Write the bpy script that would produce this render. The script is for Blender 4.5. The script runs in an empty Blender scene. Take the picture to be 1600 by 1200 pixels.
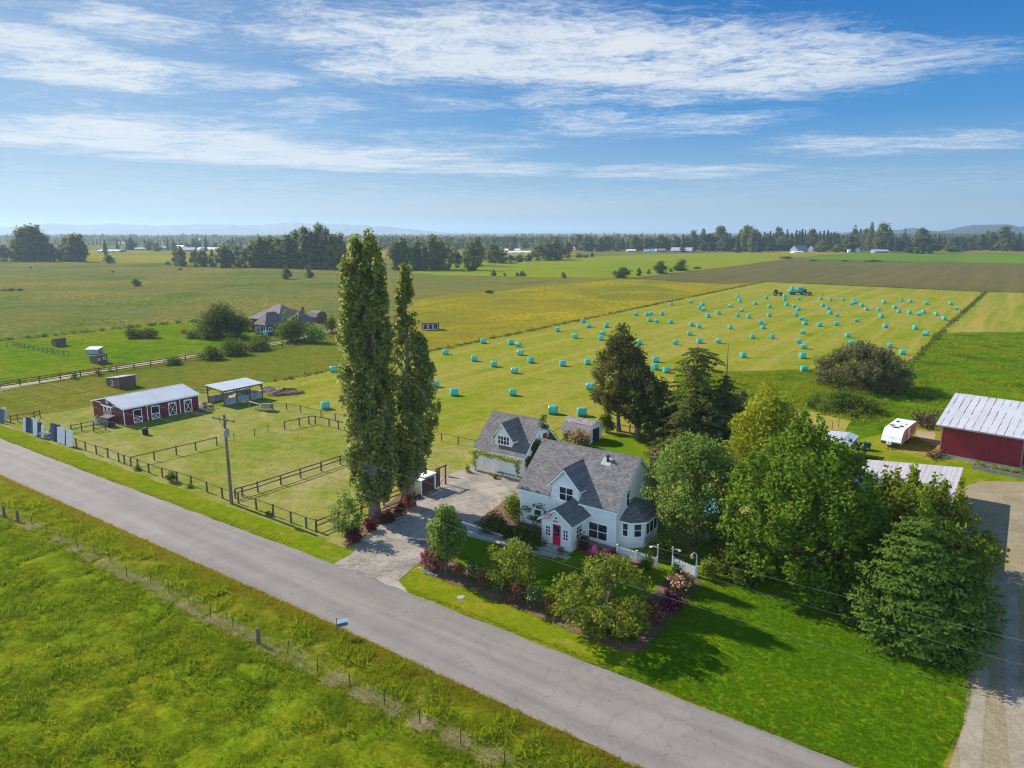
import bpy, math, random
import numpy as np
from mathutils import Vector, noise as mnoise

# ------------------------------------------------------------------ camera, sky, sun, exposure
scene = bpy.context.scene
COL = scene.collection
R = math.radians
CAM_H, CAM_F = 30.0, 1120.0            # metres above ground, focal length in photo pixels (1600 wide)
PITCH, YAW = math.atan(238 / 1120.), R(35.6)
SUN_AZ, SUN_EL = 0.4, 35.0             # light travels along +X, a little towards -Y

cam_data = bpy.data.cameras.new('camera')
cam = bpy.data.objects.new('camera', cam_data)
COL.objects.link(cam)
cam.location = (0, 0, CAM_H)
cam.rotation_euler = (math.pi / 2 - PITCH, 0, YAW)
cam_data.sensor_width = 36
cam_data.lens = 36 * CAM_F / 1600
cam_data.clip_end = 60000
cam_data.clip_start = 0.5
scene.camera = cam

FW = np.array([-math.sin(YAW) * math.cos(PITCH), math.cos(YAW) * math.cos(PITCH), -math.sin(PITCH)])
RT = np.array([math.cos(YAW), math.sin(YAW), 0.])
UP = np.cross(RT, FW)


def ray(x, y):
    return FW + RT * (x - 800) / CAM_F - UP * (y - 600) / CAM_F


def g(x, y, z=0.0):
    "survey: the point of the ground (height z) that photo pixel x, y shows"
    d = ray(x, y)
    t = (z - CAM_H) / d[2]
    return np.array([d[0] * t, d[1] * t, z])


def mpp(p):
    "metres per photo pixel at point p"
    return float((np.array([p[0], p[1], p[2] - CAM_H])) @ FW) / CAM_F


world = bpy.data.worlds.new('World')
scene.world = world
world.use_nodes = True
nt = world.node_tree
nt.nodes.clear()


class NB:
    "small helper to write node trees"
    def __init__(self, tree):
        self.t = tree

    def n(self, typ, **kw):
        nd = self.t.nodes.new(typ)
        ins = kw.pop('ins', {})
        for k, v in kw.items():
            setattr(nd, k, v)
        for k, v in ins.items():
            if isinstance(v, bpy.types.NodeSocket):
                self.t.links.new(v, nd.inputs[k])
            else:
                nd.inputs[k].default_value = v
        return nd

    def m(self, op, a, b=None, c=None, clamp=False):
        nd = self.t.nodes.new('ShaderNodeMath')
        nd.operation = op
        nd.use_clamp = clamp
        for i, v in enumerate((a, b, c)):
            if v is None:
                continue
            if isinstance(v, bpy.types.NodeSocket):
                self.t.links.new(v, nd.inputs[i])
            else:
                nd.inputs[i].default_value = v
        return nd.outputs[0]

    def noise(self, vec, scale, detail=4, rough=.55, dist=0.0, dim='3D'):
        nd = self.n('ShaderNodeTexNoise', noise_dimensions=dim, ins={'Scale': scale, 'Detail': detail, 'Roughness': rough, 'Distortion': dist})
        if vec is not None:
            self.t.links.new(vec, nd.inputs['Vector'])
        return nd.outputs['Fac']

    def ramp(self, fac, a, b, va=0.0, vb=1.0, smooth=True):
        nd = self.n('ShaderNodeMapRange', interpolation_type='SMOOTHSTEP' if smooth else 'LINEAR',
                    ins={'Value': fac, 'From Min': a, 'From Max': b, 'To Min': va, 'To Max': vb})
        return nd.outputs[0]

    def mix(self, fac, a, b, blend='MIX'):
        nd = self.t.nodes.new('ShaderNodeMix')
        nd.data_type = 'RGBA'
        nd.blend_type = blend
        for sock, v in ((nd.inputs[0], fac), (nd.inputs[6], a), (nd.inputs[7], b)):
            if isinstance(v, bpy.types.NodeSocket):
                self.t.links.new(v, sock)
            elif isinstance(v, (int, float)):
                sock.default_value = v
            else:
                sock.default_value = (*v[:3], 1)
        return nd.outputs[2]

    def link(self, a, b):
        self.t.links.new(a, b)


b = NB(nt)
sky = b.n('ShaderNodeTexSky', sky_type='NISHITA', sun_disc=False, sun_elevation=R(SUN_EL), sun_rotation=R(270 + SUN_AZ),
          altitude=50, air_density=1.0, dust_density=0.6, ozone_density=2.2)
geo = b.n('ShaderNodeTexCoord')
sep = b.n('ShaderNodeSeparateXYZ', ins={0: geo.outputs['Generated']})
dx, dy, dz = sep.outputs
zz = b.m('MAXIMUM', dz, 0.012)
cu = b.m('DIVIDE', dx, zz)                 # a flat cloud layer high above the land
cv = b.m('DIVIDE', dy, zz)
# turn it so u runs to the right of the view and v away from it
ca, sa = math.cos(YAW), math.sin(YAW)
uu = b.m('ADD', b.m('MULTIPLY', cu, ca), b.m('MULTIPLY', cv, sa))
vv = b.m('ADD', b.m('MULTIPLY', cu, -sa), b.m('MULTIPLY', cv, ca))
pl = b.n('ShaderNodeCombineXYZ', ins={0: uu, 1: vv, 2: 0.0}).outputs[0]


def sky_uv(x, y):
    d = ray(x, y)
    d = d / np.linalg.norm(d)
    p, q = d[0] / max(d[2], .012), d[1] / max(d[2], .012)
    return p * ca + q * sa, -p * sa + q * ca


def bank(x0, y0, x1, y1, half_px, amp=1.0, soft=.6):
    "a cloud bank: a soft streak of the layer from one bearing to another"
    a, c = np.array(sky_uv(x0, y0)), np.array(sky_uv(x1, y1))
    d = c - a
    L = float(np.hypot(*d))
    d = d / L
    xm, ym = (x0 + x1) / 2, (y0 + y1) / 2
    e = (np.array(sky_uv(xm, ym - half_px)) - np.array(sky_uv(xm, ym + half_px))) / 2
    half = abs(float(-e[0] * d[1] + e[1] * d[0]))
    rx, ry = b.m('SUBTRACT', uw, float(a[0])), b.m('SUBTRACT', vw, float(a[1]))
    s = b.m('ADD', b.m('MULTIPLY', rx, float(d[0])), b.m('MULTIPLY', ry, float(d[1])))
    t = b.m('ADD', b.m('MULTIPLY', rx, float(-d[1])), b.m('MULTIPLY', ry, float(d[0])))
    s1 = b.m('MINIMUM', b.ramp(s, -.2 * L, .25 * L), b.ramp(s, 1.2 * L, .7 * L))
    t1 = b.ramp(b.m('ABSOLUTE', t), half * (1 + soft), half * (1 - soft))
    return b.m('MULTIPLY', b.m('MULTIPLY', s1, t1), amp)


# wisps bend and fray the banks
wn = b.n('ShaderNodeTexNoise', ins={'Vector': pl, 'Scale': 0.8, 'Detail': 5, 'Roughness': .6})
wsub = b.n('ShaderNodeVectorMath', operation='SUBTRACT', ins={0: wn.outputs['Color'], 1: (.5, .5, .5)})
vfac = b.m('MULTIPLY', vv, .22)
wsc = b.n('ShaderNodeVectorMath', operation='SCALE', ins={0: wsub.outputs[0], 'Scale': vfac})
pw_ = b.n('ShaderNodeVectorMath', operation='ADD', ins={0: pl, 1: wsc.outputs[0]}).outputs[0]
sp2 = b.n('ShaderNodeSeparateXYZ', ins={0: pw_})
uw, vw = sp2.outputs[0], sp2.outputs[1]
plw = pw_
mp = b.n('ShaderNodeMapping', ins={'Vector': plw, 'Rotation': (0, 0, R(-22)), 'Scale': (.8, 1.2, 1)}).outputs[0]
n_big = b.noise(mp, 1.4, 6, .62)
n_fine = b.noise(plw, 22.0, 4, .6)
n_puff = b.noise(mp, 7.5, 6, .66)
banks = None
CLOUD_BANKS = [
    (-80, 85, 340, 135, 34, 1.0), (-60, 60, 200, 90, 30, .9), (100, 15, 340, 70, 34, .85), (370, 20, 700, 90, 42, .9), (420, 90, 900, 70, 62, .95), (640, 60, 1420, 135, 62, 1.0), (780, 140, 1150, 150, 34, .75),
    (780, 190, 1230, 198, 22, .75), (-80, 190, 420, 236, 36, 1.0), (150, 225, 720, 262, 24, 1.0), (600, 262, 900, 268, 12, .85), (860, 270, 1240, 268, 12, .8), (330, 285, 500, 296, 7, .55),
    (1180, 238, 1700, 212, 20, .72), (1240, 222, 1640, 194, 8, .35), (360, 160, 570, 185, 30, .6), (630, 165, 830, 158, 14, .65), (-100, 318, 1250, 325, 18, .55), (-100, 150, 700, 200, 90, .40), (900, 292, 1700, 300, 26, .45), (-100, 60, 1000, 110, 110, .42), (250, 110, 470, 140, 26, .7), (440, 40, 560, 20, 22, .8), (-100, 298, 800, 305, 24, .5), (500, 215, 900, 235, 22, .55),
]
for bk in CLOUD_BANKS:
    k = bank(*bk)
    banks = k if banks is None else b.m('MAXIMUM', banks, k)
dens = b.m('ADD', b.m('MULTIPLY', n_big, .45), b.m('ADD', b.m('MULTIPLY', n_puff, .35), b.m('MULTIPLY', n_fine, .20)))   # about .5 mean
cl = b.m('MULTIPLY', b.m('POWER', banks, .8), b.ramp(b.m('ADD', dens, b.m('MULTIPLY', banks, .24)), .55, .80), clamp=True)
cl = b.m('MULTIPLY', cl, .92)
cr = b.n('ShaderNodeValToRGB', ins={'Fac': dz})
el = cr.color_ramp.elements
stops = [(0.0, (1.5, 1.9, 2.1)), (.05, (.92, 1.62, 2.28)), (.14, (.19, .98, 2.20)), (.27, (.005, .52, 1.68)), (.6, (.02, .36, 1.3))]
el[0].position, el[0].color = stops[0][0], (*[c / 3 for c in stops[0][1]], 1)
el[1].position, el[1].color = stops[-1][0], (*[c / 3 for c in stops[-1][1]], 1)
for ps, cc in stops[1:-1]:
    e_ = el.new(ps)
    e_.color = (*[c / 3 for c in cc], 1)
grad = b.n('ShaderNodeVectorMath', operation='SCALE', ins={0: cr.outputs[0], 'Scale': 3.0}).outputs[0]
lat = b.m('ADD', b.m('MULTIPLY', dx, ca), b.m('MULTIPLY', dy, sa))          # -1 towards the sun's side
glow = b.m('MULTIPLY', b.ramp(lat, .35, -.75), b.ramp(dz, .75, .0, .10, .46))
grad = b.mix(glow, grad, (2.1, 2.6, 2.9))
nis = b.n('ShaderNodeVectorMath', operation='SCALE', ins={0: sky.outputs[0], 'Scale': .015}).outputs[0]
skyhs = b.n('ShaderNodeVectorMath', operation='ADD', ins={0: grad, 1: nis}).outputs[0]
ccol = b.n('ShaderNodeRGB')
ccol.outputs[0].default_value = (2.75, 2.95, 3.15, 1)
skyc = b.mix(cl, skyhs, ccol.outputs[0])
# unseen sky glow added low behind the viewpoint to fill the land's shadows
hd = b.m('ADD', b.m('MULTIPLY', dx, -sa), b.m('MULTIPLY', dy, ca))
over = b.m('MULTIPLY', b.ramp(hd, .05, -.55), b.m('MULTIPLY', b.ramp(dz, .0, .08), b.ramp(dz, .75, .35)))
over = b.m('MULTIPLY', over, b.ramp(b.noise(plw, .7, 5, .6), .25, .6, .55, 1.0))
fill_col = b.n('ShaderNodeRGB')
fill_col.outputs[0].default_value = (5.0, 7.2, 9.2, 1)
skyc = b.mix(over, skyc, fill_col.outputs[0])
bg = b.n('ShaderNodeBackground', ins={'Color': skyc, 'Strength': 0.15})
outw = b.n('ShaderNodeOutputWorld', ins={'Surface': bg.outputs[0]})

sun_d = bpy.data.lights.new('sun', 'SUN')
sun_d.energy = 4.2
sun_d.angle = R(.5)
sun_d.color = (1.0, .93, .82)
sun = bpy.data.objects.new('sun', sun_d)
COL.objects.link(sun)
sun.rotation_mode = 'QUATERNION'
sdir = Vector((math.cos(R(SUN_AZ)) * math.cos(R(SUN_EL)), -math.sin(R(SUN_AZ)) * math.cos(R(SUN_EL)), -math.sin(R(SUN_EL))))
sun.rotation_quaternion = sdir.to_track_quat('-Z', 'Y')

scene.view_settings.view_transform = 'Standard'
scene.view_settings.look = 'None'
scene.view_settings.exposure = 0.95
scene.view_settings.gamma = 1
cy = scene.cycles
cy.max_bounces = 6
cy.diffuse_bounces = 3
cy.glossy_bounces = 2
cy.transmission_bounces = 3
cy.transparent_max_bounces = 4
cy.volume_bounces = 0
cy.use_denoising = True
cy.denoising_input_passes = 'RGB_ALBEDO_NORMAL'
cy.filter_width = 1.1
cy.sample_clamp_indirect = 6


# ------------------------------------------------------------------ helpers
def tag(o, label=None, cat=None, group=None, kind=None):
    if label:
        o['label'] = label
    if cat:
        o['category'] = cat
    if group:
        o['group'] = group
    if kind:
        o['kind'] = kind
    return o


def thing(name, label, cat, loc=(0, 0, 0), rz=0.0, group=None, sc=1.0):
    o = bpy.data.objects.new(name, None)
    COL.objects.link(o)
    o.location = tuple(float(c) for c in loc)
    o.rotation_euler = (0, 0, rz)
    o.scale = (sc, sc, sc)
    o.empty_display_size = .3
    return tag(o, label, cat, group)


def dup(root, loc, rz=0.0, sc=None, label=None, group=None):
    r = root.copy()
    COL.objects.link(r)
    r.location = tuple(float(c) for c in loc)
    r.rotation_euler = (0, 0, rz)
    if sc is not None:
        r.scale = (sc, sc, sc) if isinstance(sc, (int, float)) else sc
    if label:
        r['label'] = label
    if group:
        r['group'] = group
    for ch in list(root.children):
        c = ch.copy()
        COL.objects.link(c)
        c.parent = r
        for gr in list(ch.children):
            d = gr.copy()
            COL.objects.link(d)
            d.parent = c
    return r


def link_mesh(name, me, mats, parent=None):
    if not isinstance(mats, (list, tuple)):
        mats = [mats]
    for m in mats:
        me.materials.append(m)
    o = bpy.data.objects.new(name, me)
    COL.objects.link(o)
    if parent is not None:
        o.parent = parent
    return o


class MB:
    "collects faces, builds them as one mesh"
    def __init__(self):
        self.v, self.f, self.mi = [], [], []

    def poly(self, pts, mi=0):
        i = len(self.v)
        self.v += [tuple(float(c) for c in p) for p in pts]
        self.f.append(tuple(range(i, i + len(pts))))
        self.mi.append(mi)

    def hexa(self, a, c, mi=0):
        "two quads a (4 pts) and c (4 pts) joined to a solid"
        i = len(self.v)
        self.v += [tuple(float(q) for q in p) for p in list(a) + list(c)]
        for f in ((3, 2, 1, 0), (4, 5, 6, 7), (0, 1, 5, 4), (1, 2, 6, 5), (2, 3, 7, 6), (3, 0, 4, 7)):
            self.f.append(tuple(i + k for k in f))
            self.mi.append(mi)

    def box(self, x0, x1, y0, y1, z0, z1, mi=0):
        self.hexa([(x0, y0, z0), (x1, y0, z0), (x1, y1, z0), (x0, y1, z0)], [(x0, y0, z1), (x1, y0, z1), (x1, y1, z1), (x0, y1, z1)], mi)

    def slab(self, q, th, mi=0):
        "a flat quad (seen from above counter clockwise) thickened upwards along its normal"
        q = [Vector(p) for p in q]
        n = (q[1] - q[0]).cross(q[3] - q[0]).normalized() * th
        self.hexa(q, [p + n for p in q], mi)

    def prism(self, poly, vec, mi=0):
        "extrude a planar polygon by vec"
        i = len(self.v)
        n = len(poly)
        vec = Vector(vec)
        self.v += [tuple(Vector(p)) for p in poly] + [tuple(Vector(p) + vec) for p in poly]
        self.f.append(tuple(range(i + n - 1, i - 1, -1)))
        self.f.append(tuple(range(i + n, i + 2 * n)))
        self.mi += [mi, mi]
        for k in range(n):
            k2 = (k + 1) % n
            self.f.append((i + k, i + k2, i + n + k2, i + n + k))
            self.mi.append(mi)

    def bar(self, p, q, w, h=None, mi=0):
        "square beam from p to q"
        p, q = Vector(p), Vector(q)
        h = h or w
        d = (q - p).normalized()
        s = d.cross(Vector((0, 0, 1)))
        s = Vector((1, 0, 0)) if s.length < 1e-4 else s.normalized()
        u = s.cross(d).normalized()
        s, u = s * w / 2, u * h / 2
        self.hexa([p - s - u, p + s - u, p + s + u, p - s + u], [q - s - u, q + s - u, q + s + u, q - s + u], mi)

    def tube(self, path, radii, n=7, mi=0, cap=True):
        path = [Vector(p) for p in path]
        if isinstance(radii, (int, float)):
            radii = [radii] * len(path)
        i0 = len(self.v)
        prev = None
        for k, p in enumerate(path):
            d = (path[min(k + 1, len(path) - 1)] - path[max(k - 1, 0)]).normalized()
            ref = prev if prev is not None else (Vector((1, 0, 0)) if abs(d.x) < .9 else Vector((0, 1, 0)))
            s = (ref - d * ref.dot(d)).normalized()
            prev = s
            t = d.cross(s)
            for a in range(n):
                an = 2 * math.pi * a / n
                self.v.append(tuple(p + (s * math.cos(an) + t * math.sin(an)) * radii[k]))
        for k in range(len(path) - 1):
            for a in range(n):
                a2 = (a + 1) % n
                self.f.append((i0 + k * n + a, i0 + k * n + a2, i0 + (k + 1) * n + a2, i0 + (k + 1) * n + a))
                self.mi.append(mi)
        if cap:
            self.f.append(tuple(i0 + a for a in reversed(range(n))))
            self.f.append(tuple(i0 + (len(path) - 1) * n + a for a in range(n)))
            self.mi += [mi, mi]

    def lathe(self, prof, n=16, c=(0, 0, 0), mi=0):
        "profile of (radius, z) turned round the vertical"
        self.tube([(c[0], c[1], c[2] + z) for r, z in prof], [max(r, .002) for r, z in prof], n, mi)

    def build(self, name, mats, parent=None, smooth=False):
        me = bpy.data.meshes.new(name)
        me.from_pydata(self.v, [], self.f)
        me.polygons.foreach_set('material_index', self.mi)
        if smooth:
            me.polygons.foreach_set('use_smooth', [True] * len(self.f))
        me.update()
        return link_mesh(name, me, mats, parent)


def fast_quads(name, verts, mats, parent=None, mi=None, nv=4):
    "verts: (n*nv, 3) array, every nv verts one face"
    nfc = len(verts) // nv
    me = bpy.data.meshes.new(name)
    me.vertices.add(len(verts))
    me.vertices.foreach_set('co', np.asarray(verts, dtype=np.float32).ravel())
    me.loops.add(len(verts))
    me.loops.foreach_set('vertex_index', np.arange(len(verts), dtype=np.int32))
    me.polygons.add(nfc)
    me.polygons.foreach_set('loop_start', np.arange(0, len(verts), nv, dtype=np.int32))
    if mi is not None:
        me.polygons.foreach_set('material_index', np.asarray(mi, dtype=np.int32))
    me.update(calc_edges=True)
    me.validate()
    return link_mesh(name, me, mats, parent)


def unit(a):
    return a / np.maximum(np.linalg.norm(a, axis=-1, keepdims=True), 1e-9)


def leaf_cards(rng, P, N, S, aspect=.62, fold=.18):
    "pointed leaf clumps: one bent kite per point"
    n = len(P)
    N = unit(N)
    A = rng.normal(size=(n, 3))
    U = unit(A - N * np.sum(A * N, axis=1, keepdims=True))
    V = np.cross(N, U)
    S = np.asarray(S).reshape(-1, 1)
    a = P + U * S * .5
    c = P - U * S * .5
    sh = (rng.random((n, 1)) - .5) * S * .3
    l = P + V * S * .5 * aspect + U * sh - N * S * fold
    r = P - V * S * .5 * aspect + U * sh - N * S * fold
    return np.stack([a, l, c, r], axis=1).reshape(-1, 3)


# ------------------------------------------------------------------ materials
MATS = {}


def new_mat(name):
    m = bpy.data.materials.new(name)
    m.use_nodes = True
    m.node_tree.nodes.clear()
    MATS[name] = m
    return m, NB(m.node_tree)


def finish(nb, color, rough=.8, bump=None, bump_s=.3, bump_d=.05, spec=.3, metal=0.0):
    p = nb.n('ShaderNodeBsdfPrincipled', ins={'Roughness': rough, 'Metallic': metal, 'Specular IOR Level': spec})
    if isinstance(color, bpy.types.NodeSocket):
        nb.link(color, p.inputs['Base Color'])
    else:
        p.inputs['Base Color'].default_value = (*color, 1)
    if bump is not None:
        bn = nb.n('ShaderNodeBump', ins={'Strength': bump_s, 'Distance': bump_d, 'Height': bump})
        nb.link(bn.outputs[0], p.inputs['Normal'])
    nb.n('ShaderNodeOutputMaterial', ins={'Surface': p.outputs[0]})
    return p


def wpos(nb):
    return nb.n('ShaderNodeNewGeometry').outputs['Position']


def opos(nb):
    return nb.n('ShaderNodeTexCoord').outputs['Object']


def plain(name, col, rough=.7, var=.18, scale=1.2, spec=.3, metal=0.0, bump=0.0):
    "painted or raw surface with a little uneven wear"
    m, nb = new_mat(name)
    p = opos(nb)
    n1 = nb.noise(p, scale, 5, .65)
    n2 = nb.noise(p, scale * 14, 3, .6)
    f = nb.m('ADD', nb.m('MULTIPLY', n1, .7), nb.m('MULTIPLY', n2, .3))
    d = tuple(c * (1 - var * 1.6) for c in col)
    e = tuple(min(1, c * (1 + var)) for c in col)
    c = nb.mix(nb.ramp(f, .3, .7), d, e)
    finish(nb, c, rough, n2 if bump else None, bump, .02, spec, metal)
    return m


def grass(name, dry, mid, lush, big=.03, med=.35, fine=4.0, bump=.5, bump_d=.12, stripes=None, flowers=None, bare=None, warp=1.0, tuft=.6, patch=None):
    "turf: broad patches, clumps and fine blades, mowing lines, flowers, bare soil"
    m, nb = new_mat(name)
    p = wpos(nb)
    nL = nb.noise(p, big, 4, .6, warp)
    nM = nb.noise(p, med, 5, .65, .4)
    nF = nb.noise(p, fine, 4, .7)
    nT = nb.noise(p, fine * .3, 4, .65)
    f = nb.m('ADD', nb.m('MULTIPLY', nL, .55), nb.m('MULTIPLY', nM, .45))
    c = nb.mix(nb.ramp(f, .36, .52), dry, mid)
    c = nb.mix(nb.ramp(f, .47, .64), c, lush)
    if stripes:
        ang, per, st, dcol = stripes
        mpn = nb.n('ShaderNodeMapping', ins={'Vector': p, 'Rotation': (0, 0, R(ang)), 'Scale': (1 / per, .035 / per, 1)}).outputs[0]
        s1 = nb.noise(mpn, 1.0, 3, .6, .25)
        s2 = nb.noise(mpn, 3.1, 3, .6, .2)
        sf = nb.ramp(nb.m('ADD', nb.m('MULTIPLY', s1, .7), nb.m('MULTIPLY', s2, .3)), .42, .62)
        c = nb.mix(nb.m('MULTIPLY', sf, st), c, dcol)
    if patch:
        pc, psc, t0, t1 = patch
        c = nb.mix(nb.ramp(nb.noise(p, psc, 5, .6, .8), t0, t1), c, pc)
    k = nb.ramp(nb.m('ADD', nb.m('MULTIPLY', nF, .55), nb.m('MULTIPLY', nT, .45)), .3, .7, 1 - tuft, 1 + tuft * .75, smooth=False)
    kc = nb.n('ShaderNodeCombineColor', ins={0: k, 1: k, 2: k}).outputs[0]
    c = nb.mix(1.0, c, kc, 'MULTIPLY')
    if flowers:
        fc, fs, t0, amt, bigs = flowers
        ff = nb.m('MULTIPLY', nb.ramp(nb.noise(p, fs, 2, .6), t0, t0 + .1), nb.ramp(nb.noise(p, bigs, 3, .6, .6), .44, .62))
        c = nb.mix(nb.m('MULTIPLY', ff, amt), c, fc)
    if bare:
        bc, bs, t0, t1 = bare
        c = nb.mix(nb.ramp(nb.noise(p, bs, 5, .65, .5), t0, t1), c, bc)
    hgt = nb.m('ADD', nb.m('MULTIPLY', nT, 1.0), nb.m('MULTIPLY', nF, .5))
    finish(nb, c, .95, hgt, bump, bump_d, .0)
    return m


def leafmat(name, a, c, tr=.35, big=.35, rough=.6, third=None):
    "foliage: every leaf clump its own shade between two greens, light passes through"
    m, nb = new_mat(name)
    gn = nb.n('ShaderNodeNewGeometry')
    rnd = gn.outputs['Random Per Island']
    nL = nb.noise(opos(nb), big, 3, .6)
    f = nb.m('ADD', nb.m('MULTIPLY', rnd, .6), nb.m('MULTIPLY', nL, .55), clamp=True)
    col = nb.mix(nb.ramp(f, .15, .95, smooth=False), a, c)
    if third:
        col = nb.mix(nb.ramp(rnd, third[1], third[1] + .02), col, third[0])
    d = nb.n('ShaderNodeBsdfDiffuse', ins={'Color': col})
    t = nb.n('ShaderNodeBsdfTranslucent', ins={'Color': nb.mix(.5, col, tuple(min(1, x * 1.5) for x in c))})
    mx = nb.n('ShaderNodeMixShader', ins={0: tr, 1: d.outputs[0], 2: t.outputs[0]})
    nb.n('ShaderNodeOutputMaterial', ins={'Surface': mx.outputs[0]})
    return m


def siding(name, col, lap=.16, vertical=False, dirt=.12, strength=.6):
    "lapped boards (or upright ribs): fine shadow lines from the relief"
    m, nb = new_mat(name)
    p = opos(nb)
    sx = nb.n('ShaderNodeSeparateXYZ', ins={0: p})
    n1 = nb.noise(p, .7, 5, .6)
    n2 = nb.noise(p, 9, 3, .6)
    co = nb.m('ADD', sx.outputs[0], sx.outputs[1]) if vertical else sx.outputs[2]
    saw = nb.m('FRACT', nb.m('DIVIDE', co, lap))
    c = nb.mix(nb.ramp(nb.m('ADD', nb.m('MULTIPLY', n1, .7), nb.m('MULTIPLY', n2, .3)), .3, .7), tuple(x * (1 - dirt * 1.5) for x in col), col)
    if vertical:
        hgt = nb.m('PINGPONG', co, lap / 2)
        finish(nb, c, .55, hgt, strength, .5, .3)
    else:
        finish(nb, c, .6, saw, strength, .045, .3)
    return m


def shingles(name, col):
    m, nb = new_mat(name)
    p = opos(nb)
    sx = nb.n('ShaderNodeSeparateXYZ', ins={0: p})
    vv2 = nb.n('ShaderNodeCombineXYZ', ins={0: nb.m('ADD', sx.outputs[0], nb.m('MULTIPLY', sx.outputs[1], .001)), 1: nb.m('MULTIPLY', sx.outputs[2], 1.0), 2: 0.0}).outputs[0]
    br = nb.n('ShaderNodeTexBrick', ins={'Vector': vv2, 'Scale': 1.0, 'Mortar Size': .012, 'Brick Width': .34, 'Row Height': .12, 'Bias': 0.0,
                                         'Color1': (*[x * 1.3 for x in col], 1), 'Color2': (*[x * .72 for x in col], 1), 'Mortar': (*[x * .5 for x in col], 1)})
    n1 = nb.noise(p, 1.1, 5, .65)
    n2 = nb.noise(p, 16, 3, .6)
    k = nb.ramp(nb.m('ADD', nb.m('MULTIPLY', n1, .6), nb.m('MULTIPLY', n2, .4)), .3, .7, .78, 1.22)
    kc = nb.n('ShaderNodeCombineColor', ins={0: k, 1: k, 2: k}).outputs[0]
    c = nb.mix(1.0, br.outputs[0], kc, 'MULTIPLY')
    finish(nb, c, .85, n2, .25, .02, .3)
    return m


def gravel(name, a, c, scale=9.0, tracks=None):
    m, nb = new_mat(name)
    p = wpos(nb)
    n1 = nb.noise(p, .22, 5, .6, .6)
    n2 = nb.noise(p, scale, 3, .7)
    n3 = nb.noise(p, 1.6, 5, .7)
    f = nb.m('ADD', nb.m('MULTIPLY', n1, .4), nb.m('ADD', nb.m('MULTIPLY', n2, .35), nb.m('MULTIPLY', n3, .25)))
    col = nb.mix(nb.ramp(f, .36, .62), a, c)
    if tracks:
        col = nb.mix(nb.ramp(nb.noise(p, tracks[1], 4, .65, .4), tracks[2], tracks[3]), col, tracks[0])
    finish(nb, col, .95, n2, .5, .05, .2)
    return m


M = {}
# turf of every kind
M['meadow'] = grass('meadow_turf', (.18, .145, .036), (.135, .135, .034), (.10, .13, .034), .006, .05, .5, .5, .3, flowers=(None or (0.42, 0.3, 0.0066), .5, .52, .35, .009), tuft=.42, patch=((0.075, 0.115, 0.0165), .013, .52, .66))
M['buttercup'] = grass('buttercup_meadow', (0.26, 0.2, 0.0165), (0.19, 0.165, 0.0165), (0.125, 0.145, 0.0193), .010, .09, .6, .5, .3, flowers=((.44, .34, .006), .55, .47, .55, .022), tuft=.4)
M['rail_meadow'] = grass('rail_meadow', (0.16, 0.14, 0.022), (0.125, 0.135, 0.0154), (0.095, 0.135, 0.0121), .04, .3, 1.4, .6, .25, tuft=.5)
M['lush'] = grass('lush_paddock', (0.15, 0.17, 0.011), (0.105, 0.165, 0.0055), (0.07, 0.135, 0.005), .035, .22, 1.1, .7, .3, tuft=.5, flowers=((0.33, 0.27, 0.011), .9, .6, .5, .03))
M['lime'] = grass('lime_field', (0.19, 0.21, 0.0121), (0.165, 0.2, 0.011), (0.13, 0.18, 0.011), .006, .06, .5, .2, .2, tuft=.15, stripes=(8, 16, .35, (0.2, 0.215, 0.0165)))
M['crop'] = grass('crop_field', (0.115, 0.19, 0.011), (0.095, 0.175, 0.011), (0.08, 0.155, 0.011), .006, .06, .5, .2, .2, tuft=.15)
M['yellow'] = grass('yellow_strip', (0.26, 0.22, 0.0138), (0.21, 0.19, 0.0165), (0.14, 0.16, 0.0165), .004, .05, .4, .2, .2, tuft=.2)
M['plough'] = grass('ploughed_soil', (.118, .10, .044), (.104, .094, .038), (.092, .09, .032), .005, .08, .7, .3, .2, stripes=(0, 6, .35, (0.165, 0.14, 0.0385)), tuft=.15)
M['hay'] = grass('mown_hay_turf', (.245, .22, .034), (.195, .21, .017), (.14, .195, .010), .022, .13, 1.6, .45, .15, stripes=(3.5, 5.2, .8, (.275, .235, .05)), tuft=.35)
M['hay2'] = grass('mown_neighbour_turf', (.24, .215, .045), (.175, .20, .022), (.125, .185, .013), .03, .12, 1.2, .4, .15, stripes=(3.5, 5.2, .8, (.31, .24, .055)), tuft=.3)
M['rough'] = grass('rough_grass', (0.14, 0.16, 0.011), (0.09, 0.135, 0.0072), (0.06, 0.11, 0.0055), .05, .25, .9, 1.0, .5, tuft=.55)
M['rough_r'] = grass('rough_green_grass', (0.11, 0.17, 0.0066), (0.078, 0.145, 0.0044), (0.052, 0.115, 0.0039), .035, .2, .8, 1.0, .5, tuft=.55, patch=((.05, .095, .006), .09, .50, .62))
M['straw'] = grass('straw_strip', (0.34, 0.27, 0.0715), (0.28, 0.23, 0.0468), (0.2, 0.2, 0.0275), .08, .5, 2.2, .5, .1, tuft=.3)
M['paddock'] = grass('paddock_turf', (.28, .245, .095), (.215, .215, .045), (.145, .19, .018), .055, .28, 2.6, .6, .12, tuft=.42, patch=((0.27, 0.23, 0.066), .11, .57, .72))
M['verge'] = grass('verge_turf', (0.2, 0.19, 0.0121), (0.14, 0.18, 0.0055), (0.1, 0.16, 0.0044), .09, .5, 5, .5, .08, tuft=.4, patch=((0.25, 0.2, 0.0385), .35, .56, .72))
M['lawn'] = grass('lawn_turf', (0.14, 0.18, 0.005), (0.1, 0.165, 0.0039), (0.075, 0.145, 0.0033), .10, .5, 6, .45, .06, tuft=.35)
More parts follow.
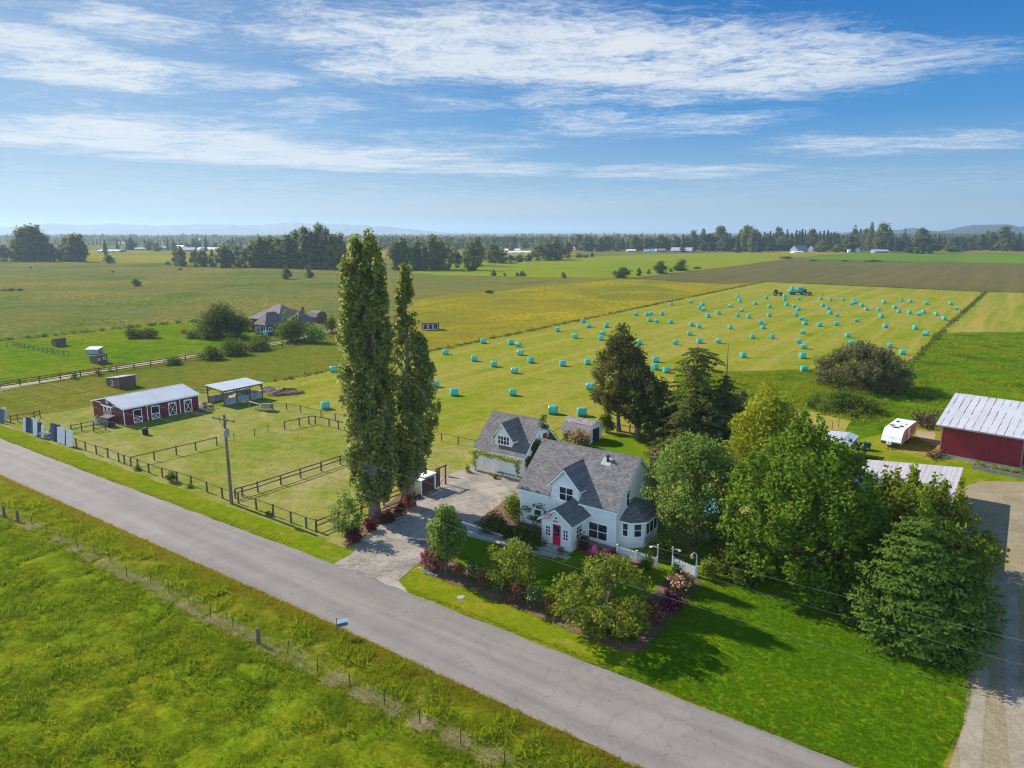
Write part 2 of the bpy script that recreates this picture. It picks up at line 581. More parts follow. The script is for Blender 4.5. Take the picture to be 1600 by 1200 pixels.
M['side_lawn'] = grass('side_lawn_turf', (.13, .20, .005), (.09, .185, .0035), (.068, .155, .003), .10, .55, 5, .6, .1, tuft=.5, flowers=((0.42, 0.34, 0.011), 1.6, .6, .55, .14))
M['near_field'] = grass('near_field_turf', (.19, .20, .010), (.14, .185, .007), (.10, .155, .006), .12, .5, 3.5, .8, .2, tuft=.55)
M['near_verge'] = grass('near_verge_turf', (0.22, 0.18, 0.0193), (0.15, 0.165, 0.0077), (0.1, 0.145, 0.0055), .15, .7, 4.5, .7, .15, tuft=.5, patch=((0.3, 0.25, 0.0715), .22, .56, .72))
M['barnyard'] = grass('barnyard_turf', (0.25, 0.21, 0.0275), (0.17, 0.19, 0.0088), (0.11, 0.165, 0.006), .07, .4, 3, .5, .12, tuft=.4, patch=((0.27, 0.22, 0.066), .12, .58, .72))
M['dead_grass'] = leafmat('dead_grass', (.40, .32, .16), (.60, .50, .29), .3)
M['blade'] = leafmat('grass_blade', (.125, .18, .006), (.28, .32, .016), .5, .12)
M['blade_dark'] = leafmat('grass_blade_dark', (.085, .155, .006), (.19, .265, .014), .5, .12)
M['blade_lawn'] = leafmat('lawn_blade', (.078, .155, .004), (.15, .245, .009), .5, .12)
M['blade_gold'] = leafmat('grass_blade_gold', (.17, .19, .010), (.33, .25, .025), .5, .2)
M['gravel'] = gravel('driveway_gravel', (.12, .107, .09), (.345, .30, .248), 5.5, ((.37, .315, .25), .16, .48, .70))
M['yard_gravel'] = gravel('yard_gravel', (.17, .135, .085), (.30, .24, .15), 5, ((.27, .20, .075), .12, .50, .68))
M['ruts'] = gravel('rut_gravel', (.20, .165, .12), (.33, .28, .215), 6)
M['concrete'] = gravel('concrete', (.27, .26, .24), (.36, .35, .32), 14)
M['mulch'] = gravel('bark_mulch', (.085, .045, .028), (.20, .115, .07), 7)
M['soil'] = gravel('bare_soil', (.12, .095, .065), (.25, .20, .13), 4)
M['track'] = gravel('dirt_track', (.24, .19, .10), (.36, .29, .17), 4)


def asphalt():
    m, nb = new_mat('asphalt')
    p = wpos(nb)
    n1 = nb.noise(p, 26, 3, .7)
    n2 = nb.noise(p, .35, 5, .6, .5)
    mp2 = nb.n('ShaderNodeMapping', ins={'Vector': p, 'Scale': (.02, .55, 1)}).outputs[0]
    n3 = nb.noise(mp2, 1.6, 3, .5)
    f = nb.m('ADD', nb.m('MULTIPLY', n1, .3), nb.m('ADD', nb.m('MULTIPLY', n2, .3), nb.m('MULTIPLY', n3, .4)))
    c = nb.mix(nb.ramp(f, .35, .65), (.160, .140, .126), (.240, .210, .188))
    wob = nb.n('ShaderNodeTexNoise', ins={'Vector': p, 'Scale': .9, 'Detail': 5, 'Roughness': .65})
    ws = nb.n('ShaderNodeVectorMath', operation='SCALE', ins={0: wob.outputs['Color'], 'Scale': 1.9})
    pw = nb.n('ShaderNodeVectorMath', operation='ADD', ins={0: p, 1: ws.outputs[0]}).outputs[0]
    crack = None
    for sc2, w, thr in ((.30, .010, .46), (.75, .016, .53)):
        vo = nb.n('ShaderNodeTexVoronoi', feature='DISTANCE_TO_EDGE', ins={'Vector': pw, 'Scale': sc2})
        k = nb.m('MULTIPLY', nb.ramp(vo.outputs['Distance'], w, w * .25), nb.ramp(nb.noise(p, .13 / sc2 * .4, 3, .6), thr - .06, thr + .06))
        crack = k if crack is None else nb.m('MAXIMUM', crack, k)
    # the cracks fade out towards the older patch at the left end of the road
    sx = nb.n('ShaderNodeSeparateXYZ', ins={0: p})
    crack = nb.m('MULTIPLY', crack, nb.ramp(sx.outputs[0], -85, -40, .25, 1))
    c = nb.mix(nb.m('MULTIPLY', crack, .45), c, (.06, .057, .055))
    finish(nb, c, .85, n1, .25, .02, .3)
    return m


M['asphalt'] = asphalt()
M['white_siding'] = siding('white_lap_siding', (.80, .81, .80), .17, False, .06)
M['shaded_white'] = plain('shaded_white_paint', (.58, .59, .58), .6, .08, 2)  # white with the shade on the garden fences and posts put into its colour
M['white'] = plain('white_paint', (.80, .80, .78), .5, .05, 2)
M['red_siding'] = siding('red_board_siding', (.165, .027, .032), .30, True, .2, .35)
M['red_ribbed'] = siding('red_ribbed_steel', (.25, .026, .034), .23, True, .08, 1.0)
M['brown_siding'] = siding('brown_board_siding', (.155, .085, .065), .2, True, .25, .5)
M['dark_siding'] = siding('dark_house_siding', (.08, .055, .045), .2, False, .2)
M['shingle'] = shingles('charcoal_shingles', (.150, .138, .138))
M['shingle_brown'] = shingles('brown_shingles', (.15, .125, .13))
M['shingle_mauve'] = shingles('mauve_shingles', (.26, .215, .225))
M['glass'] = None


def glass():
    m, nb = new_mat('window_glass')
    p = opos(nb)
    c = nb.mix(nb.ramp(nb.noise(p, 2.2, 3, .5), .35, .65), (.012, .014, .02), (.05, .05, .055))
    finish(nb, c, .06, None, spec=.6)
    return m


M['glass'] = glass()


def metal_roof(name, col, rust=0.0, axis='x', pitch=.3, along='y'):
    m, nb = new_mat(name)
    p = opos(nb)
    sx = nb.n('ShaderNodeSeparateXYZ', ins={0: p})
    co = sx.outputs[0] if axis == 'x' else sx.outputs[1]
    n1 = nb.noise(p, .5, 5, .6)
    n2 = nb.noise(p, 7, 4, .6)
    c = nb.mix(nb.ramp(nb.m('ADD', nb.m('MULTIPLY', n1, .6), nb.m('MULTIPLY', n2, .4)), .3, .7), tuple(x * .82 for x in col), col)
    # each sheet a touch lighter or darker
    sheet_id = nb.m('FLOOR', nb.m('DIVIDE', co, pitch * 3))
    wn2 = nb.n('ShaderNodeTexWhiteNoise', noise_dimensions='1D', ins={'W': sheet_id})
    k = nb.ramp(wn2.outputs['Value'], 0, 1, .94, 1.03, smooth=False)
    kc = nb.n('ShaderNodeCombineColor', ins={0: k, 1: k, 2: k}).outputs[0]
    c = nb.mix(1.0, c, kc, 'MULTIPLY')
    if rust:
        fr = nb.m('ABSOLUTE', nb.m('SUBTRACT', nb.m('FRACT', nb.m('DIVIDE', nb.m('ADD', co, 50), pitch * 3)), .5))
        line = nb.ramp(fr, .13, .05)
        scl = (6, .5, .5) if axis == 'x' else (.5, 6, .5)
        mm = nb.n('ShaderNodeMapping', ins={'Vector': p, 'Scale': scl}).outputs[0]
        bl = nb.ramp(nb.noise(mm, 1.4, 5, .7), .42, .54)
        blot = nb.ramp(nb.noise(p, 5.5, 5, .7), .60, .68)
        rz = nb.ramp(nb.noise(p, .28, 2, .5), .28, .42)
        rf = nb.m('MULTIPLY', nb.m('MAXIMUM', nb.m('MULTIPLY', line, bl), nb.m('MULTIPLY', blot, .8)), nb.m('MULTIPLY', rz, rust), clamp=True)
        c = nb.mix(rf, c, (.24, .085, .045))
    hgt = nb.m('PINGPONG', co, pitch / 2)
    finish(nb, c, .45, hgt, .55, .16, .4, .0)
    return m


M['roof_white'] = metal_roof('pale_metal_roof', (.46, .48, .52), 0, 'y', .45)
M['roof_white_x'] = metal_roof('pale_metal_roof_across', (.44, .47, .52), 0, 'x', .45)
M['roof_rust'] = metal_roof('rusty_metal_roof', (.48, .49, .52), 1.0, 'x', .3)
M['roof_shed'] = metal_roof('weathered_shed_roof', (.46, .43, .43), .35, 'y', .5)
M['wood'] = plain('weathered_wood', (.13, .10, .075), .85, .3, 2.5)
M['wood_grey'] = plain('grey_weathered_wood', (.24, .215, .19), .85, .25, 3)
M['wood_dark'] = plain('dark_stained_wood', (.055, .04, .035), .8, .3, 3)
M['wood_brown'] = plain('brown_stained_wood', (.12, .06, .04), .75, .3, 3)
M['pole_wood'] = plain('pole_wood', (.17, .135, .10), .85, .25, 1.5)
M['bark'] = plain('tree_bark', (.14, .11, .085), .9, .4, 4, bump=.6)
M['bark_grey'] = plain('grey_bark', (.21, .185, .16), .9, .35, 4, bump=.6)
M['metal_grey'] = plain('grey_metal', (.28, .30, .32), .45, .15, 3, .5, .4)
M['wire'] = plain('wire_metal', (.30, .29, .27), .5, .1, 1)
M['rust_post'] = plain('rusty_steel_post', (.10, .065, .05), .8, .3, 6)
M['bale_wrap'] = plain('turquoise_bale_wrap', (.075, .40, .315), .38, .12, 1.5, .5)
M['black'] = plain('black_rubber', (.02, .02, .022), .7, .2, 4)
M['dark_metal'] = plain('dark_machine_paint', (.03, .04, .035), .4, .3, 2, .5)
M['navy'] = plain('navy_panel', (.028, .035, .085), .5, .2, 2)
M['pink'] = plain('hot_pink_plastic', (.70, .018, .17), .4, .08, 2, .5)
M['door_pink'] = plain('crimson_door_paint', (.56, .010, .07), .4, .08, 2, .5)
M['brick'] = plain('red_brick', (.24, .10, .07), .85, .3, 9)
M['stone'] = plain('pale_stone', (.40, .37, .33), .85, .25, 2.5, bump=.3)
M['block'] = plain('concrete_block', (.27, .28, .30), .9, .2, 1.2)
M['dung'] = plain('heaped_earth', (.20, .115, .065), .95, .4, 1.4, bump=.8)
M['straw_heap'] = plain('pale_straw', (.42, .34, .22), .95, .25, 2, bump=.6)
M['blue'] = plain('blue_paint', (.02, .06, .13), .4, .15, 3)
M['sky_blue'] = plain('light_blue_plastic', (.13, .42, .55), .4, .12, 3)
M['tan_board'] = plain('tan_board', (.50, .36, .15), .7, .15, 2)
M['cream'] = plain('cream_gelcoat', (.74, .72, .68), .35, .06, 1.2, .5)
M['salmon'] = plain('faded_salmon_side', (.52, .25, .19), .4, .1, 1.5)
M['flag_red'] = plain('flag_red', (.45, .05, .12), .8, .1, 3)
M['flag_white'] = plain('flag_white', (.7, .62, .66), .8, .1, 3)
M['flag_blue'] = plain('flag_blue', (.05, .06, .2), .8, .1, 3)
M['terracotta'] = plain('terracotta', (.30, .12, .07), .8, .2, 5)


# ------------------------------------------------------------------ the land
def sheet(name, pts, z, mat, jit=0.0, step=0.0, seed=1, kind='structure', label=None):
    "a field, lawn or road laid on the land; edges run a little uneven"
    rng = random.Random(seed)
    out = []
    n = len(pts)
    for i in range(n):
        a, c = np.array(pts[i][:2], float), np.array(pts[(i + 1) % n][:2], float)
        L = float(np.hypot(*(c - a)))
        k = max(1, min(160, int(L / step))) if step else 1
        nn = np.array([-(c - a)[1], (c - a)[0]]) / max(L, 1e-6)
        for j in range(k):
            p = a + (c - a) * j / k
            if jit:
                w = mnoise.noise(Vector((p[0] * .35 / max(step, .3), p[1] * .35 / max(step, .3), seed))) * jit * 1.5 + rng.uniform(-jit, jit) * .5
                p = p + nn * w
            out.append((p[0], p[1], z))
    mb = MB()
    mb.poly(out)
    # keep the face turned up
    area = sum(out[i][0] * out[(i + 1) % len(out)][1] - out[(i + 1) % len(out)][0] * out[i][1] for i in range(len(out)))
    if area < 0:
        mb.f[0] = tuple(reversed(mb.f[0]))
    o = mb.build(name, mat)
    return tag(o, label, None, None, kind)


def G(*pts):
    return [g(*p) for p in pts]


BIG = 30000
sheet('ground', [(-BIG, -2000), (BIG, -2000), (BIG, BIG), (-BIG, BIG)], 0.0, M['meadow'])
# far fields
Z0 = .06
sheet('yellow_field', G((60, 411), (330, 411.5), (560, 404), (900, 399), (900, 394), (480, 392), (110, 391), (60, 400)), Z0, M['yellow'], 3, 30, 2)
sheet('lime_field', G((640, 427), (700, 412), (745, 409), (830, 404), (930, 400.5), (1060, 397), (1210, 392), (1262, 394), (1240, 403), (1115, 420), (985, 435), (880, 433.5), (700, 431)), Z0 * 1.5, M['lime'], 1.5, 25, 3)
sheet('yellow_field', G((1200, 391.5), (1330, 391.5), (1320, 396), (1240, 403), (1190, 401)), Z0 * 2, M['yellow'], 1, 20, 4)
sheet('crop_field', G((1240, 404.5), (1330, 396.5), (1620, 397.5), (1900, 398), (1900, 415), (1600, 412)), Z0 * 2.5, M['crop'], 1, 20, 5)
sheet('yellow_field', G((1440, 389.5), (1700, 388), (1700, 395), (1530, 394), (1440, 393)), Z0 * 2, M['yellow'], 1, 20, 6)
sheet('ploughed_field', G((985, 434.5), (1112, 420), (1240, 404.5), (1600, 412), (1900, 416), (1900, 462), (1541, 456), (1195, 440), (1130, 444)), Z0 * 3, M['plough'], .6, 15, 7)
sheet('buttercup_meadow', G((640, 548), (640, 470), (700, 462), (860, 446), (985, 435), (1130, 444), (1195, 440), (1000, 481), (800, 522), (700, 543)), Z0 * 1.2, M['buttercup'], 3, 12, 8)
# property and neighbours
sheet('rail_meadow', G((-60, 620), (150, 586), (330, 552), (500, 521), (545, 512), (700, 520), (640, 560), (430, 598), (310, 607), (0, 658), (-160, 690)), .02, M['rail_meadow'], .8, 4, 9)
sheet('neighbour_paddock', G((-150, 622), (0, 602), (180, 570), (330, 546), (420, 530), (330, 503), (230, 508), (130, 520), (0, 533), (-150, 552)), .02, M['lush'], .8, 5, 10)
sheet('neighbour_lawn', G((235, 520), (300, 514), (330, 512), (330, 505), (300, 504), (235, 511)), .03, M['lawn'], .5, 4, 11)
sheet('neighbour_lawn', G((418, 545), (450, 538), (448, 534), (425, 534)), .034, M['lawn'], .3, 2, 41)
sheet('dirt_track', G((-60, 622), (0, 611), (130, 587), (300, 559), (440, 537), (530, 516), (530, 513), (440, 533.5), (300, 555), (130, 582), (0, 605), (-60, 615)), .035, M['track'], .25, 3, 12)
hay = G((318, 612), (430, 597), (560, 571), (700, 543.5), (1000, 481), (1195, 440.5), (1541, 456.5), (1480, 512), (1440, 551), (1420, 573), (1250, 578), (1100, 581), (1062, 640), (985, 696), (880, 684), (820, 676), (690, 698), (560, 655), (470, 634), (400, 632))
sheet('hay_field', hay, .024, M['hay'], .5, 6, 13)
sheet('rough_strip', G((1060, 585), (1250, 577), (1440, 560), (1385, 606), (1330, 662), (1180, 630), (1100, 640), (1040, 650)), .03, M['rough'], .8, 3, 14)
sheet('straw_strip', G((1120, 632), (1180, 629), (1332, 654), (1310, 690), (1200, 690), (1100, 670)), .036, M['straw'], .5, 2, 15)
sheet('neighbour_field', G((1543, 456), (2000, 470), (2000, 535), (1600, 520), (1462, 521), (1478, 512)), .028, M['hay2'], .5, 5, 16)
sheet('rough_field', G((1462, 520), (1600, 519), (2000, 534), (2000, 700), (1600, 640), (1480, 650), (1410, 668), (1325, 690), (1330, 662), (1385, 606), (1440, 551)), .032, M['rough_r'], .8, 4, 17)
sheet('barnyard', G((1330, 660), (1410, 655), (1480, 645), (1700, 640), (1900, 760), (1900, 1200), (1500, 1180), (1500, 1000), (1340, 960), (1180, 800), (1200, 690), (1300, 690)), .026, M['barnyard'], .8, 3, 18)
yard = [(-140, 40.2), (-60, 40.4), (-14, 40.6), (-14, 99), (-30, 110), (-46, 106), (-60, 98), (-100, 92), (-111, 86), (-133, 66), (-135, 42)]
sheet('paddock', yard, .012, M['paddock'], 0, 0, 19)
sheet('verge', [(-300, 39.0), (-122, 39.0), (-94, 39.3), (-53, 40.2), (20, 40.5), (20, 43.6), (-14, 46.5), (-42, 48.5), (-46, 43.2), (-56, 43.0), (-94, 42.6), (-122, 42.2), (-300, 42.0)], .04, M['verge'], .25, 1.5, 20)
sheet('back_lawn', G((870, 716), (880, 690), (930, 680), (1010, 684), (1070, 700), (1050, 760), (1010, 740)), .03, M['lawn'], .4, 2, 21)
sheet('front_lawn', G((700, 845), (728, 835), (850, 868), (960, 850), (1012, 878), (1060, 880), (1180, 800), (1300, 900), (1100, 930), (1060, 985), (955, 985), (870, 955), (790, 920), (720, 895), (672, 880)), .05, M['lawn'], .3, 1.5, 22)
sheet('side_lawn', G((1085, 905), (1180, 800), (1330, 840), (1530, 980), (1512, 1060), (1510, 1120), (1440, 1260), (1320, 1192), (966, 1053), (1010, 1010)), .046, M['side_lawn'], .25, 1.5, 23)
road_far = [(-700, 38.4), (-300, 38.6), (-122, 38.9), (-94, 39.2), (-53, 40.15), (-20, 40.3), (160, 40.6)]
road_near = [(160, 33.2), (-15, 33.05), (-44, 33.15), (-102, 32.2), (-300, 31.8), (-700, 31.5)]
sheet('road', road_far + road_near, .055, M['asphalt'], .07, .8, 24)
drive = G((520, 883), (548, 868), (562, 845), (596, 820), (632, 800), (655, 778), (668, 762), (690, 744), (722, 735), (742, 726), (818, 744), (845, 800), (800, 822), (742, 815), (705, 845), (676, 868), (640, 890), (622, 908), (640, 926))
sheet('driveway', drive, .062, M['gravel'], .2, .8, 25)
sheet('walkway', G((722, 817), (843, 858), (893, 866), (866, 873), (728, 838), (706, 836)), .075, M['concrete'])
mulch = G((664, 892), (664, 872), (690, 870), (722, 884), (800, 910), (880, 945), (955, 965), (1012, 930), (1060, 890), (1096, 908), (1080, 940), (1004, 1018), (968, 1018), (893, 988), (797, 945), (716, 916), (672, 902))
sheet('mulch_bed', mulch, .07, M['mulch'], .25, .8, 26)
sheet('mulch_bed', G((545, 855), (575, 832), (600, 815), (640, 788), (668, 760), (660, 756), (625, 775), (590, 800), (550, 830), (532, 850)), .07, M['mulch'], .25, .8, 27)
sheet('mulch_bed', G((745, 817), (790, 780), (845, 800), (960, 852), (1012, 876), (1000, 888), (962, 872), (900, 862), (845, 856)), .068, M['mulch'], .2, .8, 28)
sheet('gravel_yard', G((1497, 775), (1530, 752), (1700, 755), (2000, 900), (1900, 1300), (1480, 1230), (1512, 1110), (1524, 1000), (1505, 880)), .05, M['yard_gravel'], .5, 2, 29)
for q, sd in ((((1524, 1240), (1536, 1150), (1545, 1080), (1552, 1000), (1556, 930), (1534, 930), (1528, 1000), (1520, 1080), (1505, 1150), (1490, 1240)), 30),
              (((1640, 1240), (1610, 1150), (1596, 1080), (1592, 1000), (1590, 930), (1570, 930), (1568, 1000), (1569, 1080), (1572, 1150), (1580, 1240)), 31)):
    sheet('wheel_rut', G(*q), .056, M['ruts'], .15, 1.2, sd)
sheet('gravel_yard', G((1300, 710), (1500, 735), (1500, 700), (1440, 690), (1420, 700), (1330, 730)), .04, M['barnyard'], .4, 2, 32)
sheet('dirt_patch', G((1460, 676), (1432, 672), (1425, 678), (1440, 688), (1467, 700)), .05, M['track'], .5, 1, 33)
sheet('gravel_shoulder', G((-30, 742), (0, 746), (40, 762), (80, 779), (76, 796), (52, 806), (0, 792), (-40, 776)), .06, M['gravel'], .3, .8, 34)
# land this side of the road: verge with a dry strip, then the open field with its humps
sheet('near_verge', [(-300, 31.9), (-110, 32.1), (-44, 33.2), (-15, 33.1), (60, 33.1), (60, 27.6), (-20, 28.3), (-45, 27.7), (-90, 26.8), (-300, 24)], .012, M['near_verge'])


def vnoise(x, y, seed):
    "smooth value noise for many points at once"
    rg = np.random.default_rng(seed)
    tab = rg.random((256, 256))
    xi, yi = np.floor(x).astype(int), np.floor(y).astype(int)
    fx, fy = x - xi, y - yi
    fx, fy = fx * fx * (3 - 2 * fx), fy * fy * (3 - 2 * fy)
    q = lambda a_, b_: tab[a_ % 256, b_ % 256]
    return (q(xi, yi) * (1 - fx) + q(xi + 1, yi) * fx) * (1 - fy) + (q(xi, yi + 1) * (1 - fx) + q(xi + 1, yi + 1) * fx) * fy - .5


def rough_z(x, y):
    return .22 * vnoise(x * .28, y * .28, 1) + .20 * vnoise(x * .8, y * .8, 2) + .15 * vnoise(x * 1.9, y * 1.9, 3) + .07 * vnoise(x * 4.3, y * 4.3, 4)


def field_sheet(name, x0, x1, edge, depth, step, mat, amp=1.0, lift=.14, fade=2.0, far=None):
    "uneven turf as a fine grid; it meets the land at its edge"
    nx, ny = int((x1 - x0) / step), int(depth / step)
    X, T = np.meshgrid(np.linspace(x0, x1, nx + 1), np.linspace(0, depth, ny + 1))
    Y = edge(X) - T
    k = np.clip(T / fade, 0, 1)
    if far is not None:
        k = k * np.clip((depth - T) / far, 0, 1)
    Z = .03 + k * (lift + amp * rough_z(X, Y))
    V = np.column_stack([X.ravel(), Y.ravel(), np.maximum(Z, .022).ravel()])
    i = np.arange((nx + 1) * (ny + 1)).reshape(ny + 1, nx + 1)
    F = np.stack([i[1:, :-1], i[1:, 1:], i[:-1, 1:], i[:-1, :-1]], axis=-1).reshape(-1, 4)
    me = bpy.data.meshes.new(name)
    me.from_pydata(V, [], F.tolist())
    me.polygons.foreach_set('use_smooth', [True] * len(F))
    tag(link_mesh(name, me, mat), kind='structure')


field_sheet('field', -135, 20, lambda x: 28.6 + (x + 20) * .018, 40, .30, M['near_field'])
field_sheet('near_verge', -110, 20, lambda x: np.interp(x, [-110, -102, -44, -15, 20], [31.9, 32.25, 33.15, 33.05, 33.05]), 5.6, .25, M['near_verge'], .75, .10, 1.2, 1.0)


def hill(name, prof, dist, depth, mat, base=-5):
    "a far range: its skyline follows the photo's bearings, its flanks fall away on both sides"
    mb = MB()
    rows = []
    for x, y in prof:
        d = ray(x, 362)
        d = np.array([d[0], d[1]]) / math.hypot(d[0], d[1])
        zf = float(np.array([d[0], d[1], 0]) @ FW) * dist
        h = CAM_H + (362 - y) / CAM_F * zf
        rows.append([(d[0] * dist * (1 + k), d[1] * dist * (1 + k), base + (h - base) * s) for k, s in ((-depth, 0), (-depth * .55, .52), (-depth * .25, .8), (0, 1), (depth * .4, .7), (depth, 0))])
    for a, c in zip(rows, rows[1:]):
        for k in range(len(a) - 1):
            mb.poly([a[k], c[k], c[k + 1], a[k + 1]])
    return tag(mb.build(name, mat, smooth=True), kind='structure')


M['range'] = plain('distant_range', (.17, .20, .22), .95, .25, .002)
M['hill'] = plain('forested_hill', (.03, .055, .05), .95, .3, .002)


def wobble(pts, step, amp, seed):
    out = []
    for (x0, y0), (x1, y1) in zip(pts, pts[1:]):
        n = max(1, int((x1 - x0) / step))
        for i in range(n):
            t = i / n
            x = x0 + (x1 - x0) * t
            out.append((x, y0 + (y1 - y0) * t + amp * mnoise.noise(Vector((x * .09, seed, 0)))))
    out.append(pts[-1])
    return out


hill('hills', wobble([(1290, 366), (1330, 362.5), (1370, 361), (1400, 359.5), (1427, 356), (1445, 359), (1465, 361.5), (1480, 359.5), (1500, 355), (1520, 351.5), (1550, 351.2), (1575, 350.8), (1590, 354.5), (1610, 352), (1660, 350), (1720, 358), (1800, 364)], 5, .9, 1), 5200, .12, M['hill'])
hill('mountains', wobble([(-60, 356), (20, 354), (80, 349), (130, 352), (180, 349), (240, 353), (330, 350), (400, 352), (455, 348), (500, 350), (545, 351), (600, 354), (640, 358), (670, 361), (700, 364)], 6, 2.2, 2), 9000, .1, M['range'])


# ------------------------------------------------------------------ plants
def rot_cards(*a):
    return leaf_cards(*a)


def crown_points(rng, clumps, dens, bias=.45, upb=.25, inner=.25):
    P, N = [], []
    for c, r in clumps:
        r = np.asarray(r, float) * np.ones(3)
        n = max(6, int(dens * (r[0] * r[1] + r[0] * r[2] + r[1] * r[2])))
        d = unit(rng.normal(size=(n, 3)))
        k = 1 - rng.random((n, 1)) ** 2.2 * (1 - inner)
        k = k * (1 + .12 * rng.normal(size=(n, 1)))
        P.append(np.asarray(c) + d * r * k)
        N.append(d * (1 - bias) + rng.normal(size=(n, 3)) * bias + np.array([0, 0, upb]))
    return np.concatenate(P), np.concatenate(N)


def envelope_clumps(rng, prof, n, cr, flat=.85, fill=.25):
    "clumps spread through a crown whose (height, radius) profile is given"
    zs = np.array([p[0] for p in prof], float)
    rs = np.array([p[1] for p in prof], float)
    out = []
    zz_ = np.linspace(zs[0], zs[-1], 60)
    w = np.interp(zz_, zs, rs) + .15
    w = w / w.sum()
    for i in range(n):
        z = rng.choice(zz_, p=w) + rng.normal() * .1
        Rz = float(np.interp(z, zs, rs))
        r = cr * rng.uniform(.65, 1.35)
        if rng.random() < fill:
            rad = Rz * rng.uniform(0, .55)
        else:
            rad = max(0, Rz - r * .85) * rng.uniform(.72, 1.08)
        a = rng.random() * 2 * math.pi
        out.append(((rad * math.cos(a), rad * math.sin(a), z), (r, r, r * flat)))
    return out


def limbs(mb, rng, clumps, h0, h1, tr, n=14, lean=(0, 0)):
    "trunk with tapered limbs reaching into the crown"
    path = [(0, 0, -.15)]
    radii = [tr * 1.35]
    for k in range(1, 7):
        t = k / 6
        path.append((lean[0] * t + rng.normal() * tr * .3, lean[1] * t + rng.normal() * tr * .3, h1 * t))
        radii.append(tr * (1 - t * .85))
    mb.tube(path, radii, 9)
    idx = rng.permutation(len(clumps))[:n]
    for i in idx:
        c = np.array(clumps[i][0])
        z0 = max(h0 * .6, min(c[2] * .75, h1 * .9) - np.hypot(c[0], c[1]) * .5)
        t = z0 / h1
        p0 = np.array([lean[0] * t, lean[1] * t, z0])
        mid = p0 * .45 + c * .55 + np.array([0, 0, -.06 * np.linalg.norm(c - p0)]) + rng.normal(size=3) * .12
        r0 = tr * (1 - t * .8) * .42
        mb.tube([p0, mid, c], [r0, r0 * .6, r0 * .2], 6, cap=False)


def tree(name, label, cat, loc, rng, clumps, dens, leaf, mat, bark, trunk=(1.5, 6, .2), group=None, nlimb=14, lean=(0, 0), bias=.45, blossoms=None, upb=.25, lsize_var=.3, inner=.25, rz=0.0):
    t = thing(name, label, cat, loc, rz, group)
    if trunk:
        mb = MB()
        limbs(mb, rng, clumps, trunk[0], trunk[1], trunk[2], nlimb, lean)
        mb.build('trunk', bark, t, True)
    P, N = crown_points(rng, clumps, dens, bias, upb, inner)
    P[:, 2] = np.maximum(P[:, 2], .05)
    S = leaf * (1 + lsize_var * rng.normal(size=len(P))).clip(.45, 1.9)
    fast_quads('crown' if trunk and trunk[1] > 2.2 else 'foliage', leaf_cards(rng, P, N, S), mat, t)
    if blossoms:
        bm, frac, bs, zmin = blossoms
        q = rng.random(len(P)) < frac
        q &= P[:, 2] > zmin
        c0 = P.mean(axis=0)
        PP = P[q] + unit(P[q] - c0) * bs * .55
        fast_quads('blossoms', leaf_cards(rng, PP, N[q] + np.array([0, 0, .6]), np.full(len(PP), bs), .95, .05), bm, t)
    return t


LM = {
    'poplar': leafmat('poplar_leaves', (.12, .15, .028), (.32, .34, .10), .5, .25),
    'maple': leafmat('maple_leaves', (.075, .145, .013), (.175, .26, .026), .5, .3, third=((.24, .15, .04), .975)),
    'maple_tip': leafmat('red_tipped_maple_leaves', (.09, .15, .014), (.23, .28, .03), .52, .3, third=((.34, .16, .05), .90)),
    'round': leafmat('round_tree_leaves', (.10, .16, .028), (.225, .30, .065), .5, .4),
    'light': leafmat('light_green_leaves', (.105, .15, .016), (.25, .28, .04), .5, .4),
    'willow': leafmat('golden_willow_leaves', (.17, .19, .010), (.33, .355, .028), .5, .5),
    'dark': leafmat('dark_leaves', (.05, .075, .014), (.12, .14, .032), .38, .3),
    'oak': leafmat('bronze_green_leaves', (.060, .072, .014), (.155, .15, .04), .38, .35, third=((.19, .11, .04), .95)),
    'conifer': leafmat('conifer_needles', (.036, .055, .016), (.10, .12, .034), .25, .3),
    'cedar': leafmat('cedar_sprays', (.045, .095, .014), (.13, .19, .03), .3, .3),
    'deodar': leafmat('drooping_conifer_needles', (.055, .08, .016), (.16, .175, .038), .3, .3),
    'bush': leafmat('bush_leaves', (.06, .10, .012), (.145, .185, .03), .45, .5),
    'brush': leafmat('grey_willow_leaves', (.085, .09, .03), (.185, .18, .07), .4, .3),
    'purple': leafmat('purple_leaves', (.055, .018, .022), (.15, .045, .045), .35, .5),
    'photinia': leafmat('bronze_red_leaves', (.12, .085, .03), (.30, .13, .07), .4, .6),
    'ivy': leafmat('ivy_leaves', (.03, .075, .010), (.10, .15, .02), .38, .5),
    'vine': leafmat('bright_vine_leaves', (.13, .17, .012), (.30, .33, .035), .5, .5),
    'far': leafmat('far_broadleaf', (.11, .135, .034), (.215, .22, .065), .5, .12),
    'far_dark': leafmat('far_dark_broadleaf', (.085, .115, .04), (.175, .20, .068), .48, .12),
    'far_con': leafmat('far_conifer', (.04, .065, .038), (.10, .13, .06), .3, .12),
}
BL = {
    'red': leafmat('red_blossom', (.40, .03, .06), (.60, .10, .12), .3),
    'pink': leafmat('pink_blossom', (.55, .14, .25), (.75, .40, .48), .3),
    'magenta': leafmat('magenta_blossom', (.33, .03, .12), (.52, .10, .24), .3),
    'white': leafmat('white_blossom', (.62, .56, .5), (.8, .7, .66), .3),
    'salmon': leafmat('salmon_blossom', (.62, .22, .16), (.75, .42, .32), .3),
}


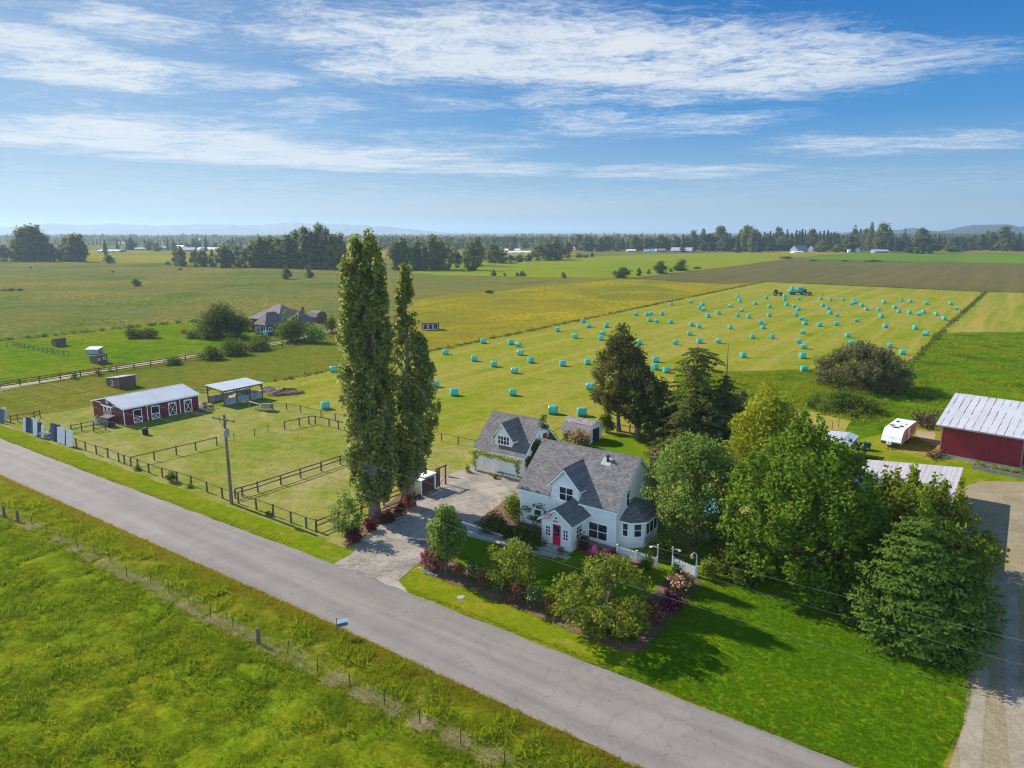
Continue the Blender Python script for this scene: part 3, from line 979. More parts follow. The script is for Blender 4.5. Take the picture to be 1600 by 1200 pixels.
def poplar(loc, Hh, rad, seed, label, forks, dens, leaf=.5):
    rng = np.random.default_rng(seed)
    t = thing('poplar_tree', label, 'tree', loc, 0, 'columnar poplars beside the driveway')
    mb = MB()
    clumps = []
    for fx, fy, fh, fr, z0 in forks:
        path = [(0, 0, -.2), (fx * .3, fy * .3, 2.5), (fx * .8, fy * .8, fh * .35), (fx, fy, fh * .7), (fx, fy, fh * .97)]
        mb.tube(path, [.75 * fr / rad, .5 * fr / rad, .36 * fr / rad, .18, .04], 9)
        n = int(110 * fr / 2.4 * fh / 30)
        for i in range(n):
            z = z0 + (fh - z0) * (rng.random() ** .9)
            tt = (z - z0) / (fh - z0)
            prof = np.interp(tt, [0, .06, .2, .45, .7, .88, .96, 1], [.62, .86, 1, .97, .86, .62, .36, .08]) * fr
            a = rng.random() * 2 * math.pi
            r = rng.uniform(.36, .74)
            rad_ = max(0, prof - r * .6) * rng.uniform(.6, 1.10)
            c = (fx * min(1, z / fh * 1.6) + rad_ * math.cos(a), fy * min(1, z / fh * 1.6) + rad_ * math.sin(a), z)
            clumps.append((c, (r, r, r * rng.uniform(1.5, 2.4))))
            if i % 3 == 0:
                zb = max(z0 * .7, z - 2.2 - rad_)
                mb.tube([(fx * min(1, zb / fh * 1.6), fy * min(1, zb / fh * 1.6), zb), (c[0] * .8, c[1] * .8, zb * .4 + c[2] * .6), c], [.09, .06, .02], 5, cap=False)
    mb.build('trunk', M['bark_grey'], t, True)
    P, N = crown_points(rng, clumps, dens, .5, .15, .15)
    # stray shoots of the outline
    S = leaf * (1 + .35 * rng.normal(size=len(P))).clip(.45, 1.9)
    fast_quads('crown', leaf_cards(rng, P, N, S), LM['poplar'], t)
    return t


def conifer_cards(rng, H0, H1, prof, nlev, nbr, droop, leaf, dens, spread=.25, curl=0.0):
    "whorls of drooping boughs, each a flat spray of needle cards"
    P, N, S, boughs = [], [], [], []
    zs = np.array([p[0] for p in prof])
    rs = np.array([p[1] for p in prof])
    for k in range(nlev):
        z = H0 + (H1 - H0) * (k + rng.uniform(-.3, .3)) / nlev
        L0 = float(np.interp(z, zs, rs))
        for q in range(nbr):
            a = rng.random() * 2 * math.pi
            L = L0 * rng.uniform(.72, 1.15)
            n = max(5, int(dens * L))
            tt = rng.random(n) ** .75
            lat = rng.normal(size=n) * spread * L * .5 * (1.1 - tt * .8)
            dr = -droop * L * tt ** 1.6 + curl * L * np.maximum(0, tt - .6)
            dirv = np.array([math.cos(a), math.sin(a)])
            per = np.array([-dirv[1], dirv[0]])
            xy = dirv * (L * tt)[:, None] + per * lat[:, None]
            p = np.column_stack([xy, z + dr - np.abs(lat) * .35 + rng.normal(size=n) * .06 * leaf])
            P.append(p)
            N.append(np.column_stack([dirv[0] * .45 + per[0] * lat * .5, dirv[1] * .45 + per[1] * lat * .5, np.full(n, .85)]) + rng.normal(size=(n, 3)) * .35)
            S.append(np.full(n, leaf) * (1.15 - .45 * tt) * rng.uniform(.7, 1.3, n))
            boughs.append([(0, 0, z), (dirv[0] * L * .5, dirv[1] * L * .5, z - droop * L * .33), (dirv[0] * L * .95, dirv[1] * L * .95, z - droop * L * .92)])
    return np.concatenate(P), np.concatenate(N), np.concatenate(S), boughs


def conifer(name, label, loc, seed, H1, prof, nlev, nbr, droop, leaf, dens, mat, H0=.8, tr=.3, group=None, spread=.25, bare_top=0.0, curl=0.0, cat='tree'):
    rng = np.random.default_rng(seed)
    t = thing(name, label, cat, loc, 0, group)
    P, N, S, boughs = conifer_cards(rng, H0, H1, prof, nlev, nbr, droop, leaf, dens, spread, curl)
    mb = MB()
    mb.tube([(0, 0, -.15), (0.03, .02, H1 * .5), (-.05, .03, (H1 + bare_top))], [tr * 1.2, tr * .65, .03], 8)
    for bg_ in boughs[::2]:
        mb.tube(bg_, [.055, .035, .012], 4, cap=False)
    mb.build('trunk', M['bark'], t, True)
    P[:, 2] = np.maximum(P[:, 2], .06)
    fast_quads('crown', leaf_cards(rng, P, N, S, .5, .12), mat, t)
    return t


def shrub(name, label, px, py, wpx, hpx, mat, seed, leaf=.22, dens=60, blossoms=None, group=None, cat='shrub', n=12, trunk=None, squash=1.0):
    "a bush standing at photo pixel px,py, wpx wide and hpx tall there"
    rng = np.random.default_rng(seed)
    p = g(px, py)
    k = mpp(p)
    rr, hh = wpx * k / 2 * 1.12, hpx * k / .95 * 1.08
    cl = []
    for i in range(n):
        a = rng.random() * 2 * math.pi
        q = math.sqrt(rng.random()) * .62
        z = hh * rng.uniform(.25, .72) * (1 - .35 * q)
        r = rr * rng.uniform(.34, .52)
        cl.append(((q * rr * math.cos(a), q * rr * math.sin(a), z), (r, r, min(r, hh * .36))))
    # reach the real height and the ground
    cl.append(((rng.normal() * rr * .12, rng.normal() * rr * .12, hh * .68), (rr * .5, rr * .5, hh * .32)))
    cl.append(((0, 0, hh * .25), (rr * .72, rr * .72, hh * .25)))
    p = p + np.array([0, rr * .5, 0]) * 0
    return tree(name, label, cat, (p[0], p[1], 0), rng, cl, dens, leaf, mat, M['bark'], trunk or (hh * .15, min(hh * .6, 2.1), max(.04, rr * .05)), group, 7, blossoms=blossoms and (blossoms[0], blossoms[1], blossoms[2], hh * blossoms[3]))


# tall grass as countless tufts
def in_poly(P, poly):
    poly = np.array([q[:2] for q in poly], float)
    x, y = P[:, 0], P[:, 1]
    ins = np.zeros(len(P), bool)
    j = len(poly) - 1
    for i in range(len(poly)):
        xi, yi = poly[i]
        xj, yj = poly[j]
        c = ((yi > y) != (yj > y)) & (x < (xj - xi) * (y - yi) / (yj - yi + 1e-12) + xi)
        ins ^= c
        j = i
    return ins


def tufts(name, poly, n, h, w, blades, mat, seed, clump=.0, lab=None, base=0.05, thresh=None, lean=.5):
    rng = np.random.default_rng(seed)
    q = np.array([p[:2] for p in poly], float)
    P = rng.uniform(q.min(axis=0), q.max(axis=0), size=(n * 3, 2))
    P = P[in_poly(P, poly)]
    if thresh is not None:
        sc, t0 = thresh
        k = np.array([mnoise.noise(Vector((x * sc, y * sc, seed))) for x, y in P])
        P = P[k > t0]
    P = P[:n]
    V = []
    m = len(P)
    for bl in range(blades):
        a = rng.random(m) * 2 * math.pi
        hh = h * rng.uniform(.55, 1.25, m)
        ww = w * rng.uniform(.6, 1.3, m)
        off = rng.normal(size=(m, 2)) * w * 1.6
        ln = rng.normal(size=(m, 2)) * h * lean
        bx = P + off
        d = np.column_stack([np.cos(a), np.sin(a)]) * ww[:, None] / 2
        z0 = np.full(m, base)
        v0 = np.column_stack([bx - d, z0])
        v1 = np.column_stack([bx + d, z0])
        v2 = np.column_stack([bx + ln, z0 + hh])
        V.append(np.stack([v0, v1, v2], axis=1))
    V = np.concatenate(V).reshape(-1, 3)
    o = fast_quads(name, V, mat, None, None, 3)
    return tag(o, kind='stuff')


# ------------------------------------------------------------------ buildings
Zv = Vector((0, 0, 1))


def wall_frame(O, U):
    O, U = Vector(O), Vector(U).normalized()
    N = U.cross(Zv)

    def at(u, v, n):
        return O + U * u + Zv * v + N * n
    return at


def wbox(mb, at, u0, u1, v0, v1, n0, n1, mi=0):
    mb.hexa([at(u0, v0, n1), at(u1, v0, n1), at(u1, v0, n0), at(u0, v0, n0)], [at(u0, v1, n1), at(u1, v1, n1), at(u1, v1, n0), at(u0, v1, n0)], mi)


def window(root, O, U, W, H, cols=2, rows=2, fr=.09, frame_mat=None, name='window', bars=True):
    "frame and glazing bars as the window, its pane a sub-part"
    at = wall_frame(O, U)
    mb = MB()
    wbox(mb, at, 0, fr, 0, H, .006, .06)
    wbox(mb, at, W - fr, W, 0, H, .006, .06)
    wbox(mb, at, fr, W - fr, H - fr, H, .006, .06)
    wbox(mb, at, -.05, W + .05, -.05, fr, .003, .085)
    if bars:
        for i in range(1, cols):
            u = W * i / cols
            wbox(mb, at, u - .035, u + .035, fr, H - fr, .012, .05)
        for j in range(1, rows):
            v = H * j / rows
            for i in range(cols):
                u0 = fr if i == 0 else W * i / cols + .035
                u1 = W - fr if i == cols - 1 else W * (i + 1) / cols - .035
                wbox(mb, at, u0, u1, v - .03, v + .03, .014, .048)
    f = mb.build(name, frame_mat or M['white'], root)
    pm = MB()
    wbox(pm, at, fr * .8, W - fr * .8, fr * .8, H - fr * .8, .004, .022)
    pm.build('pane', M['glass'], f)
    return f


def gable(root, W, D, eave, ridge, oe, og, wall, roof, th=.12, trim=None, ym=None, gaps=None, base=0.0, wall_name='wall', back_eave=None):
    "walls and roof, ridge along local x; gaps = stretches of the front roof cut back for a dormer"
    ym = D / 2 if ym is None else ym
    be = eave if back_eave is None else back_eave
    mb = MB()
    mb.prism([(0, 0, base), (0, 0, eave), (0, ym, ridge), (0, D, be), (0, D, base)][::-1], (W, 0, 0))
    w = mb.build(wall_name, wall, root)
    sl = (ridge - eave) / ym
    sb = (ridge - be) / (D - ym)
    r = MB()
    L = .012
    cuts = [(-og, W + og, 0.0)]
    if gaps:
        cuts = []
        x = -og
        for a, c, back in gaps:
            cuts.append((x, a, 0.0))
            cuts.append((a, c, back))
            x = c
        cuts.append((x, W + og, 0.0))
    for a, c, back in cuts:
        y0 = back if back > 0 else -oe
        z0 = eave + sl * y0
        r.slab([(a, y0, z0 + L), (c, y0, z0 + L), (c, ym, ridge + L), (a, ym, ridge + L)], th)
    r.slab([(W + og, D + oe, be - sb * oe + L), (-og, D + oe, be - sb * oe + L), (-og, ym, ridge + L), (W + og, ym, ridge + L)], th)
    k = th / math.cos(math.atan(sl))
    r.prism([(-og, ym - .16, ridge + L + k - .16 * sl + .012), (-og, ym, ridge + L + k + .045), (-og, ym + .16, ridge + L + k - .16 * sb + .012), (-og, ym, ridge + L + .03)][::-1], (W + 2 * og, 0, 0))
    rf = r.build('roof', roof, root)
    if trim:
        t = MB()
        for x0, x1 in ((-og - .035, -og + .0), (W + og, W + og + .035)):
            for (ya, za, yb, zb) in ((-oe, eave - sl * oe, ym, ridge), (ym, ridge, D + oe, be - sb * oe)):
                t.hexa([(x0, ya, za - .12), (x1, ya, za - .12), (x1, yb, zb - .12), (x0, yb, zb - .12)], [(x0, ya, za + th * .75), (x1, ya, za + th * .75), (x1, yb, zb + th * .75), (x0, yb, zb + th * .75)])
        segs = [(c[0], c[1]) for c in cuts if c[2] == 0]
        for a, c in segs:
            z = eave - sl * oe
            t.box(a, c, -oe - .03, -oe + .0, z - .13, z + .08)
        t.box(-og, W + og, D + oe, D + oe + .03, be - sb * oe - .13, be - sb * oe + .08)
        for x0 in (-.012, W - .09):
            t.box(x0, x0 + .102, -.014, .09, base + .02, eave - .02)
        t.build('trim', trim, root)
    return w, rf


def gable_front(root, x0, x1, yf, yb, z0, eave, ridge, oe, of, wall, roof, th=.1, trim=None, wname='dormer_wall', rname='dormer_roof'):
    "a cross gable facing local -y: walls from yf back to yb, ridge along y"
    xm = (x0 + x1) / 2
    mb = MB()
    mb.prism([(x0, yf, z0), (x1, yf, z0), (x1, yf, eave), (xm, yf, ridge), (x0, yf, eave)], (0, yb - yf, 0))
    w = mb.build(wname, wall, root)
    sl = (ridge - eave) / (xm - x0)
    r = MB()
    L = .012
    r.slab([(x0 - oe, yb, eave - sl * oe + L), (x0 - oe, yf - of, eave - sl * oe + L), (xm, yf - of, ridge + L), (xm, yb, ridge + L)], th)
    r.slab([(x1 + oe, yf - of, eave - sl * oe + L), (x1 + oe, yb, eave - sl * oe + L), (xm, yb, ridge + L), (xm, yf - of, ridge + L)], th)
    k = th / math.cos(math.atan(sl))
    r.prism([(xm - .12, yf - of, ridge + L + k - .12 * sl + .01), (xm, yf - of, ridge + L + .03), (xm + .12, yf - of, ridge + L + k - .12 * sl + .01), (xm, yf - of, ridge + L + k + .04)], (0, yb - yf + of, 0))
    r.build(rname, roof, root)
    if trim:
        t = MB()
        y0, y1 = yf - of - .035, yf - of
        for (xa, za, xb, zb) in ((x0 - oe, eave - sl * oe, xm, ridge), (xm, ridge, x1 + oe, eave - sl * oe)):
            t.hexa([(xa, y0, za - .13), (xb, y0, zb - .13), (xb, y1, zb - .13), (xa, y1, za - .13)], [(xa, y0, za + th * .7), (xb, y0, zb + th * .7), (xb, y1, zb + th * .7), (xa, y1, za + th * .7)])
        for xa in (x0 - oe - .03, x1 + oe):
            t.box(xa, xa + .03, yf - of, yb, eave - sl * oe - .1, eave - sl * oe + .07)
        t.build('trim', trim, root)
    return w


def text_mesh(txt, size, depth, at, mat, name, parent):
    cu_ = bpy.data.curves.new(name, 'FONT')
    cu_.body = txt
    cu_.size = size
    cu_.extrude = depth
    tmp = bpy.data.objects.new(name + '_curve', cu_)
    COL.objects.link(tmp)
    dg = bpy.context.evaluated_depsgraph_get()
    me = bpy.data.meshes.new_from_object(tmp.evaluated_get(dg))
    bpy.data.objects.remove(tmp)
    bpy.data.curves.remove(cu_)
    for v in me.vertices:
        x, y, z = v.co
        v.co = at(x, y, z)
    me.materials.clear()
    me.name = name
    return link_mesh(name, me, mat, parent)


# -- the farmhouse
def farmhouse():
    X0, Y0, W, D = -40.6, 58.2, 11.2, 9.3
    r = thing('farmhouse', 'white two storey farmhouse with dark shingle roof, gabled front porch and bay window', 'house', (X0, Y0, 0))
    EV, RG = 4.05, 7.85
    gable(r, W, D, EV, RG, .30, .22, M['white_siding'], M['shingle'], .14, M['white'], gaps=[(3.72, 7.18, .55)])
    fb = MB()
    fb.box(-.02, W + .02, -.03, D + .03, -.1, .22)
    fb.build('foundation', M['block'], r)
    # wall dormer over the porch
    gable_front(r, 3.9, 7.0, 0, 3.75, EV, 5.32, 6.9, .36, .34, M['white_siding'], M['shingle'], .12, M['white'])
    window(r, (4.75, 0, 3.62), (1, 0, 0), 1.7, 1.5, 2, 2, name='dormer_window')
    window(r, (8.2, 0, .5), (1, 0, 0), 2.15, 1.72, 2, 2)
    window(r, (1.75, 0, .5), (1, 0, 0), .95, 1.5, 1, 2)
    window(r, (W, 1.95, 3.6), (0, 1, 0), .85, 1.75, 1, 2)
    window(r, (0, 6.2, 3.6), (0, -1, 0), .85, 1.75, 1, 2)
    # porch
    px0, px1, pf = 4.85, 8.15, -3.28
    gable_front(r, px0, px1, pf, -.02, 0, 2.92, 4.05, .30, .30, M['white_siding'], M['shingle'], .1, M['white'], 'porch_wall', 'porch_roof')
    d = MB()
    at = wall_frame((6.15, pf, .45), (1, 0, 0))
    wbox(d, at, 0, .12, 0, 2.05, .004, .05)
    wbox(d, at, .74, .86, 0, 2.05, .004, .05)
    wbox(d, at, .12, .74, 0, .95, .004, .05)
    wbox(d, at, .12, .74, 1.92, 2.05, .004, .05)
    dr = d.build('door', M['door_pink'], r)
    gm = MB()
    wbox(gm, at, .11, .75, .94, 1.93, .002, .03)
    gm.build('pane', M['glass'], dr)
    h = MB()
    h.tube([at(.80, .95, .05), at(.80, .95, .10), at(.70, .95, .11)], .022, 6)
    h.build('handle', M['metal_grey'], dr)
    window(r, (5.3, pf, 1.12), (1, 0, 0), .62, 1.1, 2, 3, .07)
    window(r, (7.28, pf, 1.12), (1, 0, 0), .62, 1.1, 2, 3, .07)
    window(r, (px1, pf + .9, 1.12), (0, 1, 0), 1.1, 1.2, 2, 3, .07)
    window(r, (px0, pf + 2.0, 1.12), (0, -1, 0), 1.1, 1.2, 2, 3, .07)
    atn = wall_frame((6.18, pf, 2.72), (1, 0, 0))
    text_mesh('8642', .27, .012, lambda x, y, z: atn(x, y, z + .02), M['dark_metal'], 'house_number', r)
    em = MB()
    em.prism([atn(.12, .44, .004), atn(.28, .30, .004), atn(.44, .44, .004), atn(.36, .52, .004), atn(.28, .46, .004), atn(.20, .52, .004)], atn(0, 0, .03) - atn(0, 0, .004))
    em.build('plaque', M['dark_metal'], r)
    s = MB()
    for i, (dy, hz) in enumerate(((1.35, .14), (.95, .29), (.5, .44))):
        s.box(5.55, 7.45, pf - dy, pf - .004 if i == 2 else pf - (.95, .5)[i], -.05, hz)
    s.build('steps', M['concrete'], r)
    # bay window on the right gable wall
    P = [(W, .95), (12.3, .95), (13.3, 1.95), (13.3, 4.95), (12.3, 5.95), (W, 5.95)]
    zb, ze = 0.0, 2.72
    b_ = MB()
    b_.prism([(x, y, zb) for x, y in P], (0, 0, ze - zb))
    b_.build('bay_wall', M['white_siding'], r)
    c = MB()
    big = [(W, .6), (12.45, .6), (13.65, 1.8), (13.65, 5.1), (12.45, 6.3), (W, 6.3)]
    ap = (W, 3.1, 4.1), (W, 4.0, 4.1)
    lo = [(x, y, ze + .01) for x, y in big]
    c.poly([lo[0], lo[1], ap[0]])
    c.poly([lo[1], lo[2], ap[0]])
    c.poly([lo[2], lo[3], ap[1], ap[0]])
    c.poly([lo[3], lo[4], ap[1]])
    c.poly([lo[4], lo[5], ap[1]])
    c.poly(lo[::-1])
    c.build('bay_roof', M['shingle'], r)
    tb = MB()
    for a, q in zip(big, big[1:]):
        tb.bar((a[0], a[1], ze - .04), (q[0], q[1], ze - .04), .05, .12)
    tb.build('bay_trim', M['white'], r)
    for O, U, Wd, cc in (((11.42, .95, 1.1), (1, 0, 0), .66, 1), ((12.5, 1.15, 1.1), (.7071, .7071, 0), .85, 1), ((13.3, 2.15, 1.1), (0, 1, 0), 2.6, 3), ((13.1, 5.15, 1.1), (-.7071, .7071, 0), .85, 1)):
        window(r, O, U, Wd, 1.4, cc, 2 if cc == 1 else 1, .08, name='bay_window')
    # chimney, plumbing vent, gable vent
    ch = MB()
    ch.box(W + .02, W + .6, 7.1, 7.75, 0, 7.75)
    ch.box(W - .04, W + .66, 7.04, 7.81, 7.75, 7.92)
    ch.box(W + .16, W + .44, 7.28, 7.56, 7.92, 8.25)
    ch.build('chimney', M['brick'], r)
    v = MB()
    sl = (RG - EV) / (D / 2)
    vy = 3.75
    vz = EV + sl * vy + .19
    v.slab([(7.55, vy - .42, vz - .42 * sl), (8.65, vy - .42, vz - .42 * sl), (8.65, vy + .3, vz + .3 * sl), (7.55, vy + .3, vz + .3 * sl)], .03)
    v.build('vent_flashing', M['metal_grey'], r)
    v = MB()
    v.lathe([(.13, -.25), (.13, .5), (.2, .52), (.2, .62), (.05, .7)], 12, (8.15, vy, vz))
    v.build('roof_vent', M['dark_metal'], r)
    gv = MB()
    at = wall_frame((W, 5.4, 4.7), (0, 1, 0))
    wbox(gv, at, 0, .55, 0, .5, .004, .22)
    gv.build('wall_vent', M['white'], r)
    return r


farmhouse()


def flag():
    r = thing('flag', 'small striped flag on a short pole fixed to the porch gable of the farmhouse', 'flag', (-34.9, 54.6, 3.2))
    m = MB()
    m.tube([(.35, .28, .15), (-.1, -.55, .95)], .018, 6)
    m.build('flagpole', M['wood'], r)
    f = MB()
    n = 13
    for k in range(n):
        z0 = .85 - k * .055
        for j in range(5):
            u0, u1 = j / 5, (j + 1) / 5
            mi = 2 if (k < 7 and j < 2) else k % 2

            def q(u, z):
                return (-.06 + u * .42 - z * .10, -.52 + u * .55 + .05 * math.sin(u * 9 + z * 3), z - u * .35)
            f.poly([q(u0, z0 - .055), q(u1, z0 - .055), q(u1, z0), q(u0, z0)], mi)
    f.build('cloth', [M['flag_red'], M['flag_white'], M['flag_blue']], r)


flag()


def garage():
    X0, Y0, W, D = -55.7, 70.0, 7.5, 7.4
    r = thing('garage', 'white double garage with steep dark shingle roof and front dormer behind the gravel drive', 'garage', (X0, Y0, 0))
    gable(r, W, D, 3.05, 6.5, .45, .28, M['white_siding'], M['shingle'], .14, M['white'])
    gable_front(r, 2.75, 5.4, .25, 3.6, 2.6, 4.75, 6.35, .42, .34, M['white_siding'], M['shingle'], .11, M['white'])
    window(r, (3.2, .25, 3.62), (1, 0, 0), 1.85, 1.15, 4, 2, .08, name='dormer_window')
    for x in (1.1, 4.35):
        m = MB()
        at = wall_frame((x, 0, .03), (1, 0, 0))
        for i in range(4):
            wbox(m, at, 0, 2.55, i * .53, i * .53 + .51, .004, .035)
        m.build('garage_door', M['white'], r)
        t = MB()
        wbox(t, at, -.14, -.01, 0, 2.25, .004, .05)
        wbox(t, at, 2.56, 2.69, 0, 2.25, .004, .05)
        wbox(t, at, -.01, 2.56, 2.12, 2.25, .004, .05)
        t.build('door_frame', M['white'], r)
    d = MB()
    at = wall_frame((W, 4.0, 2.75), (0, 1, 0))
    wbox(d, at, 0, .95, 0, 2.0, .004, .05)
    d.build('door', plain('dark_red_door', (.22, .035, .03), .5, .1), r)
    d = MB()
    wbox(d, at, -.14, 0, -.02, 2.12, .004, .06)
    wbox(d, at, .95, 1.09, -.02, 2.12, .004, .06)
    wbox(d, at, 0, .95, 2.0, 2.12, .004, .06)
    d.build('door_frame', M['white'], r)
    # outside stair up to the red door
    s = MB()
    for i in range(11):
        s.box(W + .05, W + 1.0, 6.6 - i * .22, 6.85 - i * .22, .22 * i + .1, .22 * i + .16)
    s.box(W + .03, W + 1.1, 3.4, 4.7, 2.62, 2.72)
    s.bar((W + 1.05, 7.0, .9), (W + 1.05, 4.6, 3.6), .06)
    for y, z in ((3.45, 0), (4.65, 0)):
        s.box(W + 1.0, W + 1.1, y, y + .1, 0, 3.6)
    s.build('outside_stair', M['wood_grey'], r)
    p = MB()
    for x in (1.0, 3.75, 7.3):
        p.box(x - .07, x + .07, -1.5, -1.36, 0, 2.15)
    p.box(.7, 7.6, -1.52, -1.34, 2.15, 2.33)
    for i in range(13):
        x = .8 + i * .55
        p.box(x - .03, x + .03, -1.8, -.02, 2.34, 2.46)
    p.build('pergola', M['white'], r)
    # vine on the pergola, ivy on the gable wall
    rng = np.random.default_rng(5)
    t = thing('climbing_vine', 'bright green vine running along the white pergola over the garage doors', 'climbing plant', (X0, Y0, 0))
    cl = [((x, -1.45 + rng.normal() * .25, 2.55 + rng.normal() * .08), (.45, .5, .26)) for x in np.linspace(.6, 7.6, 20)]
    cl += [((.75 + rng.normal() * .12, -1.45, z), (.42, .4, .5)) for z in (2.2, 1.7, 1.15, .7)] + [((7.45, -1.45, z), (.36, .35, .45)) for z in (2.2, 1.7, 1.2)]
    P, N = crown_points(rng, cl, 190, .5, .4)
    fast_quads('foliage', leaf_cards(rng, P, N, .17 * rng.uniform(.6, 1.4, len(P))), LM['vine'], t)
    m = MB()
    m.tube([(.9, -1.55, 0), (.85, -1.5, 1.2), (.95, -1.5, 2.3)], [.05, .04, .03], 6)
    m.build('stem', M['bark'], t)
    m = MB()
    m.tube([(7.4, -1.55, 0), (7.45, -1.5, 1.2), (7.35, -1.5, 2.3)], [.05, .04, .03], 6)
    m.build('stem', M['bark'], t)
    t = thing('ivy', 'dark ivy covering the right gable wall of the garage up to the ridge', 'climbing plant', (X0 + W, Y0, 0))
    cl = []
    for i in range(46):
        y = rng.uniform(.3, 7.2)
        zt = 3.0 + 3.4 * (1 - abs(y - 3.7) / 3.7)
        z = rng.uniform(.3, max(.5, zt - .1))
        if 3.5 < y < 5.4 and 2.2 < z < 5.0:
            continue
        cl.append(((.08, y, z), (.28, .7, .7)))
    cl += [((.3, 3.5, 6.3), (.6, .7, .8)), ((.2, 3.9, 7.0), (.45, .55, .5)), ((.35, 4.3, 5.7), (.4, .6, .4))]
    P, N = crown_points(rng, cl, 130, .5, .2)
    P[:, 0] = np.abs(P[:, 0]) + .02
    fast_quads('foliage', leaf_cards(rng, P, N, .2 * rng.uniform(.6, 1.4, len(P))), LM['ivy'], t)
    m = MB()
    m.tube([(.08, 2.6, 0), (.06, 2.9, 2.2), (.06, 3.3, 4.8)], [.05, .04, .02], 6)
    m.build('stem', M['bark'], t)


garage()


def gambrel(name, label, loc, rz, W, D, zs, wall, roof, door, trim=None, group=None, window_mat=None):
    "small barn shaped shed, ridge along local x, door in the far (+x) end"
    r = thing(name, label, 'shed', loc, rz, group)
    e, k, p = zs
    prof = [(0, 0), (0, e), (D * .16, k), (D / 2, p), (D * .84, k), (D, e), (D, 0)]
    m = MB()
    m.prism([(0, y, z) for y, z in prof][::-1], (W, 0, 0))
    m.build('wall', wall, r)
    q = MB()
    o = .14
    pts = [(-.12, e - .08), (D * .16, k), (D / 2, p), (D * .84, k), (D + .12, e - .08)]
    for (ya, za), (yb, zb) in zip(pts, pts[1:]):
        q.slab([(-o, ya, za + .012), (W + o, ya, za + .012), (W + o, yb, zb + .012), (-o, yb, zb + .012)], .07)
    q.build('roof', roof, r)
    d = MB()
    at = wall_frame((W, D * .5 - 1.0, .05), (0, 1, 0))
    wbox(d, at, 0, 2.0, 0, 1.95, .004, .05)
    d.build('door', door, r)
    t = MB()
    wbox(t, at, -.1, -.005, 0, 2.05, .004, .07)
    wbox(t, at, 2.005, 2.1, 0, 2.05, .004, .07)
    wbox(t, at, -.005, 2.005, 1.955, 2.05, .004, .07)
    if trim:
        for (ya, za), (yb, zb) in zip(pts, pts[1:]):
            t.bar((W + o + .02, ya, za), (W + o + .02, yb, zb), .035, .12)
    t.build('door_frame', trim or wall, r)
    return r


gambrel('garden_shed', 'small white barn shaped shed with mauve grey roof and dark door on the back lawn', (-53.4, 87.3, 0), R(0), 4.6, 3.7, (1.45, 2.55, 3.05), M['white_siding'], M['shingle_mauve'], M['wood_dark'], M['white'])


def stable():
    X0, Y0 = -113.5, 53.4
    W, D = 12.7, 10.0
    r = thing('horse_barn', 'long red stable with white trim, white crossbuck doors and pale metal roof', 'barn', (X0, Y0, 0), R(90))
    EV, RG = 2.75, 3.85
    gable(r, W, D, EV, RG, .25, .25, M['red_siding'], M['roof_white_x'], .09, M['white'])
    for x, opened in ((1.55, True), (4.45, True), (7.35, False), (10.1, False)):
        at = wall_frame((x, 0, .04), (1, 0, 0))
        m = MB()
        w, hh = 1.2, 2.1
        wbox(m, at, -.1, 0, 0, hh + .1, .004, .07)
        wbox(m, at, w, w + .1, 0, hh + .1, .004, .07)
        wbox(m, at, 0, w, hh, hh + .1, .004, .07)
        fr = m.build('door', M['white'], r)
        p = MB()
        top = 1.0 if opened else hh - .01
        wbox(p, at, .005, w - .005, .01, top, .004, .03)
        p.build('door_panel', M['red_siding'], fr)
        k = MB()
        z0, z1 = .03, top
        wbox(k, at, .01, w - .01, z0, z0 + .1, .032, .055)
        wbox(k, at, .01, w - .01, z1 - .1, z1 - .004, .032, .055)
        k.bar(at(.06, z0 + .1, .045), at(w - .06, z1 - .1, .045), .03, .075)
        k.bar(at(.06, z1 - .1, .05), at(w - .06, z0 + .1, .05), .03, .075)
        k.build('crossbuck', M['white'], fr)
        if opened:
            b_ = MB()
            wbox(b_, at, .005, w - .005, top + .01, hh - .01, .004, .014)
            b_.build('dark_opening', M['black'], fr)
    for x in (3.75, 9.3):
        m = MB()
        m.box(x - .06, x + .06, -.045, -.004, .05, EV - .14)
        m.build('batten', M['white'], r)
    # sliding door on the road gable (local -x end)
    at = wall_frame((0, 6.4, .04), (0, -1, 0))
    m = MB()
    for u in (0, 1.2, 2.4):
        wbox(m, at, u, u + .1, 0, 2.3, .03, .075)
    wbox(m, at, .1, 2.4, 2.2, 2.3, .03, .07)
    wbox(m, at, .1, 2.4, 0, .1, .03, .07)
    for u in (.1, 1.3):
        m.bar(at(u + .02, .1, .05), at(u + 1.08, 2.2, .05), .03, .075)
        m.bar(at(u + 1.08, .1, .055), at(u + .02, 2.2, .055), .03, .075)
    sd = m.build('sliding_door', M['white'], r)
    p = MB()
    wbox(p, at, 0, 2.5, .0, 2.29, .006, .029)
    p.build('door_panel', M['red_siding'], sd)
    m = MB()
    wbox(m, at, -.6, 3.1, 2.32, 2.55, .02, .14)
    m.build('door_track', M['white'], r)
    m = MB()
    at2 = wall_frame((0, D, EV - .06), (0, -1, 0))
    wbox(m, at2, .02, 3.0, 0, .14, .004, .03)
    m.build('belt_board', M['white'], r)
    m = MB()
    wbox(m, at2, 6.72, D - .02, 0, .14, .004, .03)
    m.build('belt_board', M['white'], r)
    window(r, (0, 5.35, EV + .22), (0, -1, 0), .7, .62, 2, 1, .08, name='loft_hatch')
    return r


stable()


def tag_label(o, l):
    o['label'] = l


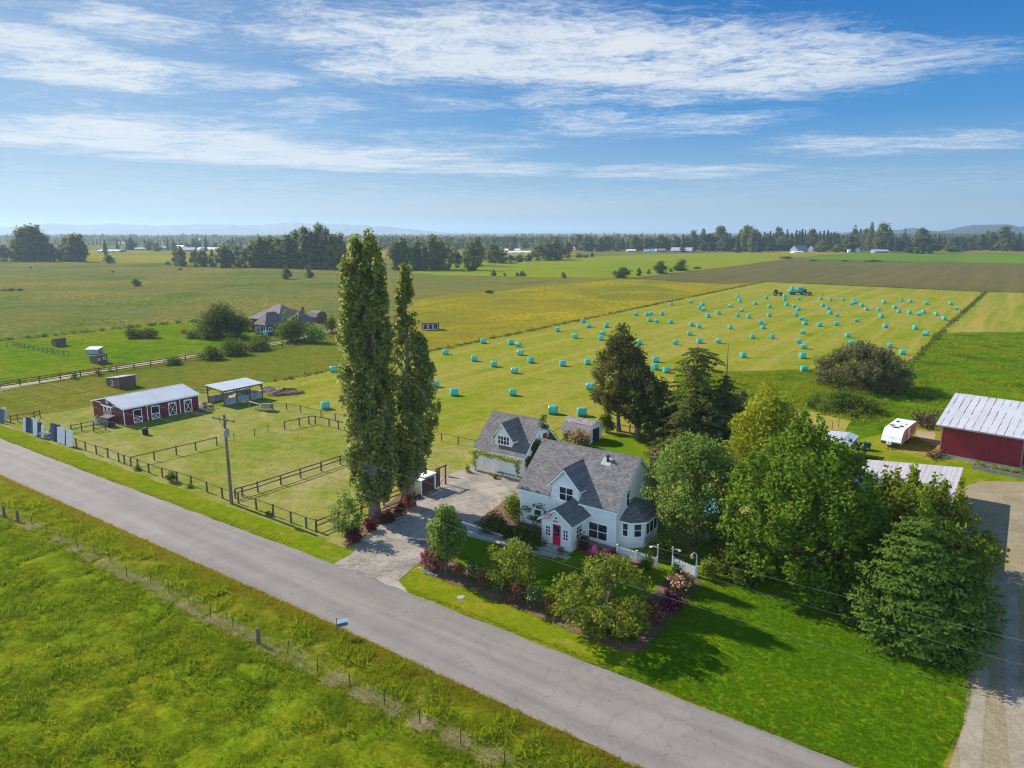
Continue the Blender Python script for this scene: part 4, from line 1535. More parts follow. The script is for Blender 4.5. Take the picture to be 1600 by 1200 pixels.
def open_carport():
    X0, Y0 = -112.3, 70.1
    r = thing('open_shelter', 'open sided hay shelter with pale flat sloping roof above low concrete block walls', 'shelter', (X0, Y0, 0), R(90))
    W, D = 7.8, 4.9
    q = MB()
    q.slab([(-.3, -.35, 2.78), (W + .3, -.35, 2.78), (W + .3, D + .35, 3.12), (-.3, D + .35, 3.12)], .08)
    q.build('roof', M['roof_white_x'], r)
    for x in (0, W / 3, 2 * W / 3, W):
        for y in (0, D):
            m = MB()
            m.box(x - .08, x + .08, y - .08, y + .08, -.1, 2.75 + .34 * y / D)
            m.build('post', M['wood'], r)
    for y in (0, D):
        m = MB()
        m.bar((0, y, 2.62 + .34 * y / D), (W, y, 2.62 + .34 * y / D), .07, .2)
        for x in (0, W / 3, 2 * W / 3):
            m.bar((x + .05, y, 2.0), (x + .75, y, 2.6 + .3 * y / D), .06, .09)
            m.bar((x + W / 3 - .05, y, 2.0), (x + W / 3 - .75, y, 2.6 + .3 * y / D), .06, .09)
        m.build('bracing', M['wood'], r)
    for x in (0, W):
        m = MB()
        m.bar((x, .05, 2.0), (x, .8, 2.65), .06, .09)
        m.bar((x, D - .05, 2.1), (x, D - .9, 2.8), .06, .09)
        m.bar((x, .7, 2.6), (x, D - .8, 2.72), .06, .09)
        m.build('bracing', M['wood'], r)
    b_ = MB()
    b_.box(.1, W - .1, .1, .3, 0, 1.2)
    b_.box(.1, W - .1, D - .3, D - .1, 0, 1.2)
    b_.box(W - .3, W - .1, .3, D - .3, 0, 1.2)
    b_.build('block_wall', M['block'], r)
    s = thing('straw_pile', 'heap of pale straw filling the low walls of the open hay shelter', 'straw pile', (X0 - 2.4, Y0 + 4.4, 0))
    lump(s, 'heap', 3.1, 1.9, 1.15, M['straw_heap'], 4)


def lump(parent, name, rx, ry, h, mat, seed, n=26):
    m = MB()
    rows = []
    for j in range(9):
        t = j / 8
        row = []
        for i in range(n):
            a = 2 * math.pi * i / n
            k = 1 - t ** 1.4
            w = 1 + .30 * mnoise.noise(Vector((math.cos(a) * 2.4, math.sin(a) * 2.4, seed + t * 3.5)))
            row.append((rx * k * w * math.cos(a), ry * k * w * math.sin(a), h * (t ** .8) * (1 + .45 * mnoise.noise(Vector((math.cos(a) * 2, math.sin(a) * 2, seed * 3 + t * 3)))) - .06 * (t == 0)))
        rows.append(row)
    for a, c in zip(rows, rows[1:]):
        for i in range(n):
            m.poly([a[i], a[(i + 1) % n], c[(i + 1) % n], c[i]])
    return m.build(name, mat, parent)


open_carport()


def heap(label, loc, rx, ry, h, mat, seed, rz=0, name='dirt_pile', cat='heap'):
    r = thing(name, label, cat, loc, rz)
    lump(r, 'mound', rx, ry, h, mat, seed)


heap('long brown heap of earth and manure beside the open hay shelter', (-111.7, 82.5, 0), 3.6, 1.9, 1.1, M['dung'], 3, R(55))
heap('small pink grey rubble heap behind the brown earth heap', (-116.5, 82.2, 0), 2.2, 1.1, .8, plain('rubble', (.34, .25, .24), .9, .35, 3), 8, R(60), 'rubble_pile')
heap('low pale rubble at the left foot of the open hay shelter', (-115.6, 68.2, 0), 1.5, .9, .55, plain('pale_rubble', (.36, .27, .24), .9, .35, 3), 11, R(20), 'rubble_pile')


def lean_shed(name, label, px, W, D, hf, hb, wall, roof, rz, openings=(), group=None, cat='shed', post=None):
    "shed with one sloping roof: high at local front (y=0)"
    p = g(*px)
    r = thing(name, label, cat, (p[0], p[1], 0), rz, group)
    m = MB()
    m.prism([(0, 0, 0), (0, 0, hf), (0, D, hb), (0, D, 0)][::-1], (W, 0, 0))
    m.build('wall', wall, r)
    sl = (hb - hf) / D
    q = MB()
    o = .22
    q.slab([(-o, -o, hf - sl * o + .012), (W + o, -o, hf - sl * o + .012), (W + o, D + o, hb + sl * o + .012), (-o, D + o, hb + sl * o + .012)], .08)
    q.build('roof', roof, r)
    for (side, u, v, w, h) in openings:
        O, U = {'f': ((u, 0, v), (1, 0, 0)), 'l': ((0, D - u, v), (0, -1, 0)), 'r': ((W, u, v), (0, 1, 0))}[side]
        window(r, O, U, w, h, 1, 1, .07)
    for x in (-.012, W - .07):
        t = MB()
        t.box(x, x + .082, -.014, .07, 0, hf - .03)
        t.build('corner_board', post or M['wood_grey'], r)
    return r


M['roof_mauve'] = metal_roof('mauve_metal_roof', (.33, .285, .30), 0, 'x', .5)
M['roof_blue'] = metal_roof('blue_grey_metal_roof', (.50, .55, .62), 0, 'x', .4)
# local front faces world +X when rz = 90 degrees: the tall side shows to the right
lean_shed('loafing_shed', 'brown loafing shed with mauve roof just behind the long red stable', (186.2, 607.7), 3.4, 4.9, 2.2, 1.55, M['brown_siding'], M['roof_mauve'], R(90), [('l', 1.9, .35, .8, 1.0)], 'small sheds in the left paddocks')
lean_shed('loafing_shed', 'small grey brown shed with two windows in the lush left paddock, nearest the rail fence', (151.2, 569.4), 2.5, 3.6, 2.05, 1.5, M['brown_siding'], M['roof_mauve'], R(88), [('f', .45, .9, .45, .5), ('f', 1.6, 1.0, .5, .6)], 'small sheds in the left paddocks')
lean_shed('loafing_shed', 'small brown shed farthest up the lush left paddock near the dark hedge line', (87, 541.8), 2.6, 3.0, 2.05, 1.5, M['brown_siding'], M['roof_mauve'], R(85), (), 'small sheds in the left paddocks')
lean_shed('trailer_shelter', 'small blue grey shelter with white sloping roof behind the windowed paddock shed', (135, 553.6), 3.0, 2.0, 1.2, 1.55, M['metal_grey'], M['roof_blue'], R(35), ())


M['red_plain'] = plain('red_steel', (.25, .026, .034), .5, .12, .8)


def big_barn():
    r = thing('red_barn', 'big dark red ribbed metal barn with rust streaked pale roof beside the gravel yard', 'barn', (-7.2, 110.2, 0), R(-8.5))
    W, D, EV, RG = 9.3, 15.5, 4.75, 7.4
    m = MB()
    m.box(-.06, W + .06, -.06, D, -.1, .5)
    m.build('foundation', M['concrete'], r)
    gable(r, W, D, EV, RG, .85, .6, M['red_ribbed'], M['roof_rust'], .07, M['metal_grey'], base=.5)
    c = MB()
    c.box(.1, W - .1, -.03, -.004, .52, EV - .22)
    x = .2
    while x < W - .2:
        c.prism([(x - .07, -.03, .52), (x + .07, -.03, .52), (x + .03, -.09, .52), (x - .03, -.09, .52)], (0, 0, EV - .74))
        x += .305
    c.build('cladding', M['red_plain'], r)
    # open bay to the right: a lean-to roof on posts with a dark inside
    W2 = 16
    m = MB()
    m.box(W + .1, W + W2, 5.0, D, .0, EV - .2)
    m.build('inner_wall', M['wood_dark'], r)
    q = MB()
    q.slab([(W + .62, -.5, EV - .25), (W + W2, -.5, EV - .25), (W + W2, D / 2, RG + .1), (W + .62, D / 2, RG + .1)], .07)
    q.build('side_roof', M['roof_rust'], r)
    for x in (W + 4.5, W + 9, W + 13.5):
        p = MB()
        p.box(x - .12, x + .12, -.1, .14, -.05, EV - .25)
        p.build('post', M['wood'], r)


big_barn()


def long_shed():
    "the long shed half hidden by the maples, ridge along Y"
    X0, Y0 = -3.9, 71.6
    r = thing('long_shed', 'long low shed with weathered pale metal roof half hidden behind the maple trees', 'shed', (X0, Y0, 0), R(90))
    W, D = 22.2, 9.2
    m = MB()
    m.prism([(0, 0, 0), (0, 0, 3.35), (0, D, 2.5), (0, D, 0)][::-1], (W, 0, 0))
    m.build('wall', M['wood_grey'], r)
    q = MB()
    q.slab([(-.3, -.35, 3.4), (W + .3, -.35, 3.4), (W + .3, D + .4, 2.5), (-.3, D + .4, 2.5)], .08)
    q.build('roof', M['roof_shed'], r)
    d = MB()
    for x in (2, 7, 12, 17):
        at = wall_frame((x, 0, .03), (1, 0, 0))
        wbox(d, at, 0, 3.2, 0, 2.7, .004, .05)
    d.build('door', M['wood_dark'], r)


long_shed()


def lean_to():
    r = thing('machine_shelter', 'small open machine shelter with pale metal roof beyond the maple trees', 'shelter', (-20.0, 99.2, 0), R(0))
    W, D = 3.2, 5.8
    q = MB()
    q.slab([(-.3, -.2, 2.55), (W * .72, -.2, 2.75), (W * .72, D + .2, 2.75), (-.3, D + .2, 2.55)], .06)
    q.slab([(W * .72, -.2, 2.75), (W + .3, -.2, 2.4), (W + .3, D + .2, 2.4), (W * .72, D + .2, 2.75)], .06)
    q.build('roof', M['roof_white_x'], r)
    for x, y in ((0, 0), (W, 0), (0, D), (W, D)):
        p = MB()
        p.box(x - .07, x + .07, y - .07, y + .07, -.05, 2.5 if x == 0 else 2.36)
        p.build('post', M['wood_grey'], r)
    p = MB()
    p.box(.1, .18, .1, D - .1, .1, 2.3)
    p.box(.2, W - .6, .02, .08, .9, 2.3)
    p.build('side_panel', M['metal_grey'], r)


lean_to()


# ------------------------------------------------------------------ fences, poles, wires
def base_line(px):
    return [g(*p) for p in px]


def fence(name, label, pts, spacing, ph, pw, rails, post_mat, rail_mat, rail_w=.04, rail_h=.13, at_points=False, wires=(), round_post=False, group=None, cat='fence', side=0.0, wobble_=.0):
    "posts are parts, rails one part, wires one part"
    pts = [np.array(p[:2], float) for p in pts]
    r = thing(name, label, cat, (pts[0][0], pts[0][1], 0), 0, group)
    o = pts[0]
    if at_points:
        pos = pts
    else:
        pos = []
        for a, c in zip(pts, pts[1:]):
            L = float(np.hypot(*(c - a)))
            k = max(1, round(L / spacing))
            pos += [a + (c - a) * i / k for i in range(k)]
        pos.append(pts[-1])
    m = MB()
    if round_post:
        m.tube([(0, 0, -.1), (0, 0, ph)], [pw * .55, pw * .5], 8)
    else:
        m.box(-pw / 2, pw / 2, -pw / 2, pw / 2, -.1, ph)
    first = m.build('post', post_mat, r)
    rng = random.Random(len(pos) * 7 + int(abs(o[0])))
    for i, p in enumerate(pos):
        q = first if i == 0 else first.copy()
        if i:
            COL.objects.link(q)
            q.parent = r
        q.location = (p[0] - o[0], p[1] - o[1], 0)
        q.rotation_euler = (rng.gauss(0, wobble_), rng.gauss(0, wobble_), rng.uniform(-.1, .1))
        q.scale = (1, 1, rng.uniform(.94, 1.06))
    if rails:
        m = MB()
        for a, c in zip(pos, pos[1:]):
            d = (c - a) / max(np.hypot(*(c - a)), 1e-6)
            n = np.array([-d[1], d[0]]) * (pw / 2 + rail_w / 2 + .003 + side)
            for z in rails:
                e0, e1 = rng.gauss(0, .015), rng.gauss(0, .015)
                m.bar((a[0] - o[0] + n[0], a[1] - o[1] + n[1], z + e0), (c[0] - o[0] + n[0], c[1] - o[1] + n[1], z + e1), rail_w, rail_h)
        m.build('rails', rail_mat, r)
    if wires:
        m = MB()
        for a, c in zip(pos, pos[1:]):
            for z in wires:
                m.tube([(a[0] - o[0], a[1] - o[1], z), (c[0] - o[0], c[1] - o[1], z)], .004, 4, cap=False)
        m.build('wires', M['wire'], r)
    return r


fence('rail_fence', 'long dark three rail fence along the far dirt track of the left neighbour', base_line([(-60, 616), (0, 607.5), (62, 598), (126, 588.5), (183, 581), (236, 573), (290, 564), (345, 557), (400, 549), (461, 539.5), (533, 521)]), 4.6, 1.4, .16, (.45, .85, 1.25), M['wood_dark'], M['wood_dark'], .05, .15)
fence('paddock_fence', 'wooden post fence along the road verge in front of the horse paddocks', base_line([(112, 696), (120, 699), (134, 704), (151, 710), (169, 715), (186, 722), (195, 725), (205, 728), (216, 732), (233, 739), (254, 746), (277, 752.5), (299, 759), (324, 769), (348, 779), (373, 787), (401, 796.5), (427, 806), (455, 817), (479, 825.5), (494.5, 830)]), 3, 1.3, .15, (1.16,), M['wood'], M['wood'], .03, .08, True, (.35, .75), wobble_=.02)
fence('rail_fence', 'two rail wooden fence dividing the paddocks behind the utility pole', base_line([(368, 779), (379, 776), (403, 769), (439, 757), (470, 747), (502, 736), (532, 726), (566, 716)]), 3, 1.25, .14, (.62, 1.12), M['wood'], M['wood'], .04, .13, True)
fence('rail_fence', 'two rail wooden fence running from the leafy road shrub to the poplar trunks', base_line([(494.5, 831), (530, 817), (565, 803), (600, 790), (632, 778)]), 3, 1.3, .15, (.6, 1.15), M['wood_brown'], M['wood_brown'], .04, .13, True)
fence('rail_fence', 'single rail fence crossing the paddock in front of the red stable', base_line([(205, 728), (241.5, 719.5), (276, 711), (306, 704), (339, 696)]), 3, 1.3, .14, (1.15,), M['wood'], M['wood'], .04, .12, True)
fence('wire_fence', 'three thin steel posts with wire continuing the paddock rail fence', base_line([(339, 696), (366, 688.7), (398, 681.7), (419, 676), (445, 671)]), 3, 1.25, .07, (), M['rust_post'], M['rust_post'], at_points=True, wires=(.6, 1.1))
fence('rail_fence', 'braced corner rail fence at the far end of the mown paddock left of the poplars', base_line([(445, 671), (468, 666), (483, 663), (493, 662.5), (514.5, 666.7), (529, 671), (560, 678), (600, 684)]), 3, 1.35, .15, (1.2,), M['wood'], M['wood'], .04, .12, True)
fence('rail_fence', 'wire and post fence between the paddock and the mown hay field behind the poplars', base_line([(425, 640), (448, 641), (470, 645), (502, 651.7), (524, 656.7), (560, 664), (640, 680), (690, 689.5), (716, 694.7), (743, 700)]), 3, 1.25, .12, (1.12,), M['wood'], M['wood'], .03, .07, True, (.5,))
fence('rail_fence', 'short rail fence between the garage ivy and the white garden shed', base_line([(862, 687), (879, 678), (892, 671)]), 3, 1.3, .15, (1.1,), M['wood'], M['wood'], .04, .12, True)
fence('field_fence', 'low wooden fence under the big dark trees behind the garden shed', base_line([(945, 668), (965, 672), (984, 676), (1010, 682), (1040, 690)]), 3, 1.1, .14, (.9,), M['wood'], M['wood'], .04, .1, True)
fence('wire_fence', 'thin dark wire fence along the left edge of the mown hay field', base_line([(430, 597.5), (560, 571.5), (700, 544), (850, 513), (1000, 481.5), (1100, 460.5), (1195, 440.5)]), 7, 1.2, .10, (), M['wood_dark'], M['wood_dark'], wires=(.5, .8, 1.1))
fence('wire_fence', 'dark wire fence up the right edge of the mown hay field', base_line([(1380, 609), (1440, 551), (1478, 512), (1541, 456.5)]), 7, 1.2, .11, (), M['wood_dark'], M['wood_dark'], wires=(.5, .8, 1.1))
fence('wire_fence', 'stretch of old post and wire fence beside the pale straw strip', base_line([(1255, 680), (1268, 690), (1286, 676), (1300, 672), (1310, 668)]), 5, 1.5, .09, (), M['wood_grey'], M['wood_grey'], at_points=True, wires=(.8, 1.2))
fence('wire_fence', 'near wire fence of rusty steel posts along the dry grass before the road', base_line([(-40, 790), (5.8, 809), (27, 816), (50.6, 824), (73.6, 836), (97, 849), (122, 861), (148, 868), (174, 882), (199, 905), (236, 916), (264.6, 930), (296, 947), (330, 970), (365, 985), (402, 1008), (449, 1026), (496, 1053), (547, 1077), (601, 1107), (656, 1135), (720, 1168), (788, 1201), (850, 1232)]), 3, 1.25, .05, (), M['rust_post'], M['rust_post'], at_points=True, wires=(.45, .8, 1.12), wobble_=.05)
for px, lab in (((5.8, 809.5), 'stout wooden fence post by the gravel shoulder, the one at the left edge'), ((27, 817), 'stout wooden fence post by the gravel shoulder, the right of two'), ((402, 1009), 'lone stout wooden post in the near wire fence before the road')):
    p = g(*px)
    m = MB()
    m.tube([(0, 0, -.2), (.01, 0, .8), (.0, .02, 1.45)], [.13, .125, .115], 9)
    o = m.build('wooden_post', M['wood'])
    o.location = (p[0] + .12, p[1] + .05, 0)
    tag(o, lab, 'post', 'stout posts of the near fence')
for pts, lab in ((((63, 652), (54, 655), (28, 659), (17, 661)), 'short wooden rail fence at the far left beyond the leaning panels'),
                 (((112, 676), (128, 673), (147, 669)), 'short wooden rail fence in front of the red stable gable'),
                 (((147, 675), (165, 672)), 'weathered gate section by the road gable of the red stable'),
                 (((320, 640), (334, 637)), 'short fence between the red stable and the open hay shelter'),
                 (((10, 543), (22, 541), (45, 546), (60, 549), (82, 553), (100, 556), (108, 557)), 'small broken fence inside the lush left paddock')):
    fence('short_fence', lab, base_line(pts), 2.4, 1.3, .13, (.5, 1.1), M['wood'], M['wood'], .04, .12)


def utility_pole():
    X, Y = -70.1, 43.6
    r = thing('utility_pole', 'tall wooden utility pole with crossarm and grey transformer beside the road', 'utility pole', (X, Y, 0))
    m = MB()
    m.tube([(0, 0, -.3), (0, 0, 5), (0, 0, 10.35)], [.20, .165, .13], 12)
    m.build('shaft', M['pole_wood'], r)
    m = MB()
    m.bar((-2.0, -.18, 9.75), (2.2, -.18, 9.95), .11, .14)
    m.bar((-.9, -.17, 9.75), (0, -.14, 9.1), .04, .05)
    m.bar((.9, -.17, 9.8), (0, -.14, 9.1), .04, .05)
    m.build('crossarm', M['pole_wood'], r)
    for x in (-1.8, -.7, .8, 2.0):
        m = MB()
        m.lathe([(.02, 0), (.07, .03), (.05, .07), (.07, .11), (.04, .17)], 8, (x, -.18, 9.9 + x * .05))
        m.build('insulator', M['metal_grey'], r)
    m = MB()
    m.lathe([(.05, 0), (.27, .04), (.27, .8), (.2, .88), (.06, .9)], 14, (.42, -.15, 7.9))
    m.tube([(.42, -.15, 8.8), (.42, -.15, 9.02)], .04, 6)
    m.bar((.1, -.08, 8.3), (.3, -.15, 8.3), .1)
    m.build('transformer', M['metal_grey'], r)


utility_pole()


def wire(label, a, c, sag, group=None, rad=.005):
    a, c = np.array(a, float), np.array(c, float)
    o = (a + c) / 2
    o[2] = 0
    pts = []
    for i in range(25):
        t = i / 24
        p = a + (c - a) * t - o
        p[2] -= sag * 4 * t * (1 - t)
        pts.append(p)
    m = MB()
    m.tube(pts, rad, 5, cap=False)
    ob = m.build('power_line', M['wire'])
    ob.location = tuple(o)
    tag(ob, label, 'power line', group)


PX, PY = -70.1, 43.4
gr = 'power lines along the road'
wire('upper power line running left from the crossarm of the utility pole past the stable', (PX - 1.8, PY, 10.0), (-172, 43.3, 10.2), 1.5, gr)
wire('middle power line running left from the shaft of the utility pole', (PX, PY, 8.9), (-172, 43.3, 8.6), 2.3, gr)
wire('lowest power line running left across the red stable front', (PX, PY, 7.3), (-172, 43.3, 6.8), 2.2, gr)
wire('power line crossing the side lawn and trees, the uppermost at the right edge', (PX + 2.0, PY, 10.1), (42, 43.3, 11.2), 2.0, gr)
wire('power line crossing low before the cypress, second from the top at the right edge', (PX + .8, PY, 9.95), (42, 43.3, 9.6), 2.3, gr)
wire('power line hanging lowest across the side lawn towards the yard', (PX, PY, 7.3), (42, 43.3, 7.2), 2.1, gr)
wire('service wire running from the utility pole to the dormer of the farmhouse', (PX + .2, PY, 8.8), (-36.5, 58.15, 5.2), 1.2)


# ------------------------------------------------------------------ bales and field machines
def bale_mesh():
    m = MB()
    prof = [(0.02, -.80), (.60, -.80), (.74, -.74), (.80, -.62), (.80, 0), (.80, .62), (.74, .74), (.60, .80), (0.02, .80)]
    n = 22
    rows = []
    for rr, x in prof:
        row = []
        for i in range(n):
            a = 2 * math.pi * i / n
            w = 1 + .018 * math.sin(a * 5 + x * 7) + .012 * math.sin(a * 9 - x * 4)
            z = rr * w * math.sin(a)
            if z < -.70:
                z = -.70 + (z + .70) * .3
            row.append((x, rr * w * math.cos(a), z + .73))
        rows.append(row)
    for a, c in zip(rows, rows[1:]):
        for i in range(n):
            m.poly([a[i], a[(i + 1) % n], c[(i + 1) % n], c[i]])
    return m


BALES = [(696, 549.5), (681, 599), (709, 612), (741, 559.5), (772, 568), (804, 578), (801, 612), (755, 532.5), (798, 534), (809.5, 537.5), (813, 550.5), (829, 562), (521, 576), (551, 590), (612, 596),
         (871, 514), (911, 501), (920, 508), (947, 508), (898.5, 524.5), (942, 519.5), (939, 527.5), (879, 567), (917.5, 564.5), (954, 530), (999, 534), (922, 603), (944, 575), (994, 490), (1011, 490.5), (1017.5, 489), (1034, 489.5), (1015, 499), (1026.5, 501), (1048, 502),
         (1079.5, 471), (1049, 474), (1097.5, 474.5), (1093, 480), (1099, 483), (1106, 492.5), (1123, 488), (1141, 477.5), (1152, 463), (1155.5, 466), (1156, 469.5), (1159, 484), (1152, 492), (1169.5, 494), (1180, 473), (1197.5, 464.5), (1080.5, 506), (1092, 509), (1141, 510.5), (1077.5, 520),
         (1189, 503), (1193, 510), (1056, 534.5), (1093, 532), (1123, 532), (1176, 525), (1161, 554), (1024.5, 561), (1023, 572.5), (1041, 577), (1202.5, 478), (1202, 491.5), (1206, 525), (1226, 462), (1226.5, 467), (1229, 475), (1249, 466), (1241, 478), (1247.5, 482.5), (1243, 491), (1253, 497),
         (1258, 504), (1255, 518), (1248.5, 532), (1257, 540.5), (1254, 555), (1256.5, 576), (1282.5, 466), (1298, 467), (1317, 467), (1335, 468), (1331, 474), (1337, 472), (1346.5, 476), (1354, 482), (1285.5, 476.5), (1294, 480.5), (1297, 487.5), (1308, 492), (1281, 506.5), (1307, 505), (1339, 499.5),
         (1324.5, 523), (1331, 535), (1343, 547.5), (1362.5, 572), (1381, 471), (1408, 469), (1422, 470), (1448, 473), (1373, 483), (1398, 479.5), (1404, 485.5), (1377, 493), (1421, 487.5), (1436.5, 490), (1443, 486.5), (1463, 490), (1486, 473.5), (1495, 481), (1475, 497), (1383.5, 508.5), (1430, 511), (1446.5, 520.5),
         (1391, 539), (1410.5, 549.5)]
bale0 = bale_mesh().build('hay_bale', M['bale_wrap'], None, True)
rb = random.Random(4)
BL_LAB = 'round bale wrapped in turquoise plastic lying out in the open mown hay field'
special = {(508, 632.5): 'turquoise wrapped bale by the paddock fence left of the poplars, standing alone', (864, 640): 'turquoise wrapped bale just behind the garage ivy, left of the garden shed', (909, 643): 'turquoise wrapped bale directly behind the white garden shed roof'}
for i, px in enumerate(BALES + list(special)):
    p = g(px[0], px[1], .75)
    o = bale0 if i == 0 else bale0.copy()
    if i:
        COL.objects.link(o)
    o.location = (p[0], p[1], 0)
    o.rotation_euler = (0, 0, R(35) + rb.gauss(0, .35))
    o.scale = [rb.uniform(.82, .92)] * 3
    if px == (864, 640) or px == (909, 643):
        o.scale = (.98, .98, .98)
    tag(o, special.get(px, BL_LAB), 'hay bale', 'wrapped bales in the mown field')


def wheel(root, x, y, rad, w, name='wheel'):
    m = MB()
    m.tube([(x, y - w / 2, rad), (x, y - w * .38, rad), (x, y + w * .38, rad), (x, y + w / 2, rad)], [rad * .9, rad, rad, rad * .9], 18)
    t = m.build(name, M['black'], root)
    m = MB()
    m.tube([(x, y - w / 2 - .02, rad), (x, y + w / 2 + .02, rad)], rad * .52, 12)
    m.build('rim', M['metal_grey'], t)


def tractor(label, px, rz, paint, group):
    p = g(*px)
    r = thing('tractor', label, 'tractor', (p[0], p[1], 0), rz, group)
    for y in (-.95, .95):
        wheel(r, -1.1, y, .95, .5)
        wheel(r, 1.5, y, .62, .38)
    m = MB()
    m.box(-.3, 2.3, -.38, .38, .85, 1.55)
    m.box(-1.7, -.3, -.5, .5, .8, 1.3)
    m.box(1.2, 1.8, -.75, .75, .55, .7)
    m.build('body', paint, r)
    m = MB()
    for x in (-1.6, -.15):
        for y in (-.65, .65):
            m.box(x - .05, x + .05, y - .05, y + .05, 1.3, 2.75)
    m.box(-1.75, 0, -.78, .78, 2.75, 2.9)
    m.build('cab', paint, r)
    m = MB()
    m.box(-1.55, -.2, -.6, .6, 1.5, 2.7)
    m.build('cab_glass', M['glass'], r)
    m = MB()
    m.tube([(1.2, -.3, 1.5), (1.2, -.3, 2.4)], .05, 6)
    m.build('exhaust', M['black'], r)


tractor('dark tractor parked at the far end of the hay field, left of the bale wagon', (1215, 462), R(15), M['dark_metal'], 'tractors in the hay field')
tractor('dark tractor at the right end of the loaded bale wagon in the hay field', (1260, 461.5), R(10), M['dark_metal'], 'tractors in the hay field')


def bale_wagon():
    p = g(1245, 460.5)
    r = thing('bale_wagon', 'flat bale wagon loaded with turquoise bales between the two far tractors', 'wagon', (p[0], p[1], 0), R(33))
    m = MB()
    m.box(-4.2, 4.2, -1.2, 1.2, .9, 1.1)
    m.build('deck', M['dark_metal'], r)
    for x in (-2.6, -1.4, 2.4):
        for y in (-.95, .95):
            wheel(r, x, y, .45, .3)
    m = MB()
    m.bar((4.2, 0, .9), (6.0, 0, .6), .15)
    m.box(4.1, 4.2, -1.2, 1.2, 1.1, 2.4)
    m.build('drawbar', M['dark_metal'], r)
    ca_, sa_ = math.cos(R(33)), math.sin(R(33))
    for x, y, z in ((-3.3, -.6, 1.1), (-3.3, .9, 1.1), (-1.6, -.6, 1.1), (-1.6, .9, 1.1), (.1, -.6, 1.1), (.1, .9, 1.1), (1.8, -.6, 1.1), (1.8, .9, 1.1), (3.3, -.6, 1.1), (.9, .2, 2.45), (2.6, .1, 2.45), (-2.4, .1, 2.4)):
        o = bale0.copy()
        COL.objects.link(o)
        o.location = (p[0] + x * ca_ - y * sa_, p[1] + x * sa_ + y * ca_, z - .02)
        o.rotation_euler = (0, 0, R(33) + rb.gauss(0, .08))
        o.scale = (.95, .95, .95)
        tag(o, 'turquoise wrapped bale loaded on the flat wagon between the two far tractors', 'hay bale', 'bales on the wagon')


bale_wagon()
p = g(1285, 463)
m = MB()
m.tube([(0, 0, -.1), (0, 0, 1.5)], .12, 7)
o = m.build('field_post', M['wood_dark'])
o.location = tuple(p)
tag(o, 'lone dark post standing right of the bale wagon in the hay field', 'post')


# ------------------------------------------------------------------ things of the yards
def camper():
    r = thing('travel_trailer', 'white travel trailer with faded salmon side and dark roof vents on the yard grass', 'camper trailer', (-13.2, 110.7, 0), R(-6))
    W, L = 2.6, 8.2
    prof = [(0, .62), (-.12, .95), (.02, 1.15), (.28, 1.6), (.8, 2.22), (1.5, 2.55), (L - .3, 2.55), (L, 2.35), (L, .62)]
    x0, x1 = -W / 2, W / 2
    m = MB()
    m.prism([(x0, y, z) for y, z in prof], (W, 0, 0))
    m.build('body', M['cream'], r)
    s = MB()
    at = wall_frame((x1, .28, .66), (0, 1, 0))
    s.prism([at(0, 0, .004), at(L - .34, 0, .004), at(L - .34, 1.68, .004), at(1.16, 1.80, .004), at(.62, 1.45, .004), at(.14, .9, .004)], at(0, 0, .02) - at(0, 0, .004))
    s.build('side_panel', M['salmon'], r)
    s = MB()
    s.box(x0 + .05, x1 - .05, -.10, -.02, .55, .8)
    s.build('skirt', M['dark_metal'], r)
    for O, U, w, h in (((x1 + .02, 2.2, 1.35), (0, 1, 0), .8, .6), ((x1 + .02, 5.2, 1.35), (0, 1, 0), .9, .6)):
        window(r, O, U, w, h, 1, 1, .05, M['metal_grey'])
    d = MB()
    at = wall_frame((x1 + .02, 3.6, .7), (0, 1, 0))
    wbox(d, at, 0, .75, 0, 1.65, .004, .03)
    d.build('door', M['cream'], r)
    for y in (4.0, 4.9):
        for sx_ in (x0 + .12, x1 - .3):
            m = MB()
            m.tube([(sx_, y, .36), (sx_ + .2, y, .36)], .36, 14)
            m.build('wheel', M['black'], r)
    m = MB()
    m.bar((-.5, .1, .5), (0, -1.3, .5), .08)
    m.bar((.5, .1, .5), (0, -1.3, .5), .08)
    m.tube([(0, -1.15, .5), (0, -1.15, .02)], .04, 6)
    m.build('hitch', M['black'], r)
    for x in (-.26, .06):
        m = MB()
        m.lathe([(.05, 0), (.16, .05), (.16, .5), (.1, .6), (.04, .62)], 12, (x, -.45, .54))
        m.build('gas_bottle', M['white'], r)
    m = MB()
    m.lathe([(.12, 0), (.42, .12), (.44, .15)], 14, (-.5, 2.0, 2.72))
    m.tube([(-.5, 2.0, 2.55), (-.5, 2.0, 2.8)], .06, 6)
    m.build('satellite_dish', M['metal_grey'], r)
    for x, y, w, l, h in ((.1, 1.9, .7, .3, .12), (.5, 3.0, .45, .35, .14), (.2, 4.6, .9, .5, .22), (-.6, 5.6, .4, .4, .14)):
        m = MB()
        m.box(x - w / 2, x + w / 2, y - l / 2, y + l / 2, 2.55, 2.55 + h)
        m.build('roof_vent', M['dark_metal'] if h < .2 else M['white'], r)
    # faded swoosh and a line of lettering too small to read, as in the photograph
    def fr(x, z):
        y = np.interp(z, [1.15, 1.6, 2.22], [.02, .28, .8])
        return (x, y - .012, z)
    m = MB()
    m.poly([fr(-.45, 1.55), fr(.1, 1.47), fr(.42, 1.33), fr(.15, 1.42)])
    m.poly([fr(.0, 1.36), fr(.42, 1.33), fr(.2, 1.39)])
    m.build('decal', M['metal_grey'], r)


camper()


